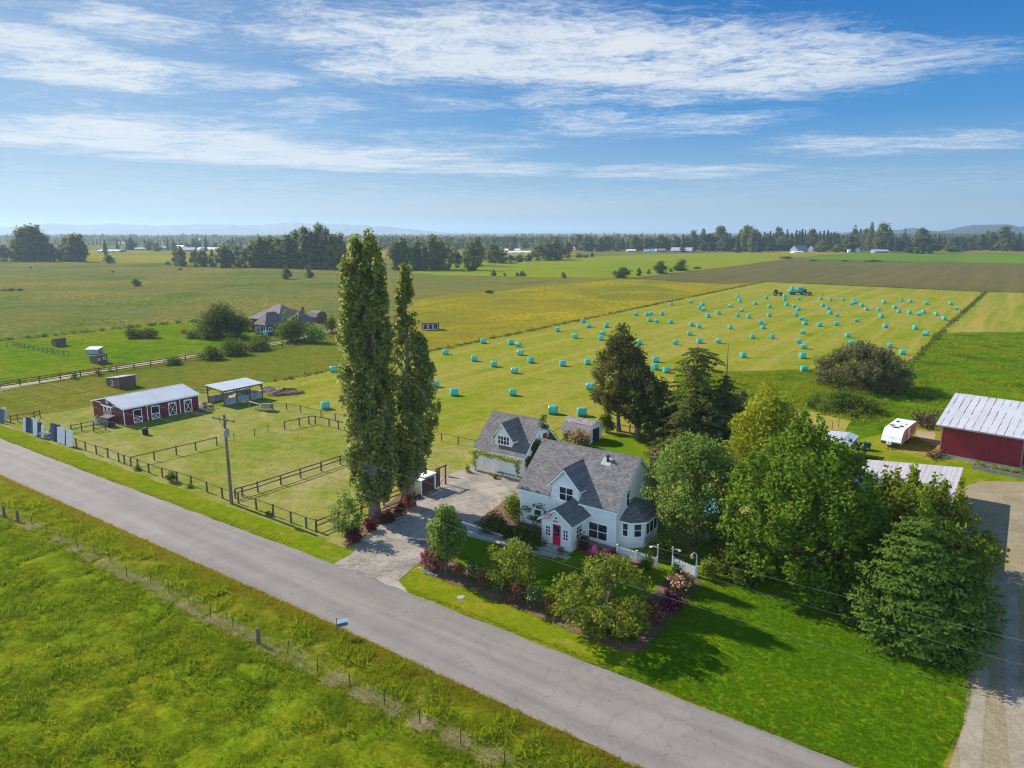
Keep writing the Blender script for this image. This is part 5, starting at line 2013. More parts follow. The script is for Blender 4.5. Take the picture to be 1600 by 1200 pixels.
def machine(label, loc, rz, paint, name='tractor', cat='tractor'):
    r = thing(name, label, cat, loc, rz)
    for y in (-.6, .6):
        wheel(r, -.7, y, .55, .3)
        wheel(r, .9, y, .36, .22)
    m = MB()
    m.box(-.1, 1.4, -.3, .3, .5, 1.05)
    m.box(-1.1, -.1, -.4, .4, .5, .85)
    m.build('body', paint, r)
    m = MB()
    m.box(-.85, -.4, -.25, .25, .85, .98)
    m.box(-.95, -.85, -.25, .25, .85, 1.35)
    m.build('seat', M['black'], r)
    m = MB()
    m.bar((-.1, 0, 1.0), (-.3, 0, 1.3), .05)
    m.tube([(-.3, -.2, 1.32), (-.3, 0, 1.36), (-.3, .2, 1.32)], .025, 5)
    m.build('steering_wheel', M['black'], r)


machine('small blue tractor standing behind the machine shelter roof', (-16.6, 107.3, 0), R(20), M['blue'])
machine('dark machine parked in the shade at the right foot of the machine shelter', (-15.8, 99.6, 0), R(80), M['dark_metal'], 'mower', 'mower')
machine('dark implement parked under the roof of the machine shelter', (-18.6, 101.6, 0), R(10), M['dark_metal'], 'mower', 'mower')


def brush_pile(label, px, w, h, n, seed):
    rng = np.random.default_rng(seed)
    p = g(*px)
    r = thing('branch_pile', label, 'branch pile', (p[0], p[1], 0))
    m = MB()
    for i in range(n):
        a = rng.random() * 6.28
        q = rng.random() ** .5 * w
        c = np.array([q * math.cos(a), q * math.sin(a) * 1.6, rng.uniform(.1, h * .7)])
        d = unit(rng.normal(size=3) * np.array([1, 1, .7])) * rng.uniform(.5, 1.5)
        m.tube([np.maximum(c - d, [-99, -99, .02]), c + rng.normal(size=3) * .1, np.maximum(c + d, [-99, -99, .05])], [.07, .05, .02], 5)
    m.build('branches', M['wood_brown'], r)


brush_pile('tangled heap of brown branches and timber between the camper and the big red barn', (1447, 664), 1.8, 2.2, 110, 3)
brush_pile('low heap of sticks by the left foot of the big red barn', (1462, 715), .9, .8, 30, 5)


def planter():
    p = g(1560, 738)
    r = thing('planter_bed', 'raised timber planter bed full of green plants in front of the big red barn', 'planter', (p[0] - 2.8, p[1] - .6, 0), R(-8))
    m = MB()
    m.box(0, 5.6, 0, .08, 0, .55)
    m.box(0, 5.6, 1.3, 1.38, 0, .55)
    m.box(-.08, 0, 0, 1.38, 0, .55)
    m.box(5.6, 5.68, 0, 1.38, 0, .55)
    m.build('frame', M['wood_grey'], r)
    m = MB()
    m.box(0.01, 5.59, .09, 1.29, 0, .45)
    m.build('soil', M['soil'], r)
    rng = np.random.default_rng(6)
    cl = [((rng.uniform(.3, 5.3), rng.uniform(.3, 1.1), .65), (.4, .35, rng.uniform(.25, .5))) for i in range(16)]
    P, N = crown_points(rng, cl, 120, .5, .4)
    fast_quads('plants', leaf_cards(rng, P, N, .2 * rng.uniform(.6, 1.4, len(P))), LM['vine'], r)


planter()


def barrel(label, px):
    p = g(*px)
    r = thing('barrel', label, 'barrel', (p[0], p[1], 0))
    m = MB()
    m.lathe([(.36, 0), (.42, .08), (.43, .5), (.42, .55), (.43, .6), (.43, 1.0), (.40, 1.05)], 18)
    m.build('drum', M['black'], r)
    m = MB()
    m.lathe([(.36, 1.04), (.37, 1.075), (.05, 1.09)], 16)
    m.build('lid', M['wood_dark'], r)


barrel('black barrel standing on the grass in front of the red stable', (227.5, 679))


def feeder():
    r = thing('animal_hutch', 'grey wooden animal hutch on legs with a long plank ramp by the open shelter', 'hutch', (-103.5, 72.6, 0), R(25))
    m = MB()
    m.prism([(-.8, -.6, .55), (-.8, -.6, 1.25), (-.8, .6, 1.0), (-.8, .6, .55)][::-1], (1.6, 0, 0))
    m.build('box', M['wood_grey'], r)
    q = MB()
    q.slab([(-1.0, -.8, 1.31), (1.0, -.8, 1.31), (1.0, .8, 1.0), (-1.0, .8, 1.0)], .05)
    q.build('roof', M['metal_grey'], r)
    for x in (-.72, .72):
        for y in (-.52, .52):
            p = MB()
            p.box(x - .05, x + .05, y - .05, y + .05, 0, .55)
            p.build('leg', M['wood_grey'], r)
    m = MB()
    m.box(-2.1, -.82, -.45, .35, .62, .68)
    m.bar((-2.0, -.4, 0), (-2.0, -.4, .62), .07)
    m.bar((-2.0, .3, 0), (-2.0, .3, .62), .07)
    m.build('platform', M['wood_grey'], r)
    m = MB()
    m.bar((-3.9, .9, 1.25), (-1.2, .1, .95), .3, .05)
    m.bar((-3.9, .9, 0), (-3.9, .9, 1.25), .07)
    m.build('ramp', M['straw_heap'], r)


feeder()
fence('small_gate', 'dark blue low trough and gate between the red stable and the open shelter', base_line([(311, 645), (332, 641)]), 2.0, .8, .1, (.2, .45, .7), M['blue'], M['blue'], .04, .14)


# clutter by the stable gable: weathered bin, tarp heap, dog house
def clutter():
    r = thing('feed_bin', 'dark slatted feed bin at the near corner of the red stable', 'bin', (-116.6, 51.2, 0), R(8))
    m = MB()
    m.box(0, 2.0, 0, 1.1, 0, 1.35)
    m.build('body', M['wood_dark'], r)
    m = MB()
    m.slab([(-.1, -.1, 1.37), (2.1, -.1, 1.37), (2.1, 1.2, 1.55), (-.1, 1.2, 1.55)], .06)
    m.build('lid', M['wood'], r)
    m = MB()
    for i in range(6):
        m.box(.1 + i * .33, .22 + i * .33, -.03, -.004, .05, 1.2)
    m.build('slats', M['metal_grey'], r)
    heap('pale heap of old boards and sacks before the sliding door of the red stable', (-118.2, 51.4, 0), 1.1, .7, 1.2, M['straw_heap'], 21, 0, 'board_heap')


clutter()


def panel(label, px, w, h, mat, lean, yaw, group):
    p = g(*px)
    r = MB()
    r.slab([(-w / 2, 0, 0), (w / 2, 0, 0), (w / 2, lean, h), (-w / 2, lean, h)], .07)
    o = r.build('panel', mat)
    o.location = (p[0], p[1], .01)
    o.rotation_euler = (0, 0, yaw)
    tag(o, label, 'panel', group)


pg = 'boards leaning at the left end of the road'
pale = plain('pale_board', (.62, .60, .58), .6, .12, 2)
navyg = plain('navy_grey_panel', (.07, .085, .15), .5, .2, 2)
for i, (x, y, mt, w, h, col) in enumerate([(39, 674, pale, 1.0, 2.0, 0), (44.5, 675.5, M['navy'], .9, 2.2, 1), (50, 676, navyg, .8, 2.0, 2), (56.5, 681.5, pale, .9, 2.6, 0), (62, 683, M['navy'], .8, 2.2, 1), (66.5, 684, pale, .7, 1.9, 0),
                                           (83, 688, navyg, .8, 2.5, 2), (90, 691, M['navy'], 1.2, 2.6, 1), (95.5, 693, pale, 1.1, 2.4, 0), (101, 695, pale, 1.0, 2.3, 0), (104.5, 696, M['navy'], .8, 2.2, 1), (109, 698, pale, 1.1, 2.4, 0),
                                           (2, 661, navyg, 1.4, 2.2, 2), (7, 658, pale, .8, 2.2, 0)]):
    lab = {0: 'pale white board leaning upright in the row beside the road at the left', 1: 'dark navy panel leaning upright in the row beside the road at the left', 2: 'blue grey panel leaning upright in the row beside the road at the left'}[col]
    panel(lab, (x, y), w, h, mt, .35, R(18 + (i * 37) % 23 - 10), pg)
heap('low tangle of scrap behind the leaning boards at the left', (g(73, 684)[0], g(73, 684)[1] + .8, 0), 2.2, 1.2, 1.1, M['wood_grey'], 31, 0, 'scrap_heap')


def picnic_table():
    p = g(71, 684.5)
    r = thing('wooden_table', 'small grey wooden table on the verge between the leaning boards', 'table', (p[0], p[1], 0), R(10))
    m = MB()
    for i in range(5):
        m.box(-1.0, 1.0, -.45 + i * .185, -.28 + i * .185, .72, .76)
    m.build('tabletop', M['wood_grey'], r)
    for x in (-.8, .8):
        for y in (-.35, .35):
            q = MB()
            q.bar((x, y * 1.2, 0), (x, y * .8, .72), .07)
            q.build('leg', M['wood_grey'], r)


picnic_table()


def mailbox():
    p = g(527.5, 999)
    r = thing('mailbox', 'slate blue mailbox with white hood on a thin dark post at the near road edge', 'mailbox', (p[0], p[1], 0), R(60))
    m = MB()
    m.bar((0, 0, -.1), (0, 0, 1.75), .06)
    m.build('post', M['rust_post'], r)
    m = MB()
    m.prism([(.04, -.13, 1.05), (.04, .13, 1.05), (.04, .13, 1.35), (.04, 0, 1.47), (.04, -.13, 1.35)], (.75, 0, 0))
    m.build('box', plain('slate_blue_plastic', (.06, .12, .18), .4, .15, 3), r)
    m = MB()
    m.slab([(.0, -.2, 1.37), (.86, -.2, 1.37), (.86, 0, 1.53), (.0, 0, 1.53)], .03)
    m.slab([(.86, .2, 1.37), (0, .2, 1.37), (.0, 0, 1.53), (.86, 0, 1.53)], .03)
    m.build('hood', M['white'], r)


mailbox()


def bins():
    r = thing('bin_shelter', 'white bin shelter with brown slatted gate beside the gravel drive', 'bin shelter', (-56.0, 57.9, 0), R(1))
    m = MB()
    m.box(0, .1, 0, 2.6, 0, 1.7)
    m.box(.1, 1.4, 0, .1, 0, 1.55)
    m.box(1.4, 1.56, 0, .16, 0, 1.75)
    m.box(1.4, 1.56, 2.44, 2.6, 0, 1.95)
    m.box(.1, 1.4, 2.5, 2.6, 0, 1.7)
    m.build('wall', M['white_siding'], r)
    m = MB()
    m.box(-.12, 1.62, -.12, .62, 1.76, 1.84)
    m.box(-.12, 1.62, .66, 2.72, 1.96, 2.06)
    m.build('lid', M['white'], r)
    m = MB()
    for i in range(11):
        y = .2 + i * .2
        m.box(1.44, 1.5, y, y + .13, .06, 1.62)
    m.box(1.38, 1.44, .18, 2.42, .3, .42)
    m.box(1.38, 1.44, .18, 2.42, 1.25, 1.37)
    m.build('gate', M['wood_brown'], r)
    r = thing('timber_frame', 'tall brown timber frame of posts and a rail beside the white bin shelter', 'timber frame', (-54.5, 60.7, 0), R(92))
    m = MB()
    for x in (0, .5, 1.7):
        m.box(x - .07, x + .07, -.07, .07, 0, 2.35)
    m.box(-.15, 2.0, -.06, .06, 2.355, 2.5)
    m.build('frame', M['wood_brown'], r)
    m = MB()
    m.box(.08, .42, -.03, .03, .2, 2.2)
    m.bar((.6, 0, .4), (1.6, 0, 1.2), .06)
    m.build('brace', M['wood_brown'], r)
    p = g(694, 745)
    m = MB()
    m.slab([(-1.1, 0, 0), (.7, 0, 0), (.7, .55, 1.45), (-.9, .55, 1.45)], .05)
    o = m.build('tan_board', M['tan_board'])
    o.location = (p[0], p[1], .02)
    tag(o, 'tan yellow board leaning behind the brown timber frame near the garage', 'board')
    p = g(658, 779)
    r = thing('hand_cart', 'black hand cart tipped over at the edge of the gravel drive', 'hand cart', (p[0], p[1], 0), R(30))
    m = MB()
    m.tube([(-.7, -.2, .05), (.3, -.2, .35), (.9, -.2, .75)], .025, 6)
    m.tube([(-.7, .2, .05), (.3, .2, .35), (.9, .2, .75)], .025, 6)
    m.tube([(.9, -.2, .75), (.9, .2, .75)], .025, 6)
    m.build('frame', M['black'], r)
    m = MB()
    m.slab([(-.7, -.3, .08), (.1, -.3, .32), (.1, .3, .32), (-.7, .3, .08)], .04)
    m.build('tray', M['black'], r)
    wheel(r, -.3, -.38, .2, .1)
    wheel(r, -.3, .38, .2, .1)


bins()


def chair(label, px, rz):
    p = g(*px)
    r = thing('adirondack_chair', label, 'garden chair', (p[0], p[1], 0), rz, 'pink chairs on the front lawn')
    m = MB()
    for i in range(5):
        x = -.27 + i * .11
        m.slab([(x, -.25, .36), (x + .1, -.25, .36), (x + .1, .25, .24), (x, .25, .24)], .025)
    m.build('seat', M['pink'], r)
    m = MB()
    for i in range(5):
        x = -.27 + i * .11
        hh = (.82, .95, 1.02, .95, .82)[i]
        m.slab([(x, .22, .22), (x + .1, .22, .22), (x + .1, .55, hh), (x, .55, hh)], .025)
    m.build('backrest', M['pink'], r)
    for x in (-.36, .32):
        a = MB()
        a.box(x - .03, x + .1, -.32, .42, .56, .59)
        a.build('armrest', M['pink'], r)
        l = MB()
        l.box(x, x + .05, -.3, -.22, 0, .56)
        l.build('leg', M['pink'], r)
        l = MB()
        l.bar((x + .025, .3, .57), (x + .025, .45, 0), .05, .08)
        l.build('leg', M['pink'], r)


chair('hot pink slatted garden chair, the larger looking left one under the front window', (926, 870), R(8))
chair('hot pink slatted garden chair, the right one turned towards its neighbour', (943, 873), R(-35))


def bird_bath():
    p = g(977, 880)
    r = thing('bird_bath', 'pale stone bird bath in front of the white picket fence', 'bird bath', (p[0], p[1], 0))
    m = MB()
    m.lathe([(.3, 0), (.3, .06), (.12, .12), (.09, .4), (.12, .62)], 14)
    m.build('pedestal', M['stone'], r)
    m = MB()
    m.lathe([(.1, .60), (.3, .66), (.36, .74), (.32, .73), (.1, .66)], 16)
    m.build('bowl', M['stone'], r)


bird_bath()


def pot(label, px, bl, seed):
    p = g(*px)
    r = thing('flower_pot', label, 'flower pot', (p[0], p[1], 0.06))
    m = MB()
    m.lathe([(.18, 0), (.27, .36), (.29, .4), (.24, .38)], 14)
    m.build('pot', M['terracotta'], r)
    rng = np.random.default_rng(seed)
    cl = [((rng.normal() * .12, rng.normal() * .12, .55), (.26, .26, .2)) for i in range(4)]
    P, N = crown_points(rng, cl, 260, .5, .4)
    fast_quads('plant', leaf_cards(rng, P, N, .09 * rng.uniform(.6, 1.4, len(P))), LM['bush'], r)
    q = rng.random(len(P)) < .35
    fast_quads('blossoms', leaf_cards(rng, P[q] + [0, 0, .04], N[q], np.full(q.sum(), .09), .9), bl, r)


pot('terracotta pot of pink flowers left of the porch steps', (848.5, 857), BL['magenta'], 2)
pot('terracotta pot of red flowers right of the porch steps', (877, 868), BL['red'], 3)
for px, lab in (((879, 871.5), 'pale flat stone pad under the flower pot right of the porch steps'), ((851, 860), 'pale flat stone pad under the flower pot left of the porch steps')):
    p = g(*px)
    m = MB()
    m.box(-.6, .6, -.35, .35, -.05, .05)
    o = m.build('stone_pad', M['stone'])
    o.location = (p[0], p[1] + .2, .03)
    tag(o, lab, 'stone pad')


def picket(label, pts, H=.95):
    a, c = np.array(pts[0][:2]), np.array(pts[1][:2])
    L = float(np.hypot(*(c - a)))
    r = thing('picket_fence', label, 'fence', (a[0], a[1], 0), math.atan2((c - a)[1], (c - a)[0]))
    k = max(1, round(L / 2.4))
    for i in range(k + 1):
        m = MB()
        x = L * i / k
        m.box(x - .07, x + .07, -.07, .07, -.05, H + .05)
        m.box(x - .09, x + .09, -.09, .09, H + .05, H + .1)
        m.build('post', M['shaded_white'], r)
    m = MB()
    for i in range(k):
        x0, x1 = L * i / k + .07, L * (i + 1) / k - .07
        m.box(x0, x1, -.02, .02, .08, .72)
        m.box(x0, x1, -.04, .04, .72, .8)
        m.box(x0, x1, -.04, .04, H - .16, H - .09)
        n = int((x1 - x0) / .16)
        for j in range(n):
            x = x0 + (j + .5) * (x1 - x0) / n
            m.box(x - .03, x + .03, -.015, .015, .8, H - .16)
            m.box(x - .03, x + .03, -.015, .015, H - .09, H + .04)
    m.build('pickets', M['shaded_white'], r)


picket('white picket fence running right from the front corner of the farmhouse', [g(964, 866.5), g(1026, 887)])
picket('short white picket fence right of the garden gap, near the lantern post', [g(1051, 886), g(1088, 902)])


def garden_post(label, px, h, arm):
    p = g(*px)
    r = thing('garden_post', label, 'post', (p[0], p[1], 0), R(20), 'white posts of the garden gap')
    m = MB()
    m.box(-.05, .05, -.05, .05, -.05, h)
    m.box(-.065, .065, -.065, .065, h, h + .05)
    m.build('shaft', M['shaded_white'], r)
    m = MB()
    m.bar((arm * .06, 0, h - .2), (arm * .55, 0, h - .12), .05)
    m.lathe([(.02, 0), (.16, .02), (.14, .1), (.03, .14)], 10, (arm * .6, 0, h - .3))
    m.build('bracket', M['shaded_white'], r)


garden_post('tall white post left of the garden gap by the trimmed shrub ball', (1026.5, 889.5), 2.35, -1)
garden_post('tall white post right of the garden gap by the short picket fence', (1050, 885.5), 1.9, 1)


def lantern():
    p = g(1087, 903)
    r = thing('lantern_post', 'white post with curved bracket holding a small lantern by the red rhododendron', 'lantern', (p[0], p[1], 0), R(200))
    m = MB()
    m.box(-.07, .07, -.07, .07, -.05, 1.6)
    m.build('shaft', M['shaded_white'], r)
    m = MB()
    m.tube([(0, 0, 1.6), (0, 0, 2.15), (.1, 0, 2.32), (.28, 0, 2.36), (.4, 0, 2.25)], [.04, .035, .03, .03, .03], 7)
    m.build('bracket', M['shaded_white'], r)
    m = MB()
    m.lathe([(.03, 0), (.12, .05), (.13, .35), (.16, .37), (.03, .5)], 10, (.4, 0, 1.75))
    m.build('lantern', M['straw_heap'], r)


lantern()


def pool():
    r = thing('garden_pool', 'round light blue garden pool with white rim glimpsed through the round tree', 'pool', (-25.4, 72.3, 0))
    m = MB()
    m.lathe([(2.3, 0), (2.3, .9)], 28)
    m.build('wall', M['sky_blue'], r)
    m = MB()
    m.tube([(2.33 * math.cos(a), 2.33 * math.sin(a), .93) for a in np.linspace(0, 2 * math.pi, 33)], .09, 6)
    m.build('rim', M['white'], r)


pool()
# low stone edging at the drive corner and round the beds
rng_s = random.Random(9)
for i in range(7):
    p = g(656 + i * 4.2 + rng_s.uniform(-1, 1), 889 + i * 2.0 + rng_s.uniform(-1, 1.5))
    m = MB()
    s = rng_s.uniform(.16, .27)
    m.lathe([(s * .5, -.05), (s, .05), (s * .9, s * .7), (s * .3, s * .95)], 7)
    o = m.build('rock', M['stone'])
    o.location = tuple(p)
    o.rotation_euler = (rng_s.uniform(-.2, .2), rng_s.uniform(-.2, .2), rng_s.random() * 6)
    o.scale = (1.25, .9, .8)
    tag(o, 'small grey rock edging the mulch bed at the drive corner under the pink shrub', 'rock', 'rocks edging the bed corner')
p = g(720.5, 934)
m = MB()
m.lathe([(.34, 0), (.34, .05), (.30, .07), (.02, .075)], 18)
o = m.build('utility_cover', M['concrete'])
o.location = (p[0], p[1], .02)
tag(o, 'small round concrete utility cover in the grass verge by the road', 'utility cover')


# ------------------------------------------------------------------ garden trees and shrubs
def base(px, py):
    p = g(px, py)
    return (p[0], p[1], 0)


poplar(base(586, 806), 29.9, 3.0, 11, 'tallest columnar poplar with thick pale trunk beside the driveway', [(-.75, -.5, 29.0, 2.5, 2.2), (.4, .3, 29.7, 2.5, 2.6), (-.25, -.1, 26.5, 3.0, 2.2), (-.2, .9, 20.0, 2.4, 2.6)], 50, .42)
poplar(base(633, 790), 25.4, 2.4, 12, 'shorter narrower columnar poplar next to the tallest one beside the driveway', [(.6, .45, 25.4, 1.8, 3.2), (1.8, 1.3, 18.5, 2.1, 3.0), (.5, .3, 15.0, 2.1, 3.0)], 56, .42)

rng = np.random.default_rng(21)
small = base(697, 896)
tree('small_tree', 'small round headed tree at the drive corner standing over the pink rhododendron', 'tree', small, rng, envelope_clumps(rng, [(1.9, .7), (2.8, 1.75), (4.2, 2.0), (5.3, 1.3), (6.0, .5)], 46, .72), 75, .27, LM['round'], M['bark'], (1.4, 4.6, .16))
rng = np.random.default_rng(22)
tree('leafy_shrub', 'loose leafy green shrub by the end of the paddock rail fence, left of the poplars', 'shrub', base(541, 839), rng, envelope_clumps(rng, [(.4, 1.3), (1.6, 2.0), (3.0, 1.7), (4.2, .8), (5.0, .3)], 34, .62), 48, .25, LM['round'], M['bark'], (.3, 4.2, .1))
rng = np.random.default_rng(23)
rt_ = base(1084, 853)
tree('round_tree', 'dense round green tree with several stems beside the bay window of the farmhouse', 'tree', rt_, rng, envelope_clumps(rng, [(2.4, 2.6), (3.6, 4.6), (5.8, 5.3), (8.2, 4.6), (10.0, 3.0), (11.0, 1.2)], 150, .98, fill=.25), 38, .30, LM['round'], M['bark'], (1.5, 8.5, .26), nlimb=30)
for a_ in (2.2, 4.1):
    pass
rng = np.random.default_rng(24)
tree('willow_tree', 'golden yellow green willow behind the maple trees', 'tree', base(1192, 758), rng, envelope_clumps(rng, [(.8, 3.2), (3, 5.2), (6, 5.4), (8.5, 4.2), (10.6, 2.0), (11.6, .6)], 110, 1.15, flat=1.25), 30, .36, LM['willow'], M['bark'], (1.5, 8, .35), nlimb=20, upb=-.1)
rng = np.random.default_rng(25)


def maple(label, loc, prof, n, seed, mat, trunkr=.4, lean=(0, 0), tips=30, leaf=.36, dens=32):
    rng = np.random.default_rng(seed)
    cl = envelope_clumps(rng, prof, n, .92, .9, .22)
    zs = [q[0] for q in prof]
    rs = [q[1] for q in prof]
    for i in range(tips):                                  # upright leaders breaking the outline
        z = rng.uniform(zs[0] + .55 * (zs[-1] - zs[0]), zs[-1])
        Rz = float(np.interp(z, zs, rs)) * rng.uniform(.3, .95)
        a = rng.random() * 6.28
        for j in range(3):
            cl.append(((Rz * math.cos(a), Rz * math.sin(a), z + .3 + j * .75), (.62 - .15 * j, .62 - .15 * j, .8)))
    return tree('maple_tree', label, 'tree', loc, rng, cl, dens, leaf, mat, M['bark'], (2.0, zs[-1] * .8, trunkr), 'maples along the side lawn', nlimb=34, lean=lean)


maple('broadest tallest green maple, next to the golden willow', base(1245, 905), [(.9, 3.6), (2.6, 6.6), (5.5, 7.2), (8.0, 6.7), (10.4, 5.4), (12.3, 3.4), (13.2, 1.4)], 215, 31, LM['maple'])
maple('broad maple with reddish shoot tips behind the dense cypress, in front of the long shed', base(1416, 900), [(1.0, 4.0), (2.4, 6.9), (4.2, 7.3), (5.8, 6.1), (7.0, 4.0), (7.7, 1.8)], 205, 32, LM['maple_tip'])
maple('smaller maple filling the gap between the two broad maples', base(1335, 885), [(1.2, 2.6), (2.4, 4.2), (4.4, 4.2), (5.8, 2.8), (6.8, 1.0)], 75, 33, LM['maple'], .25, tips=10)

# dense cypress: upswept sprays all round
rng = np.random.default_rng(41)
t = thing('cypress_tree', 'dense dark green conical cypress at the corner of the side lawn and the gravel yard', 'tree', base(1432, 995))
P, N, S, boughs = conifer_cards(rng, .3, 9.5, [(0, 4.3), (1.2, 5.1), (3.5, 5.1), (6, 4.3), (7.8, 3.1), (9.0, 1.8), (9.6, .8)], 50, 13, .12, .42, 17, .42, .35)
fast_quads('crown', leaf_cards(rng, np.maximum(P, [-99, -99, .05]), N + unit(P * [1, 1, 0]) * .5, S, .5, .15), LM['cedar'], t)
m = MB()
m.tube([(0, 0, -.2), (0, .05, 5), (0, 0, 9.3)], [.35, .22, .04], 8)
m.build('trunk', M['bark'], t, True)

# the dark group behind the garden shed
rng = np.random.default_rng(42)
tree('dark_oak', 'tall dark bronze green tree with two trunks behind the garden shed', 'tree', base(967, 674), rng, envelope_clumps(rng, [(3.4, 2.6), (5.5, 4.6), (8.5, 5.0), (11.5, 3.9), (14.2, 2.3), (16.2, .8)], 150, 1.05), 32, .38, LM['oak'], M['bark_grey'], (3.0, 13, .32), nlimb=26)
rng = np.random.default_rng(43)
tree('dark_oak', 'lower dark tree just right of the tall bronze green tree, leaning over the back lawn', 'tree', base(997, 684), rng, envelope_clumps(rng, [(3.0, 2.4), (5, 4.1), (7.5, 4.3), (9.8, 2.6), (11, .8)], 85, 1.05), 32, .38, LM['oak'], M['bark_grey'], (2.6, 9, .38), nlimb=18)
conifer('spreading_conifer', 'tall conifer with sparse flat spreading boughs and a bent top behind the back lawn', base(1082, 700), 51, 15.0, [(.6, 6.2), (3, 6.6), (5.5, 5.6), (8, 4.9), (10.5, 4.2), (12.4, 3.6), (13.6, 3.4), (14.6, 3.0), (15, 1.4)], 19, 8, .20, .55, 15, LM['deodar'], .5, .34, None, .30, .3, .1)
conifer('spreading_conifer', 'low dark weeping conifer in front of the spreading conifer on the back lawn', base(1062, 712), 52, 6.8, [(.4, 4.6), (2, 4.3), (4, 3.2), (6, 1.6), (6.8, .5)], 14, 9, .38, .5, 16, LM['deodar'], .4, .2, None, .3)
conifer('dead_topped_conifer', 'dark conifer with a bare dead top right of the spreading conifer', base(1128, 704), 53, 11.0, [(.4, 5.0), (3, 5.2), (5.5, 4.3), (8, 2.9), (10, 1.3), (11, .3)], 24, 9, .22, .5, 15, LM['conifer'], .4, .3, None, .35, 4.2)
rng = np.random.default_rng(44)
tree('dark_bush', 'dark broad bush on the left under the dead topped conifer', 'shrub', base(1030, 690), rng, envelope_clumps(rng, [(.3, 2.5), (2.5, 4.2), (5, 4.0), (7.5, 2.4), (9, .8)], 70, 1.0), 32, .36, LM['dark'], M['bark'], (1, 6, .2))
rng = np.random.default_rng(45)
tree('dark_bush', 'dark shrubby tree right of the dead topped conifer, above the straw strip', 'shrub', base(1150, 700), rng, envelope_clumps(rng, [(.3, 2.0), (2.5, 3.6), (5, 3.4), (7.0, 2.0), (8.5, .6)], 60, .9), 32, .36, LM['brush'], M['bark'], (1, 6, .2))
rng = np.random.default_rng(46)
tree('willow_scrub', 'big rounded grey green willow scrub beside the hay field weedy border', 'shrub', base(1345, 606), rng, envelope_clumps(rng, [(.3, 7.5), (2.5, 9.6), (5, 8.8), (7.0, 6.0), (8.4, 2.5)], 170, 1.35, fill=.35), 22, .42, LM['brush'], M['bark'], (1, 5, .25), nlimb=22)
rng = np.random.default_rng(47)
tree('bramble_mound', 'low rounded green bramble mound in front of the willow scrub', 'shrub', base(1318, 640), rng, envelope_clumps(rng, [(.1, 6.0), (.9, 6.4), (1.9, 4.6), (2.7, 1.6)], 100, .95, fill=.5), 28, .33, LM['bush'], M['bark'], None)

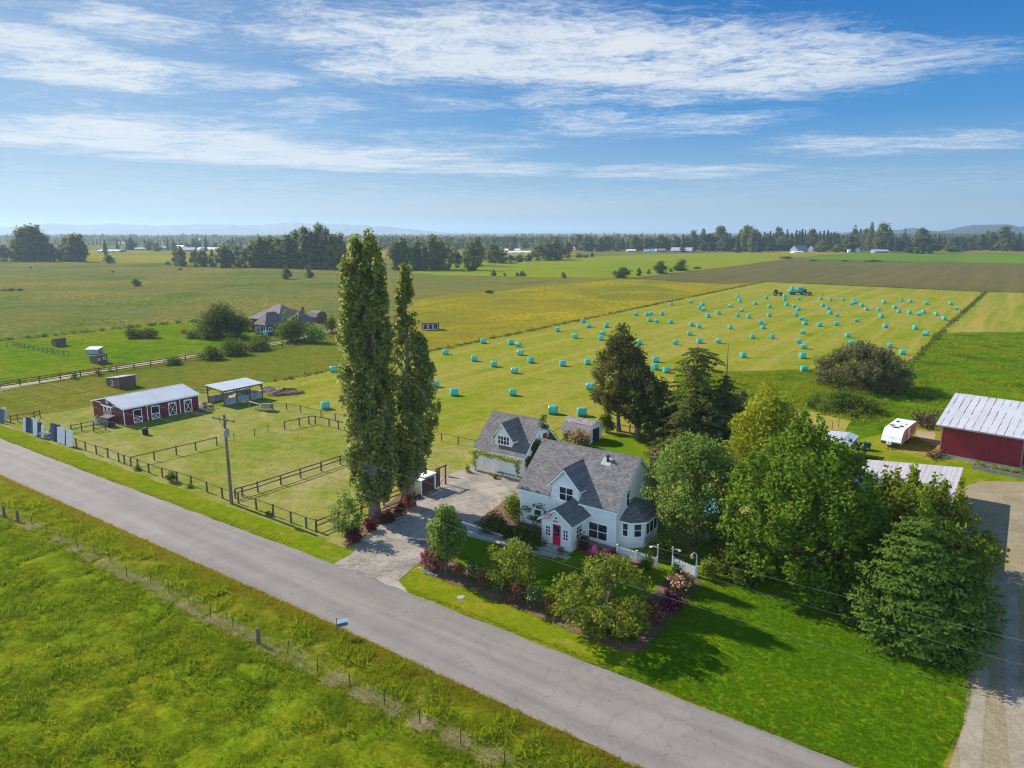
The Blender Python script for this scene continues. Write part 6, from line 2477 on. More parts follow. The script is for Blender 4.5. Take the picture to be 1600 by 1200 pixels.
SHRUBS = [
    ('rhododendron', 'pink and magenta rhododendron in full flower under the small round headed tree', 678, 889, 46, 38, 'bush', (BL['magenta'], .42, .22, .25), .2),
    ('barberry', 'dark purple shrub nearest the road left of the driveway mouth', 552, 846, 34, 26, 'purple', None, .2),
    ('barberry', 'reddish purple shrub at the foot of the tallest poplar', 581, 829, 26, 22, 'purple', (BL['red'], .05, .14, .3), .2),
    ('barberry', 'round dark purple shrub between the two poplar trunks', 606, 818, 26, 22, 'purple', None, .2),
    ('barberry', 'dark shrub right of the shorter poplar trunk', 627, 806, 24, 24, 'purple', None, .2),
    ('rhododendron', 'bright red flowering rhododendron right of the poplars by the gravel drive', 640, 795, 24, 24, 'bush', (BL['red'], .45, .2, .2), .19),
    ('golden_shrub', 'small golden yellow shrub in front of the white bin shelter', 641, 776, 26, 16, 'willow', None, .2),
    ('photinia', 'bronze red shrub at the left start of the mulch bed hedge', 719, 901, 24, 30, 'photinia', (BL['red'], .12, .13, .4), .17),
    ('azalea', 'white flowering shrub second in the mulch bed hedge', 739, 907, 28, 30, 'bush', (BL['white'], .22, .13, .3), .17),
    ('rhododendron', 'coral red flowering shrub third in the mulch bed hedge', 760, 916, 34, 34, 'bush', (BL['red'], .30, .15, .3), .17),
    ('azalea', 'pale pink flowering shrub at the left foot of the light green bush', 781, 925, 34, 32, 'bush', (BL['pink'], .28, .14, .3), .17),
    ('photinia', 'dark bronze shrub at the foot of the light green bush in the mulch bed', 808, 939, 38, 36, 'photinia', (BL['red'], .06, .13, .4), .18),
    ('azalea', 'pale green shrub with a few white flowers right of the light green bush', 832, 948, 36, 38, 'round', (BL['white'], .10, .13, .4), .18),
    ('rhododendron', 'red flowering low shrub before the multi stemmed garden tree', 861, 959, 36, 32, 'bush', (BL['red'], .28, .15, .3), .18),
    ('clipped_shrub', 'round clipped dark green shrub ball at the right end of the mulch bed', 977, 1000, 42, 36, 'ivy', None, .13),
    ('rhododendron', 'bright pink red rhododendron in front of the short picket fence', 1066, 925, 40, 32, 'bush', (BL['salmon'], .5, .2, .4), .2),
    ('rhododendron', 'deep magenta rhododendron at the corner of the side lawn', 1050, 950, 36, 28, 'purple', (BL['magenta'], .32, .2, .3), .2),
    ('dark_shrub', 'dark reddish shrub between the multi stemmed garden tree and the magenta rhododendron', 1012, 970, 46, 34, 'photinia', (BL['red'], .06, .15, .3), .2),
    ('light_shrub', 'light green shrub at the left front corner of the farmhouse', 803, 812, 38, 46, 'light', None, .22),
    ('dark_shrub', 'large dark rounded shrub left of the farmhouse by the walkway', 771, 833, 44, 38, 'dark', None, .2),
    ('dark_shrub', 'small dark shrub between the large rounded shrubs by the walkway', 793, 842, 26, 26, 'dark', None, .2),
    ('dark_shrub', 'rounded dark shrub in the middle of the bed before the left front window', 815, 850, 36, 36, 'ivy', None, .2),
    ('dark_shrub', 'rounded dark shrub touching the left side of the porch', 835, 858, 28, 34, 'ivy', None, .2),
    ('dark_shrub', 'dark red leaved shrub in the corner right of the porch', 910, 860, 26, 32, 'purple', None, .17),
    ('clipped_shrub', 'clipped green shrub ball at the right end of the longer picket fence', 1012, 889, 26, 26, 'ivy', None, .12),
    ('clipped_shrub', 'clipped green shrub ball at the left end of the short picket fence', 1057, 899, 22, 20, 'ivy', None, .12),
    ('light_shrub', 'loose yellow green shrub below the bay window behind the picket fence', 1034, 868, 48, 30, 'light', None, .2),
    ('low_shrub', 'low brown leaved planting beside the pink chairs', 957, 874, 24, 10, 'purple', None, .13),
    ('light_shrub', 'grassy light green shrub right of the lantern post', 1108, 902, 34, 32, 'light', None, .24),
    ('dark_shrub', 'dark shady shrub under the left maple by the garden', 1140, 890, 60, 50, 'dark', None, .25),
    ('dark_shrub', 'dark shrub between the round tree and the left maple', 1128, 848, 46, 44, 'dark', None, .25),
    ('light_shrub', 'leafy green shrub at the front foot of the left maple', 1165, 912, 46, 34, 'bush', None, .25),
    ('light_shrub', 'bright leafy low bush standing between the maples and the cypress', 1288, 950, 64, 64, 'maple', None, .3),
    ('rose_shrub', 'shrub with pale salmon blooms in front of the garden shed', 907, 698, 34, 28, 'light', (BL['salmon'], .38, .22, .3), .22),
    ('rose_shrub', 'small shrub with faded pink blooms at the left corner of the garden shed', 886, 688, 16, 16, 'bush', (BL['salmon'], .25, .18, .3), .2),
    ('light_shrub', 'small leafy tree right of the garden shed', 948, 676, 26, 34, 'bush', None, .25),
    ('low_shrub', 'small leafy tuft at the foot of the middle pergola post', 773, 748, 10, 9, 'light', None, .15),
    ('low_shrub', 'leafy green tuft at the left pergola post of the garage', 731, 738, 12, 14, 'light', None, .17),
    ('field_shrub', 'small leafy weed bush at the roadside paddock fence, largest of the weeds there', 268, 753, 18, 18, 'bush', None, .2),
    ('field_shrub', 'small leafy weed bush at the roadside paddock fence left of the largest', 215, 735, 12, 9, 'bush', None, .18),
    ('field_shrub', 'low weed tuft under the roadside fence right of the utility pole', 421, 806, 13, 9, 'dark', None, .16),
    ('field_shrub', 'tiny weed tuft at the roadside fence right of the largest weed bush', 297, 762, 10, 8, 'bush', None, .16),
    # neighbours at the left
    ('dark_tree', 'big dark spreading tree left of the neighbour house', 343, 526, 72, 50, 'dark', None, .5),
    ('dark_tree', 'very dark dense tree touching the front of the neighbour house', 374, 528, 44, 40, 'conifer', None, .45),
    ('yellow_tree', 'yellow green small tree against the neighbour house wall', 384, 516, 28, 20, 'willow', None, .4),
    ('golden_shrub', 'yellow green rounded shrub in front of the big dark tree by the neighbour house', 330, 529, 30, 24, 'light', None, .4),
    ('round_tree', 'round dense green tree right of the neighbour house', 456, 533, 54, 45, 'bush', None, .45),
    ('light_shrub', 'pale leafy shrub between the round tree and the small barn shed of the neighbour', 492, 535, 36, 30, 'round', None, .4),
    ('dark_shrub', 'dark shrub right of the small barn shed of the neighbour', 518, 520, 24, 26, 'dark', None, .4),
    ('dark_shrub', 'wide dark rounded shrub at the top of the lush left paddock', 212, 528, 34, 17, 'dark', None, .4),
    ('dark_shrub', 'second wide dark rounded shrub beside the neighbour lawn', 234, 528, 28, 15, 'dark', None, .4),
    ('orange_shrub', 'small orange brown shrub at the edge of the neighbour lawn', 289, 521, 12, 8, 'photinia', None, .35),
    ('dark_shrub', 'low dark shrubs left of the big dark tree by the neighbour lawn', 302, 528, 28, 14, 'bush', None, .35),
    ('green_hedge', 'leafy green hedge mound along the dirt track before the neighbour house, left part', 330, 561, 44, 20, 'bush', None, .4),
    ('green_hedge', 'leafy green hedge mound along the dirt track before the neighbour house, middle part', 366, 554, 48, 24, 'bush', None, .4),
    ('green_hedge', 'leafy green hedge mound along the dirt track before the neighbour house, right part', 398, 547, 44, 20, 'bush', None, .4),
    ('dark_shrub', 'low dark shrub on the rail fence left of the green hedge', 268, 570, 32, 12, 'dark', None, .35),
    ('dark_shrub', 'small dark bush on the far left rail fence above the loafing shed', 116, 592, 13, 13, 'dark', None, .3),
    ('orange_shrub', 'small bronze tinged bush on the rail fence above the red stable', 154, 587, 12, 10, 'photinia', None, .3),
    ('orange_shrub', 'yellow tinged small bush on the rail fence behind the loafing shed', 171, 580, 11, 11, 'willow', None, .3),
    ('dark_shrub', 'low shrubs in front of the neighbour house wall beside the path', 414, 532, 26, 10, 'bush', None, .35),
]
for i, (nm, lab, px, py, w, h_, mt, bl, lf) in enumerate(SHRUBS):
    far_ = py < 620
    shrub(nm, lab, px, py, w, h_, LM[mt], 100 + i, lf, (14 if far_ else 75) if lf > .15 else 210, bl, None, 'tree' if nm.endswith('tree') else 'shrub', 14)

rng = np.random.default_rng(61)
gt = base(944, 985)
tree('garden_tree', 'multi stemmed light green garden tree by the clipped shrub ball of the mulch bed', 'tree', gt, rng, envelope_clumps(rng, [(.5, 1.8), (1.5, 3.7), (2.9, 4.3), (4.2, 3.4), (5.4, 1.9), (6.1, .6)], 92, .72), 50, .28, LM['light'], M['bark'], (.5, 4.8, .14), nlimb=30)
rng = np.random.default_rng(62)
tree('garden_bush', 'light green bush with airy branches in the middle of the mulch bed hedge', 'shrub', base(806, 925), rng, envelope_clumps(rng, [(.6, 1.3), (1.6, 2.6), (2.8, 2.9), (3.8, 2.0), (4.4, .7)], 44, .62), 50, .25, LM['light'], M['bark'], (.5, 3.6, .09), nlimb=22)
# cloud pruned little tree by the left window
rng = np.random.default_rng(63)
tree('cloud_pruned_tree', 'small cloud pruned tree with separate leaf pads before the left front window', 'tree', base(833, 842), rng, [((-.9, 0, 3.0), (.75, .6, .35)), ((.6, .1, 3.5), (.7, .6, .3)), ((-.1, -.2, 2.3), (.5, .45, .28)), ((.9, -.3, 2.3), (.5, .5, .3)), ((.2, .2, 1.3), (.6, .5, .3))], 170, .17, LM['dark'], M['bark'], (.6, 3.2, .09), nlimb=5)


def flank(name, label, pts, hgt, wid, mat, seed, leaf=.5, dens=12):
    "a grown hedge or weedy ditch line"
    rng = np.random.default_rng(seed)
    pts = base_line(pts)
    o = pts[0]
    cl = []
    for a, c in zip(pts, pts[1:]):
        L = float(np.hypot(*(c - a)[:2]))
        for i in range(max(2, int(L / (wid * .7)))):
            q = a + (c - a) * rng.random() - o
            r_ = wid * rng.uniform(.4, .8)
            cl.append(((q[0] + rng.normal() * wid * .2, q[1] + rng.normal() * wid * .2, hgt * .4), (r_, r_, hgt * rng.uniform(.4, .75))))
    P, N = crown_points(rng, cl, dens, .5, .4)
    P[:, 2] = np.maximum(P[:, 2], .04)
    t = thing(name, label, 'hedge', (o[0], o[1], 0))
    fast_quads('foliage', leaf_cards(rng, P, N, leaf * rng.uniform(.6, 1.4, len(P))), mat, t)


flank('hedge', 'low dark hedge line between the meadow and the lush left paddock', [(-30, 535), (60, 527), (140, 519), (220, 510), (310, 502)], 1.0, 2.0, LM['bush'], 71)
flank('hedge', 'low dark hedge patch in the meadow at the left edge', [(-20, 455), (20, 454.5), (46, 453.5)], 1.4, 3.0, LM['dark'], 72, .7, 8)
flank('hedge', 'weedy dark line along the left edge of the mown hay field', [(430, 597), (560, 571), (700, 543.6), (850, 512.5), (1000, 481), (1195, 440.3)], .55, 1.3, LM['bush'], 73, .5, 9)
flank('hedge', 'weedy line up the right edge of the mown hay field', [(1385, 604), (1440, 551), (1480, 511), (1541, 456.3)], .6, 1.4, LM['bush'], 74, .5, 9)


# ------------------------------------------------------------------ the neighbour house at the left
def hip(root, x0, x1, y0, y1, ze, zr, o, roof, name='roof'):
    m = MB()
    x0, x1, y0, y1 = x0 - o, x1 + o, y0 - o, y1 + o
    w, d = x1 - x0, y1 - y0
    if w >= d:
        a, c = (x0 + d / 2, (y0 + y1) / 2, zr), (x1 - d / 2, (y0 + y1) / 2, zr)
        q = [(x0, y0, ze), (x1, y0, ze), (x1, y1, ze), (x0, y1, ze)]
        m.poly([q[0], q[1], c, a])
        m.poly([q[1], q[2], c])
        m.poly([q[2], q[3], a, c])
        m.poly([q[3], q[0], a])
    else:
        a, c = ((x0 + x1) / 2, y0 + w / 2, zr), ((x0 + x1) / 2, y1 - w / 2, zr)
        q = [(x0, y0, ze), (x1, y0, ze), (x1, y1, ze), (x0, y1, ze)]
        m.poly([q[0], q[1], a])
        m.poly([q[1], q[2], c, a])
        m.poly([q[2], q[3], c])
        m.poly([q[3], q[0], a, c])
    m.poly([(x0, y0, ze - .15), (x0, y1, ze - .15), (x1, y1, ze - .15), (x1, y0, ze - .15)])
    for i in range(4):
        a_, b_ = q[i], q[(i + 1) % 4]
        m.poly([(a_[0], a_[1], ze - .15), (b_[0], b_[1], ze - .15), b_, a_])
    m.build(name, roof, root)


def neighbour():
    r = thing('neighbour_house', 'dark walled house with brown hipped roofs among trees in the left distance', 'house', (-187.0, 129.0, 0))
    m = MB()
    m.box(0, 5.0, 0, 9, 0, 2.9)
    m.build('wing_wall', M['dark_siding'], r)
    m = MB()
    m.box(-11, 3, 6, 18, 0, 3.4)
    m.build('wall', M['dark_siding'], r)
    hip(r, 0, 5.0, 0, 8, 2.95, 6.4, .5, M['shingle_brown'], 'wing_roof')
    hip(r, -11, 3, 6, 18, 3.45, 7.6, .6, M['shingle_brown'])
    hip(r, 3.2, 8.5, 9, 15, 3.0, 6.2, .5, M['shingle_brown'], 'rear_roof')
    m = MB()
    m.box(3.2, 8.5, 9, 15, 0, 2.95)
    m.build('rear_wall', M['dark_siding'], r)
    for O, U, w, h in (((.5, 0, .5), (1, 0, 0), 1.3, 1.9), ((2.4, 0, .5), (1, 0, 0), 1.6, 1.9), ((5, .8, .9), (0, 1, 0), 1.5, 1.4), ((5, 3.6, .9), (0, 1, 0), 1.5, 1.4), ((-8, 6, 1.0), (1, 0, 0), 1.6, 1.3)):
        window(r, O, U, w, h, 2, 1, .14)
    m = MB()
    for x, y in ((-.05, -.05), (4.9, -.05), (2.15, -.05), (4.9, 6.0)):
        m.box(x, x + .2, y, y + .2, 0, 2.9)
    m.build('corner_post', M['white'], r)
    m = MB()
    m.box(4.6, 5.3, 13.5, 14.2, 3, 7.2)
    m.build('chimney', M['brick'], r)
    s = thing('water_butt', 'round sky blue water butt at the corner of the neighbour house', 'water butt', (-181.0, 128.2, 0))
    m = MB()
    m.lathe([(.6, 0), (.75, .3), (.75, 1.2), (.6, 1.4), (.1, 1.5)], 14)
    m.build('tank', M['sky_blue'], s)


neighbour()
gambrel('garden_shed', 'small brown barn shaped shed right of the neighbour house', (-196.5, 156.0, 0), R(0), 4.6, 4.4, (2.0, 3.3, 3.9), M['brown_siding'], M['shingle_brown'], M['wood_brown'])
lean_shed('field_shelter', 'low dark field shelter with three open bays right of the poplars at the meadow edge', (660, 516.5), 5.2, 2.6, 2.3, 1.8, M['dark_siding'], M['roof_mauve'], R(48), [('f', .3, .3, 1.3, 1.7), ('f', 1.9, .3, 1.3, 1.7), ('f', 3.5, .3, 1.3, 1.7)])
lean_shed('field_shelter', 'small white doored field shelter glimpsed between the two poplars', (613, 518), 2.6, 2.4, 2.3, 1.8, M['metal_grey'], M['roof_blue'], R(48), [('f', .3, .3, 1.6, 1.6)])


# ------------------------------------------------------------------ trees of the middle distance and the horizon
def proto_crown(seed, kind):
    rng = np.random.default_rng(seed)
    if kind == 'con':
        P, N, S, _ = conifer_cards(rng, .06, 1.0, [(.05, .20), (.25, .22), (.55, .15), (.85, .06), (1, .012)], 22, 7, .25, .085, 52, .5)
        V = leaf_cards(rng, P, N, S, .55, .15)
    else:
        prof = {'round': [(.06, .22), (.25, .38), (.55, .42), (.8, .3), (1, .08)], 'tall': [(.05, .16), (.3, .26), (.6, .28), (.85, .19), (1, .05)], 'bush': [(.0, .5), (.3, .62), (.7, .5), (1, .15)]}[kind]
        big = kind == 'bush'
        cl = envelope_clumps(rng, prof, 30 if big else 40, .22 if big else .125, .9, .3)
        P, N = crown_points(rng, cl, 560 if big else 900, .5, .3)
        P[:, 2] = np.maximum(P[:, 2], 0.0)
        V = leaf_cards(rng, P, N, .085 * rng.uniform(.6, 1.4, len(P)))
    return V


TR = {}


def proto_mesh(kind, mat, k, trunk=True):
    key = (kind, mat, k)
    if key not in TR:
        V = proto_crown(500 + k * 7 + len(kind) * 31, kind)
        nfc = len(V) // 4
        o = fast_quads('crown', V, LM[mat])
        tm = MB()
        tm.tube([(0, 0, -.01), (.005, 0, .35), (0, 0, .7)], [.022, .016, .006], 6)
        t_ = tm.build('trunk', M['bark'])
        TR[key] = (o, t_)
        TR[key + ('used',)] = False
    return key


def far_tree(name, label, px, py, top, wpx, kind, mat, group, k=0, cat='tree'):
    p = g(px, py)
    s = mpp(p)
    hgt = max(.8, (py - top) * s / .96)
    natural = {'con': .42, 'round': .68, 'tall': .42, 'bush': .92}[kind]
    wid = wpx * s / (natural * hgt)
    root = thing(name, label, cat, (p[0], p[1], 0), (px * 37 % 63) / 10., group)
    root.scale = (hgt * wid, hgt * wid, hgt)
    key = proto_mesh(kind, mat, k)
    c, t_ = TR[key]
    if TR[key + ('used',)]:
        c, t_ = c.copy(), t_.copy()
        COL.objects.link(c)
        COL.objects.link(t_)
    TR[key + ('used',)] = True
    c.parent = root
    t_.parent = root
    return root


BELT = [  # base x, base y, top y, width, kind, material
    (8, 408, 384, 26, 'round', 'far'), (28, 408, 381, 26, 'round', 'far'), (42, 408, 366, 34, 'tall', 'far'), (56, 408, 365, 38, 'tall', 'far_dark'), (72, 408, 379, 30, 'round', 'far_dark'), (84, 408, 388, 18, 'round', 'far_dark'),
    (96, 408, 387, 10, 'tall', 'far_dark'), (106, 408.5, 376, 18, 'tall', 'far'), (118, 409, 374, 20, 'tall', 'far'), (128, 409, 376, 18, 'tall', 'far_dark'),
    (275, 415, 394, 12, 'round', 'far'), (284, 416, 392, 20, 'round', 'far_dark'), (306, 416, 392, 18, 'round', 'far'), (318, 416.5, 392, 18, 'round', 'far_dark'), (333, 417, 396, 14, 'round', 'far'), (350, 418, 386, 26, 'round', 'far'), (358, 418, 390, 20, 'round', 'far_dark'), (372, 417, 391, 18, 'round', 'far'), (384, 418, 390, 18, 'round', 'far_dark'), (396, 418, 383, 24, 'round', 'far'),
    (410, 418, 379, 26, 'tall', 'far'), (424, 418, 381, 24, 'tall', 'far_dark'), (437, 418.5, 379, 26, 'tall', 'far'), (452, 419, 377, 26, 'tall', 'far_dark'), (466, 419, 374, 26, 'tall', 'far'), (478, 420, 365, 24, 'tall', 'far_dark'), (490, 420, 373, 22, 'tall', 'far'), (501, 420, 366, 24, 'tall', 'far_dark'), (511, 420.5, 367, 22, 'tall', 'far_dark'), (522, 421, 377, 22, 'tall', 'far'), (533, 421, 378, 20, 'tall', 'far'),
    (618, 422, 384, 22, 'tall', 'far'), (630, 422, 381, 22, 'tall', 'far_dark'), (642, 422.5, 391, 18, 'round', 'light'), (652, 422, 383, 20, 'tall', 'far'), (664, 422.5, 390, 16, 'tall', 'far_dark'), (676, 422, 380, 22, 'tall', 'far'), (690, 422, 383, 22, 'tall', 'far'), (700, 421, 388, 18, 'round', 'far'), (713, 418.5, 393, 18, 'round', 'far_dark'), (728, 416, 392, 16, 'round', 'far'), (738, 422.5, 388, 26, 'round', 'bush'), (746, 415, 380, 20, 'tall', 'far'),
    (770, 411, 383, 26, 'round', 'far'), (784, 410.5, 394, 18, 'round', 'far_dark'), (797, 410, 399, 14, 'round', 'far'), (812, 409, 399, 18, 'round', 'far_dark'), (826, 408, 399, 14, 'round', 'far'), (842, 407, 383, 24, 'round', 'far'), (856, 406.5, 380, 22, 'round', 'far_dark'), (868, 406, 379, 22, 'round', 'far'), (876, 405.5, 385, 16, 'round', 'far_dark'), (889, 396, 381, 13, 'round', 'purple'), (887, 403.5, 396, 9, 'round', 'far'), (905, 403, 397, 12, 'round', 'far_dark'), (916, 402.5, 398, 9, 'round', 'far'), (925, 402, 396, 5, 'tall', 'far_dark'),
]
for i, (x, y, tp, w, kd, mt) in enumerate(BELT):
    sec = ('of the big clump at the meadow edge' if x < 90 else 'beside the yellow field gap' if x < 140 else 'across the open meadow' if x < 560 else 'beyond the shorter poplar' if x < 760 else 'at the edge of the lime green field')
    far_tree('broadleaf_tree', ('dark ' if 'dark' in mt or mt == 'purple' else 'pale green ' if mt == 'light' else 'mid green ') + ('slender' if kd == 'tall' else 'round') + ' tree in the tree belt ' + sec, x, y, tp, w, kd, mt, 'trees of the belt across the meadow', i % 3)
FIELD = [
    (771, 431, 423.5, 8, 'bush', 'far_dark', 'lone small dark bush by the lime green field below the belt'), (788, 431, 427, 5, 'bush', 'far_dark', 'tiny bush at the lower edge of the lime green field, second from the left'), (808, 431.5, 426.5, 5, 'bush', 'far_dark', 'tiny dark bush left of the twiggy one at the lime field edge'), (816, 431.5, 425, 11, 'bush', 'far', 'twiggy pale bush at the lower edge of the lime green field'),
    (880, 434.5, 426.5, 8, 'bush', 'far_dark', 'lone small dark bush midway along the lower edge of the lime field'), (448, 436, 422, 16, 'bush', 'far_dark', 'round dark bush in the meadow left of the poplars, the left of two'), (482, 434, 420, 14, 'bush', 'far_dark', 'round dark bush in the meadow left of the poplars, the right of two'), (213, 447, 437, 14, 'bush', 'far_dark', 'lone leaning dark bush in the middle of the left meadow'),
    (171, 411, 401, 16, 'bush', 'far_dark', 'round bush below the thin tall tree in the left distance'), (166, 402, 381, 6, 'tall', 'far', 'thin tall ragged tree in the left distance'), (973, 434, 420, 27, 'bush', 'bush', 'large double crowned bush at the left end of the ploughed field'), (998, 431, 421, 9, 'round', 'bush', 'small upright bush right of the large double crowned bush'), (1014, 428, 422, 7, 'bush', 'far', 'tiny bush left of the broad dark bush at the ploughed field'),
    (1032, 427.5, 411, 22, 'bush', 'bush', 'broad dark bush in the middle of the row at the ploughed field'), (1048, 425, 420, 6, 'bush', 'far', 'tiny bush between the two broad bushes at the ploughed field'), (1065, 423, 409.5, 23, 'bush', 'bush', 'broad dark bush at the right end of the row at the ploughed field'), (1090, 420, 417, 14, 'bush', 'far_dark', 'flat scrub right of the bush row at the ploughed field'),
    (764, 458, 454, 14, 'bush', 'far_dark', 'flat dark scrub patch in the buttercup meadow'), (282, 422, 419.5, 7, 'bush', 'far_dark', 'dark speck of scrub far out in the left meadow'), (48, 419, 417, 4, 'bush', 'far_dark', 'tiny dark scrub speck near the far left trees'), (176, 425.5, 424, 5, 'bush', 'far_dark', 'tiny flat scrub speck in the left meadow'),
    (263, 413.5, 409, 8, 'bush', 'far_dark', 'small bush at the left end of the middle tree belt'), (1270, 408, 406, 14, 'bush', 'far_dark', 'flat weeds at the left of the ploughed field far edge'), (1320, 408.5, 406.5, 12, 'bush', 'far_dark', 'flat weeds in the middle of the ploughed field far edge'), (1365, 409, 406.5, 26, 'bush', 'far_dark', 'wide flat weeds at the right of the ploughed field far edge'), (1230, 404, 401, 20, 'bush', 'far', 'flat green scrub by the yellow strip field'),
]
for i, (x, y, tp, w, kd, mt, lab) in enumerate(FIELD):
    far_tree('field_bush' if kd != 'tall' else 'thin_tree', lab, x, y, tp, w, kd, mt, None, i % 3, 'bush' if kd != 'tall' else 'tree')

# the wooded horizon at the right, tree by tree
SKY = [(900, 371), (950, 371), (985, 369), (1040, 369), (1075, 366), (1088, 363), (1110, 364), (1125, 359), (1140, 366), (1152, 364), (1160, 358), (1176, 358), (1188, 364), (1200, 362), (1225, 356), (1250, 358), (1262, 357), (1290, 360), (1305, 359), (1312, 368), (1325, 366), (1332, 357), (1350, 355), (1362, 356), (1368, 359), (1380, 355), (1392, 366), (1405, 370), (1412, 358), (1420, 370), (1440, 368), (1460, 365), (1480, 370), (1505, 367), (1520, 364), (1530, 367), (1545, 362), (1565, 360), (1580, 363), (1600, 365), (1660, 364)]
rngf = random.Random(77)
x = 905.0
n_c = 0
while x < 1650:
    topc = float(np.interp(x, [q[0] for q in SKY], [q[1] for q in SKY]))
    con = rngf.random() < (.15 if x < 1000 else .2 if x < 1190 else .8 if x < 1310 else .45 if x < 1366 else .3 if x < 1390 else .5)
    y = rngf.uniform(390, 393) + (2 if 1060 < x < 1200 and rngf.random() < .3 else 0)
    tp = topc + abs(rngf.gauss(0, 4.0)) * (1.0 if con else 1.1)
    if con:
        far_tree('conifer_tree', 'dark spiky conifer in the wooded horizon beyond the ploughed field', x, y, tp, rngf.uniform(9, 14), 'con', 'far_con', 'horizon trees beyond the ploughed field', n_c % 3)
    else:
        far_tree('broadleaf_tree', 'rounded broadleaf tree in the wooded horizon beyond the ploughed field', x, y, tp + rngf.uniform(0, 3), rngf.uniform(13, 21), 'round' if rngf.random() < .5 else 'tall', 'far' if rngf.random() < .45 else 'far_dark', 'horizon trees beyond the ploughed field', n_c % 3)
    n_c += 1
    x += rngf.uniform(3.6, 8.0) * (1.15 if not con else .9)
for (xx, yy, tp, w, kd, mt, lab) in [(1438, 396.5, 363, 24, 'tall', 'far_dark', 'big dark broadleaf clump standing free before the right horizon, its taller left half'), (1452, 396, 373, 18, 'round', 'far_dark', 'big dark broadleaf clump standing free before the right horizon, its lower right half'), (1378, 394, 355.5, 24, 'tall', 'far', 'tallest broad tree on the right horizon beside the low farm roofs'), (1412, 386, 358, 9, 'con', 'far_con', 'lone dark conifer rising against the blue hills'), (1222, 392, 372, 24, 'round', 'far', 'round pale tree left of the blue grey barn on the horizon'), (1284, 394, 378, 22, 'round', 'far', 'round tree right of the small white house on the horizon'), (1326, 394, 372, 22, 'tall', 'far_dark', 'dark tree beside the pale horizon house'), (1125, 391, 359, 20, 'tall', 'far', 'tall crowned broadleaf above the right horizon wood, left of two'), (1167, 391, 358, 24, 'tall', 'far', 'tall double crowned broadleaf above the right horizon wood, right of two'), (1308, 394, 383, 16, 'round', 'light', 'light green rounded tree near the pale horizon house'), (1490, 394, 386, 26, 'bush', 'far_dark', 'low dark scrub right of the free standing clump'), (1420, 395, 388, 16, 'bush', 'far_dark', 'low dark scrub left of the free standing clump')]:
    far_tree('broadleaf_tree' if kd != 'con' else 'conifer_tree', lab, xx, yy, tp, w, kd, mt, None, 1)
# hamlet trees at the left
for i in range(46):
    x = rngf.uniform(140, 400) if i < 30 else rngf.uniform(560, 900)
    y = rngf.uniform(388, 393) if i < 30 else rngf.uniform(390, 396)
    con = rngf.random() < .35
    far_tree('conifer_tree' if con else 'broadleaf_tree', ('dark conifer among the farm roofs ' if con else 'broadleaf tree among the farm roofs ') + ('beyond the yellow field' if x < 420 else 'above the lime green field'), x, y, y - rngf.uniform(7, 14) - (6 if con else 0), rngf.uniform(5, 8) if con else rngf.uniform(9, 15), 'con' if con else 'round', 'far_con' if con else ('far' if rngf.random() < .5 else 'far_dark'), 'trees among the distant farms', i % 3)
far_tree('conifer_tree', 'single big dark conifer above the left distant farms', 206, 391, 370, 13, 'con', 'far_con', None, 2)


# far woodland that reads as one mass, band behind band
def woodland(name, rows, seed):
    rng = np.random.default_rng(seed)
    out = []
    lib = [proto_crown(900 + k, kd) for k, kd in enumerate(('round', 'con', 'tall', 'con'))]
    lib = [v.reshape(-1, 4, 3)[rng.permutation(len(v) // 4)[:170]] for v in lib]
    for (x0, x1, yb, top0, top1, step) in rows:
        x = x0
        while x < x1:
            t = (x - x0) / (x1 - x0)
            tp = top0 + (top1 - top0) * t + 1.3 * mnoise.noise(Vector((x * .02, yb, 2))) + rng.normal() * .7
            y = yb + rng.normal() * .35
            p = g(x, y)
            s = mpp(p)
            h_ = (y - tp) * s
            k = int(rng.integers(0, 4))
            w = h_ * rng.uniform(.75, 1.25) * (1.0 if k % 2 == 0 else .85)
            a = rng.random() * 6.28
            V = lib[k] * 1.0
            c_, s_ = math.cos(a), math.sin(a)
            c0 = V.mean(axis=1, keepdims=True)
            V = c0 + (V - c0) * 1.9
            X = (V[..., 0] * c_ - V[..., 1] * s_) * w + p[0]
            Y = (V[..., 0] * s_ + V[..., 1] * c_) * w + p[1]
            out.append(np.stack([X, Y, np.maximum(V[..., 2], 0) * h_], axis=-1))
            x += step * rng.uniform(.6, 1.4)
    V = np.concatenate(out).reshape(-1, 3)
    o = fast_quads(name, V, LM['far_dark'])
    return tag(o, None, None, None, 'stuff')


woodland('distant_woodland', [(-60, 920, 373.5, 366.5, 367.5, 2.2), (-60, 900, 377.5, 368.5, 369.5, 3.0), (-60, 700, 383, 373.5, 372, 4.5), (560, 930, 388, 370.5, 370.5, 3.6), (900, 1660, 379, 367, 366, 3.2), (900, 1660, 386, 371, 370, 4.0), (800, 900, 372, 365.5, 366.2, 2), (1380, 1660, 376, 365, 366, 2.6)], 8)


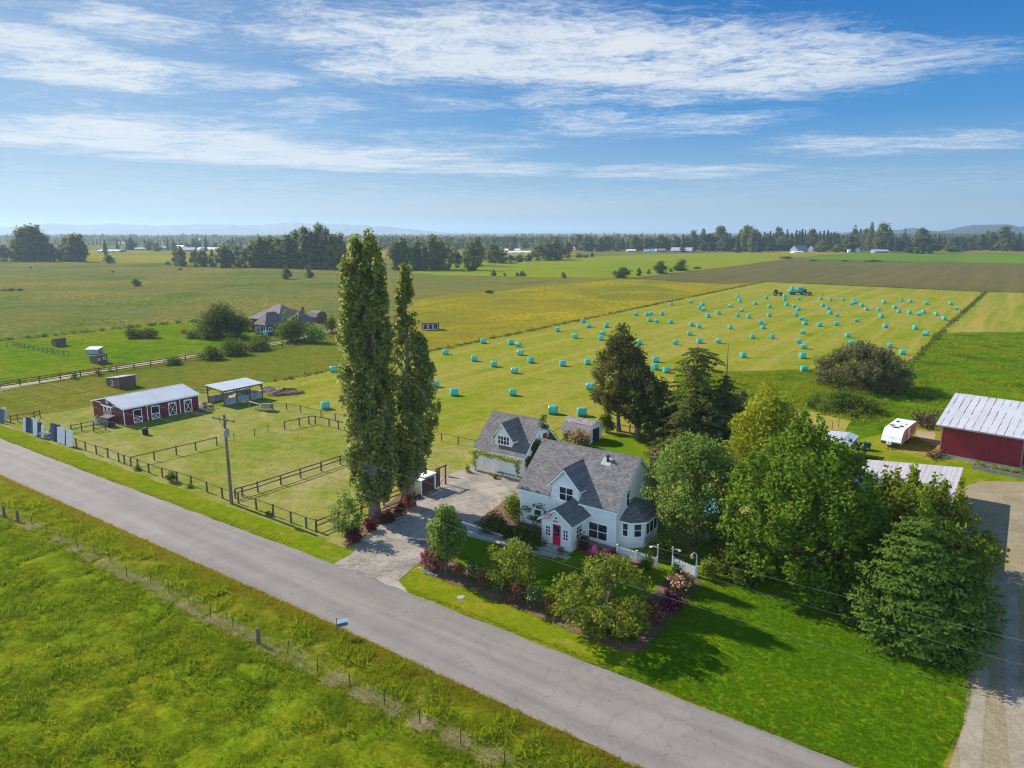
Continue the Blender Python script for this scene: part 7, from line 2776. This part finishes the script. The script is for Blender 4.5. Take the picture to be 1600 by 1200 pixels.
# far farms
def far_building(name, label, px, py, wpx, hpx, wall, roof, yaw, ridge=.42, deep=.7, group='farm buildings on the horizon', cat='farm building', trim=None):
    p = g(px, py)
    s = mpp(p)
    W, H = wpx * s, hpx * s
    r = thing(name, label, cat, (p[0], p[1], 0), YAW + yaw, group)
    D = W * deep
    ev = H * (1 - ridge)
    m = MB()
    m.prism([(-W / 2, 0, 0), (-W / 2, 0, ev), (-W / 2, D / 2, H), (-W / 2, D, ev), (-W / 2, D, 0)][::-1], (W, 0, 0))
    m.build('wall', wall, r)
    q = MB()
    o = .4
    q.slab([(-W / 2 - o, -o, ev - .1), (W / 2 + o, -o, ev - .1), (W / 2 + o, D / 2, H + .1), (-W / 2 - o, D / 2, H + .1)], .2)
    q.slab([(W / 2 + o, D + o, ev - .1), (-W / 2 - o, D + o, ev - .1), (-W / 2 - o, D / 2, H + .1), (W / 2 + o, D / 2, H + .1)], .2)
    q.build('roof', roof, r)
    for k in range(3):
        d = MB()
        x0 = -W / 2 + W * (.15 + .28 * k)
        d.box(x0, x0 + W * .14, -.06, -.01, ev * .25 if k != 1 else 0, ev * .78)
        d.build('window' if k != 1 else 'door', M['black'], r)
    return r


wh, gy = M['white'], M['metal_grey']
bw = plain('barn_white_roof', (.68, .70, .74), .5, .08, .05)
bg_ = plain('barn_grey_roof', (.36, .38, .41), .6, .1, .05)
bb = plain('barn_blue_roof', (.05, .20, .36), .5, .1, .05)
br_ = plain('barn_red_wall', (.22, .06, .05), .7, .15, .05)
hs = plain('house_grey_wall', (.30, .31, .33), .7, .15, .05)
for (px, py, w, h_, wl, rf, yw, rg, lab) in [
    (254, 391, 14, 6, hs, bg_, .3, .45, 'small dark roofed house at the left of the distant farm'), (278, 390, 16, 6.5, wh, bw, -.5, .5, 'white steep roofed barn in the distant farm at the left'), (292, 393, 22, 6, hs, bg_, .15, .6, 'broad grey roofed barn in the distant farm at the left'), (323, 392, 32, 5, wh, bw, .05, .55, 'long low white roofed shed in the distant farm at the left'), (343, 387, 10, 4, wh, bw, .3, .5, 'small white roof behind the long low white shed at the left'),
    (168, 394.5, 34, 4, hs, bg_, .0, .5, 'low grey shed behind the thin tall tree at the left'), (310, 376.5, 8, 3.5, wh, wh, .2, .4, 'small white house on the far left rise'), (192, 382, 16, 3.5, wh, bw, .1, .5, 'low white building far off at the left'), (26, 379, 6, 3, wh, wh, .2, .4, 'tiny white house above the far left trees'), (10, 381, 6, 3, wh, bg_, .2, .4, 'tiny pale house at the extreme left'), (220, 391.5, 16, 4.5, hs, bg_, .4, .5, 'low brown house among trees in the left distance'),
    (712, 379, 8, 3, wh, bw, .2, .5, 'small white building in the wooded middle distance'), (801, 393.5, 24, 4.5, br_, bw, .05, .55, 'red walled barn with white roof in the middle distance'), (816, 395.8, 42, 3, wh, bw, .02, .5, 'long low white shed in front of the red walled barn'), (905, 390, 16, 4.5, wh, bw, .1, .5, 'white roofed building among trees above the lime field'), (922, 390.5, 16, 3.5, hs, bw, .0, .5, 'low pale shed right of the white roofed building above the lime field'),
    (987, 393.5, 14, 3.6, hs, bw, .1, .5, 'small pale green house at the far edge of the lime field'), (1016, 393.5, 20, 4.2, wh, bw, -.15, .6, 'white tent roofed shed in the middle horizon farm'), (1023, 391.5, 12, 7.5, hs, bb, .6, .6, 'bright blue roofed barn in the middle horizon farm'), (1036, 393.5, 14, 4.6, br_, bg_, .5, .55, 'brown roofed shed right of the bright blue roof'), (1064, 394, 32, 6.8, hs, bg_, -.35, .7, 'broad grey roofed arena in the middle horizon farm'), (1163, 390.5, 16, 2.8, wh, bg_, .0, .5, 'low grey roof before the right horizon wood'), (1181, 390.5, 8, 2.6, wh, bw, .0, .5, 'tiny pale roof before the right horizon wood'),
    (1210, 390, 12, 4.5, wh, bw, .2, .5, 'white shed at the left of the right horizon farm'), (1215, 387, 9, 4.5, br_, br_, .2, .5, 'small red roofed building at the right horizon farm'), (1254, 394.5, 22, 10.5, hs, plain('barn_slate', (.10, .15, .20), .6, .1, .05), .35, .55, 'big blue grey gambrel like barn on the right horizon'), (1248, 395.3, 16, 2.6, wh, bw, .2, .4, 'white low lean-to in front of the big blue grey barn'), (1271, 394, 10, 9, wh, bw, .9, .45, 'small white gabled house right of the big blue grey barn'), (1327, 394.5, 4, 5, wh, wh, .2, .3, 'narrow white silo like shed on the right horizon'), (1337, 394, 14, 5.2, wh, bw, .2, .5, 'pale house between the trees on the right horizon'),
    (1378, 395, 24, 4.6, hs, bg_, .05, .5, 'long low grey house on the right horizon'), (1360, 389, 8, 4, wh, bw, .2, .5, 'small white roof behind the long low grey house'), (1415, 384.5, 14, 5, wh, bw, .3, .5, 'white house below the lone dark conifer'), (1442, 384.5, 30, 3, hs, bg_, .05, .5, 'low grey roofs right of the white horizon house'), (1444, 387, 8, 2, wh, bw, .05, .5, 'tiny white trailer before the low grey roofs'), (1472, 386.5, 14, 3, hs, bg_, .1, .5, 'low dark roof left of the free standing clump'), (1495, 382, 16, 4, wh, bg_, .2, .5, 'pale house right behind the free standing clump'),
    (1567, 385, 16, 5, wh, bw, .2, .55, 'white roofed house at the far right horizon'), (1581, 385, 14, 4, hs, bg_, .0, .5, 'grey house right of the white roofed one at the far right'), (1540, 386.5, 8, 3, wh, bw, .1, .5, 'tiny white shed at the far right horizon'),
]:
    far_building('far_house' if 'house' in lab else 'far_barn', lab, px, py, w, h_, wl, rf, yw, rg)
HAZE = 0.00012


# ------------------------------------------------------------------ grass and weeds nobody could count
nf = [(-92, 26.6), (-60, 27.3), (-20, 28.2), (8, 28.6), (8, 12), (-20, 8), (-60, 4), (-110, -2), (-125, 12)]
tufts('long_grass', nf, 42000, .28, .05, 6, M['blade'], 1, base=.12, lean=.9, thresh=(.30, -.3))
tufts('long_grass', nf, 22000, .36, .06, 6, M['blade_dark'], 2, base=.10, lean=.9, thresh=(.55, .08))
tufts('dry_grass', [(-95, 27.6), (-60, 28.3), (-20, 29.2), (6, 29.4), (6, 28.4), (-20, 28.2), (-60, 27.4), (-95, 26.7)], 6500, .2, .06, 6, M['dead_grass'], 3, base=.10, thresh=(.75, -.06), lean=1.6)
tufts('verge_grass', [(-95, 31.6), (-44, 32.6), (6, 32.7), (6, 28.4), (-20, 28.3), (-45, 27.9), (-95, 26.9)], 14000, .28, .05, 6, M['blade'], 4, base=.08, thresh=(.5, -.25), lean=.8)
tufts('verge_grass', [(-105, 32.15), (-94, 32.35), (-44, 33.1), (10, 33.0), (10, 31.4), (-44, 31.3), (-94, 30.8)], 9500, .26, .045, 6, M['blade_gold'], 5, base=.06)
tufts('verge_grass', [(-122, 39.0), (-94, 39.35), (-56, 40.2), (-56, 40.9), (-94, 40.0), (-122, 39.6)], 1500, .12, .04, 5, M['blade'], 6, base=.05)
tufts('verge_grass', [(-40, 40.35), (10, 40.5), (10, 41.0), (-40, 40.9)], 1300, .12, .04, 5, M['blade'], 7, base=.05)
tufts('lawn_grass', G((1085, 912), (1180, 900), (1330, 960), (1530, 1000), (1510, 1120), (1440, 1260), (1320, 1192), (966, 1053), (1010, 1010)), 26000, .11, .035, 5, M['blade_lawn'], 8, base=.04, lean=1.0)
tufts('rough_weeds', G((1060, 590), (1250, 580), (1430, 565), (1385, 606), (1330, 658), (1180, 628), (1100, 636)), 4500, .5, .14, 6, M['blade'], 9, base=.03, thresh=(.12, -.2))
tufts('rough_weeds', G((1462, 522), (1600, 522), (1700, 530), (1700, 640), (1480, 648), (1410, 664), (1330, 680), (1335, 662), (1385, 606), (1440, 551)), 5000, .42, .14, 6, M['blade'], 10, base=.03, thresh=(.14, -.05))
tufts('field_weeds', nf, 5200, .5, .13, 6, M['blade_dark'], 21, base=.10, thresh=(.5, .22), lean=.7)
tufts('field_weeds', [(-92, 31), (-44, 32), (6, 32.2), (6, 29.6), (-44, 29), (-92, 28.2)], 1500, .55, .12, 6, M['blade'], 22, base=.08, thresh=(.5, .1), lean=.7)
m = MB()
a_, c_ = g(721, 816.5), g(846, 859)
m.bar((a_[0], a_[1], .12), (c_[0], c_[1], .12), .1, .16)
o = m.build('edging', M['white'])
tag(o, 'white edging board between the shrub bed and the concrete walkway', 'edging')

# ------------------------------------------------------------------ the air
m = MB()
m.box(-26000, 26000, -2600, 26000, -1.2, 165)
hz = m.build('haze', None)
hz.data.materials.clear()
hm = bpy.data.materials.new('haze_air')
hm.use_nodes = True
hm.node_tree.nodes.clear()
hb = NB(hm.node_tree)
pv = hb.n('ShaderNodeVolumePrincipled', ins={'Color': (.55, .76, .97, 1), 'Density': HAZE, 'Anisotropy': .3})
hb.n('ShaderNodeOutputMaterial', ins={'Volume': pv.outputs[0]})
hz.data.materials.append(hm)
tag(hz, None, None, None, 'stuff')
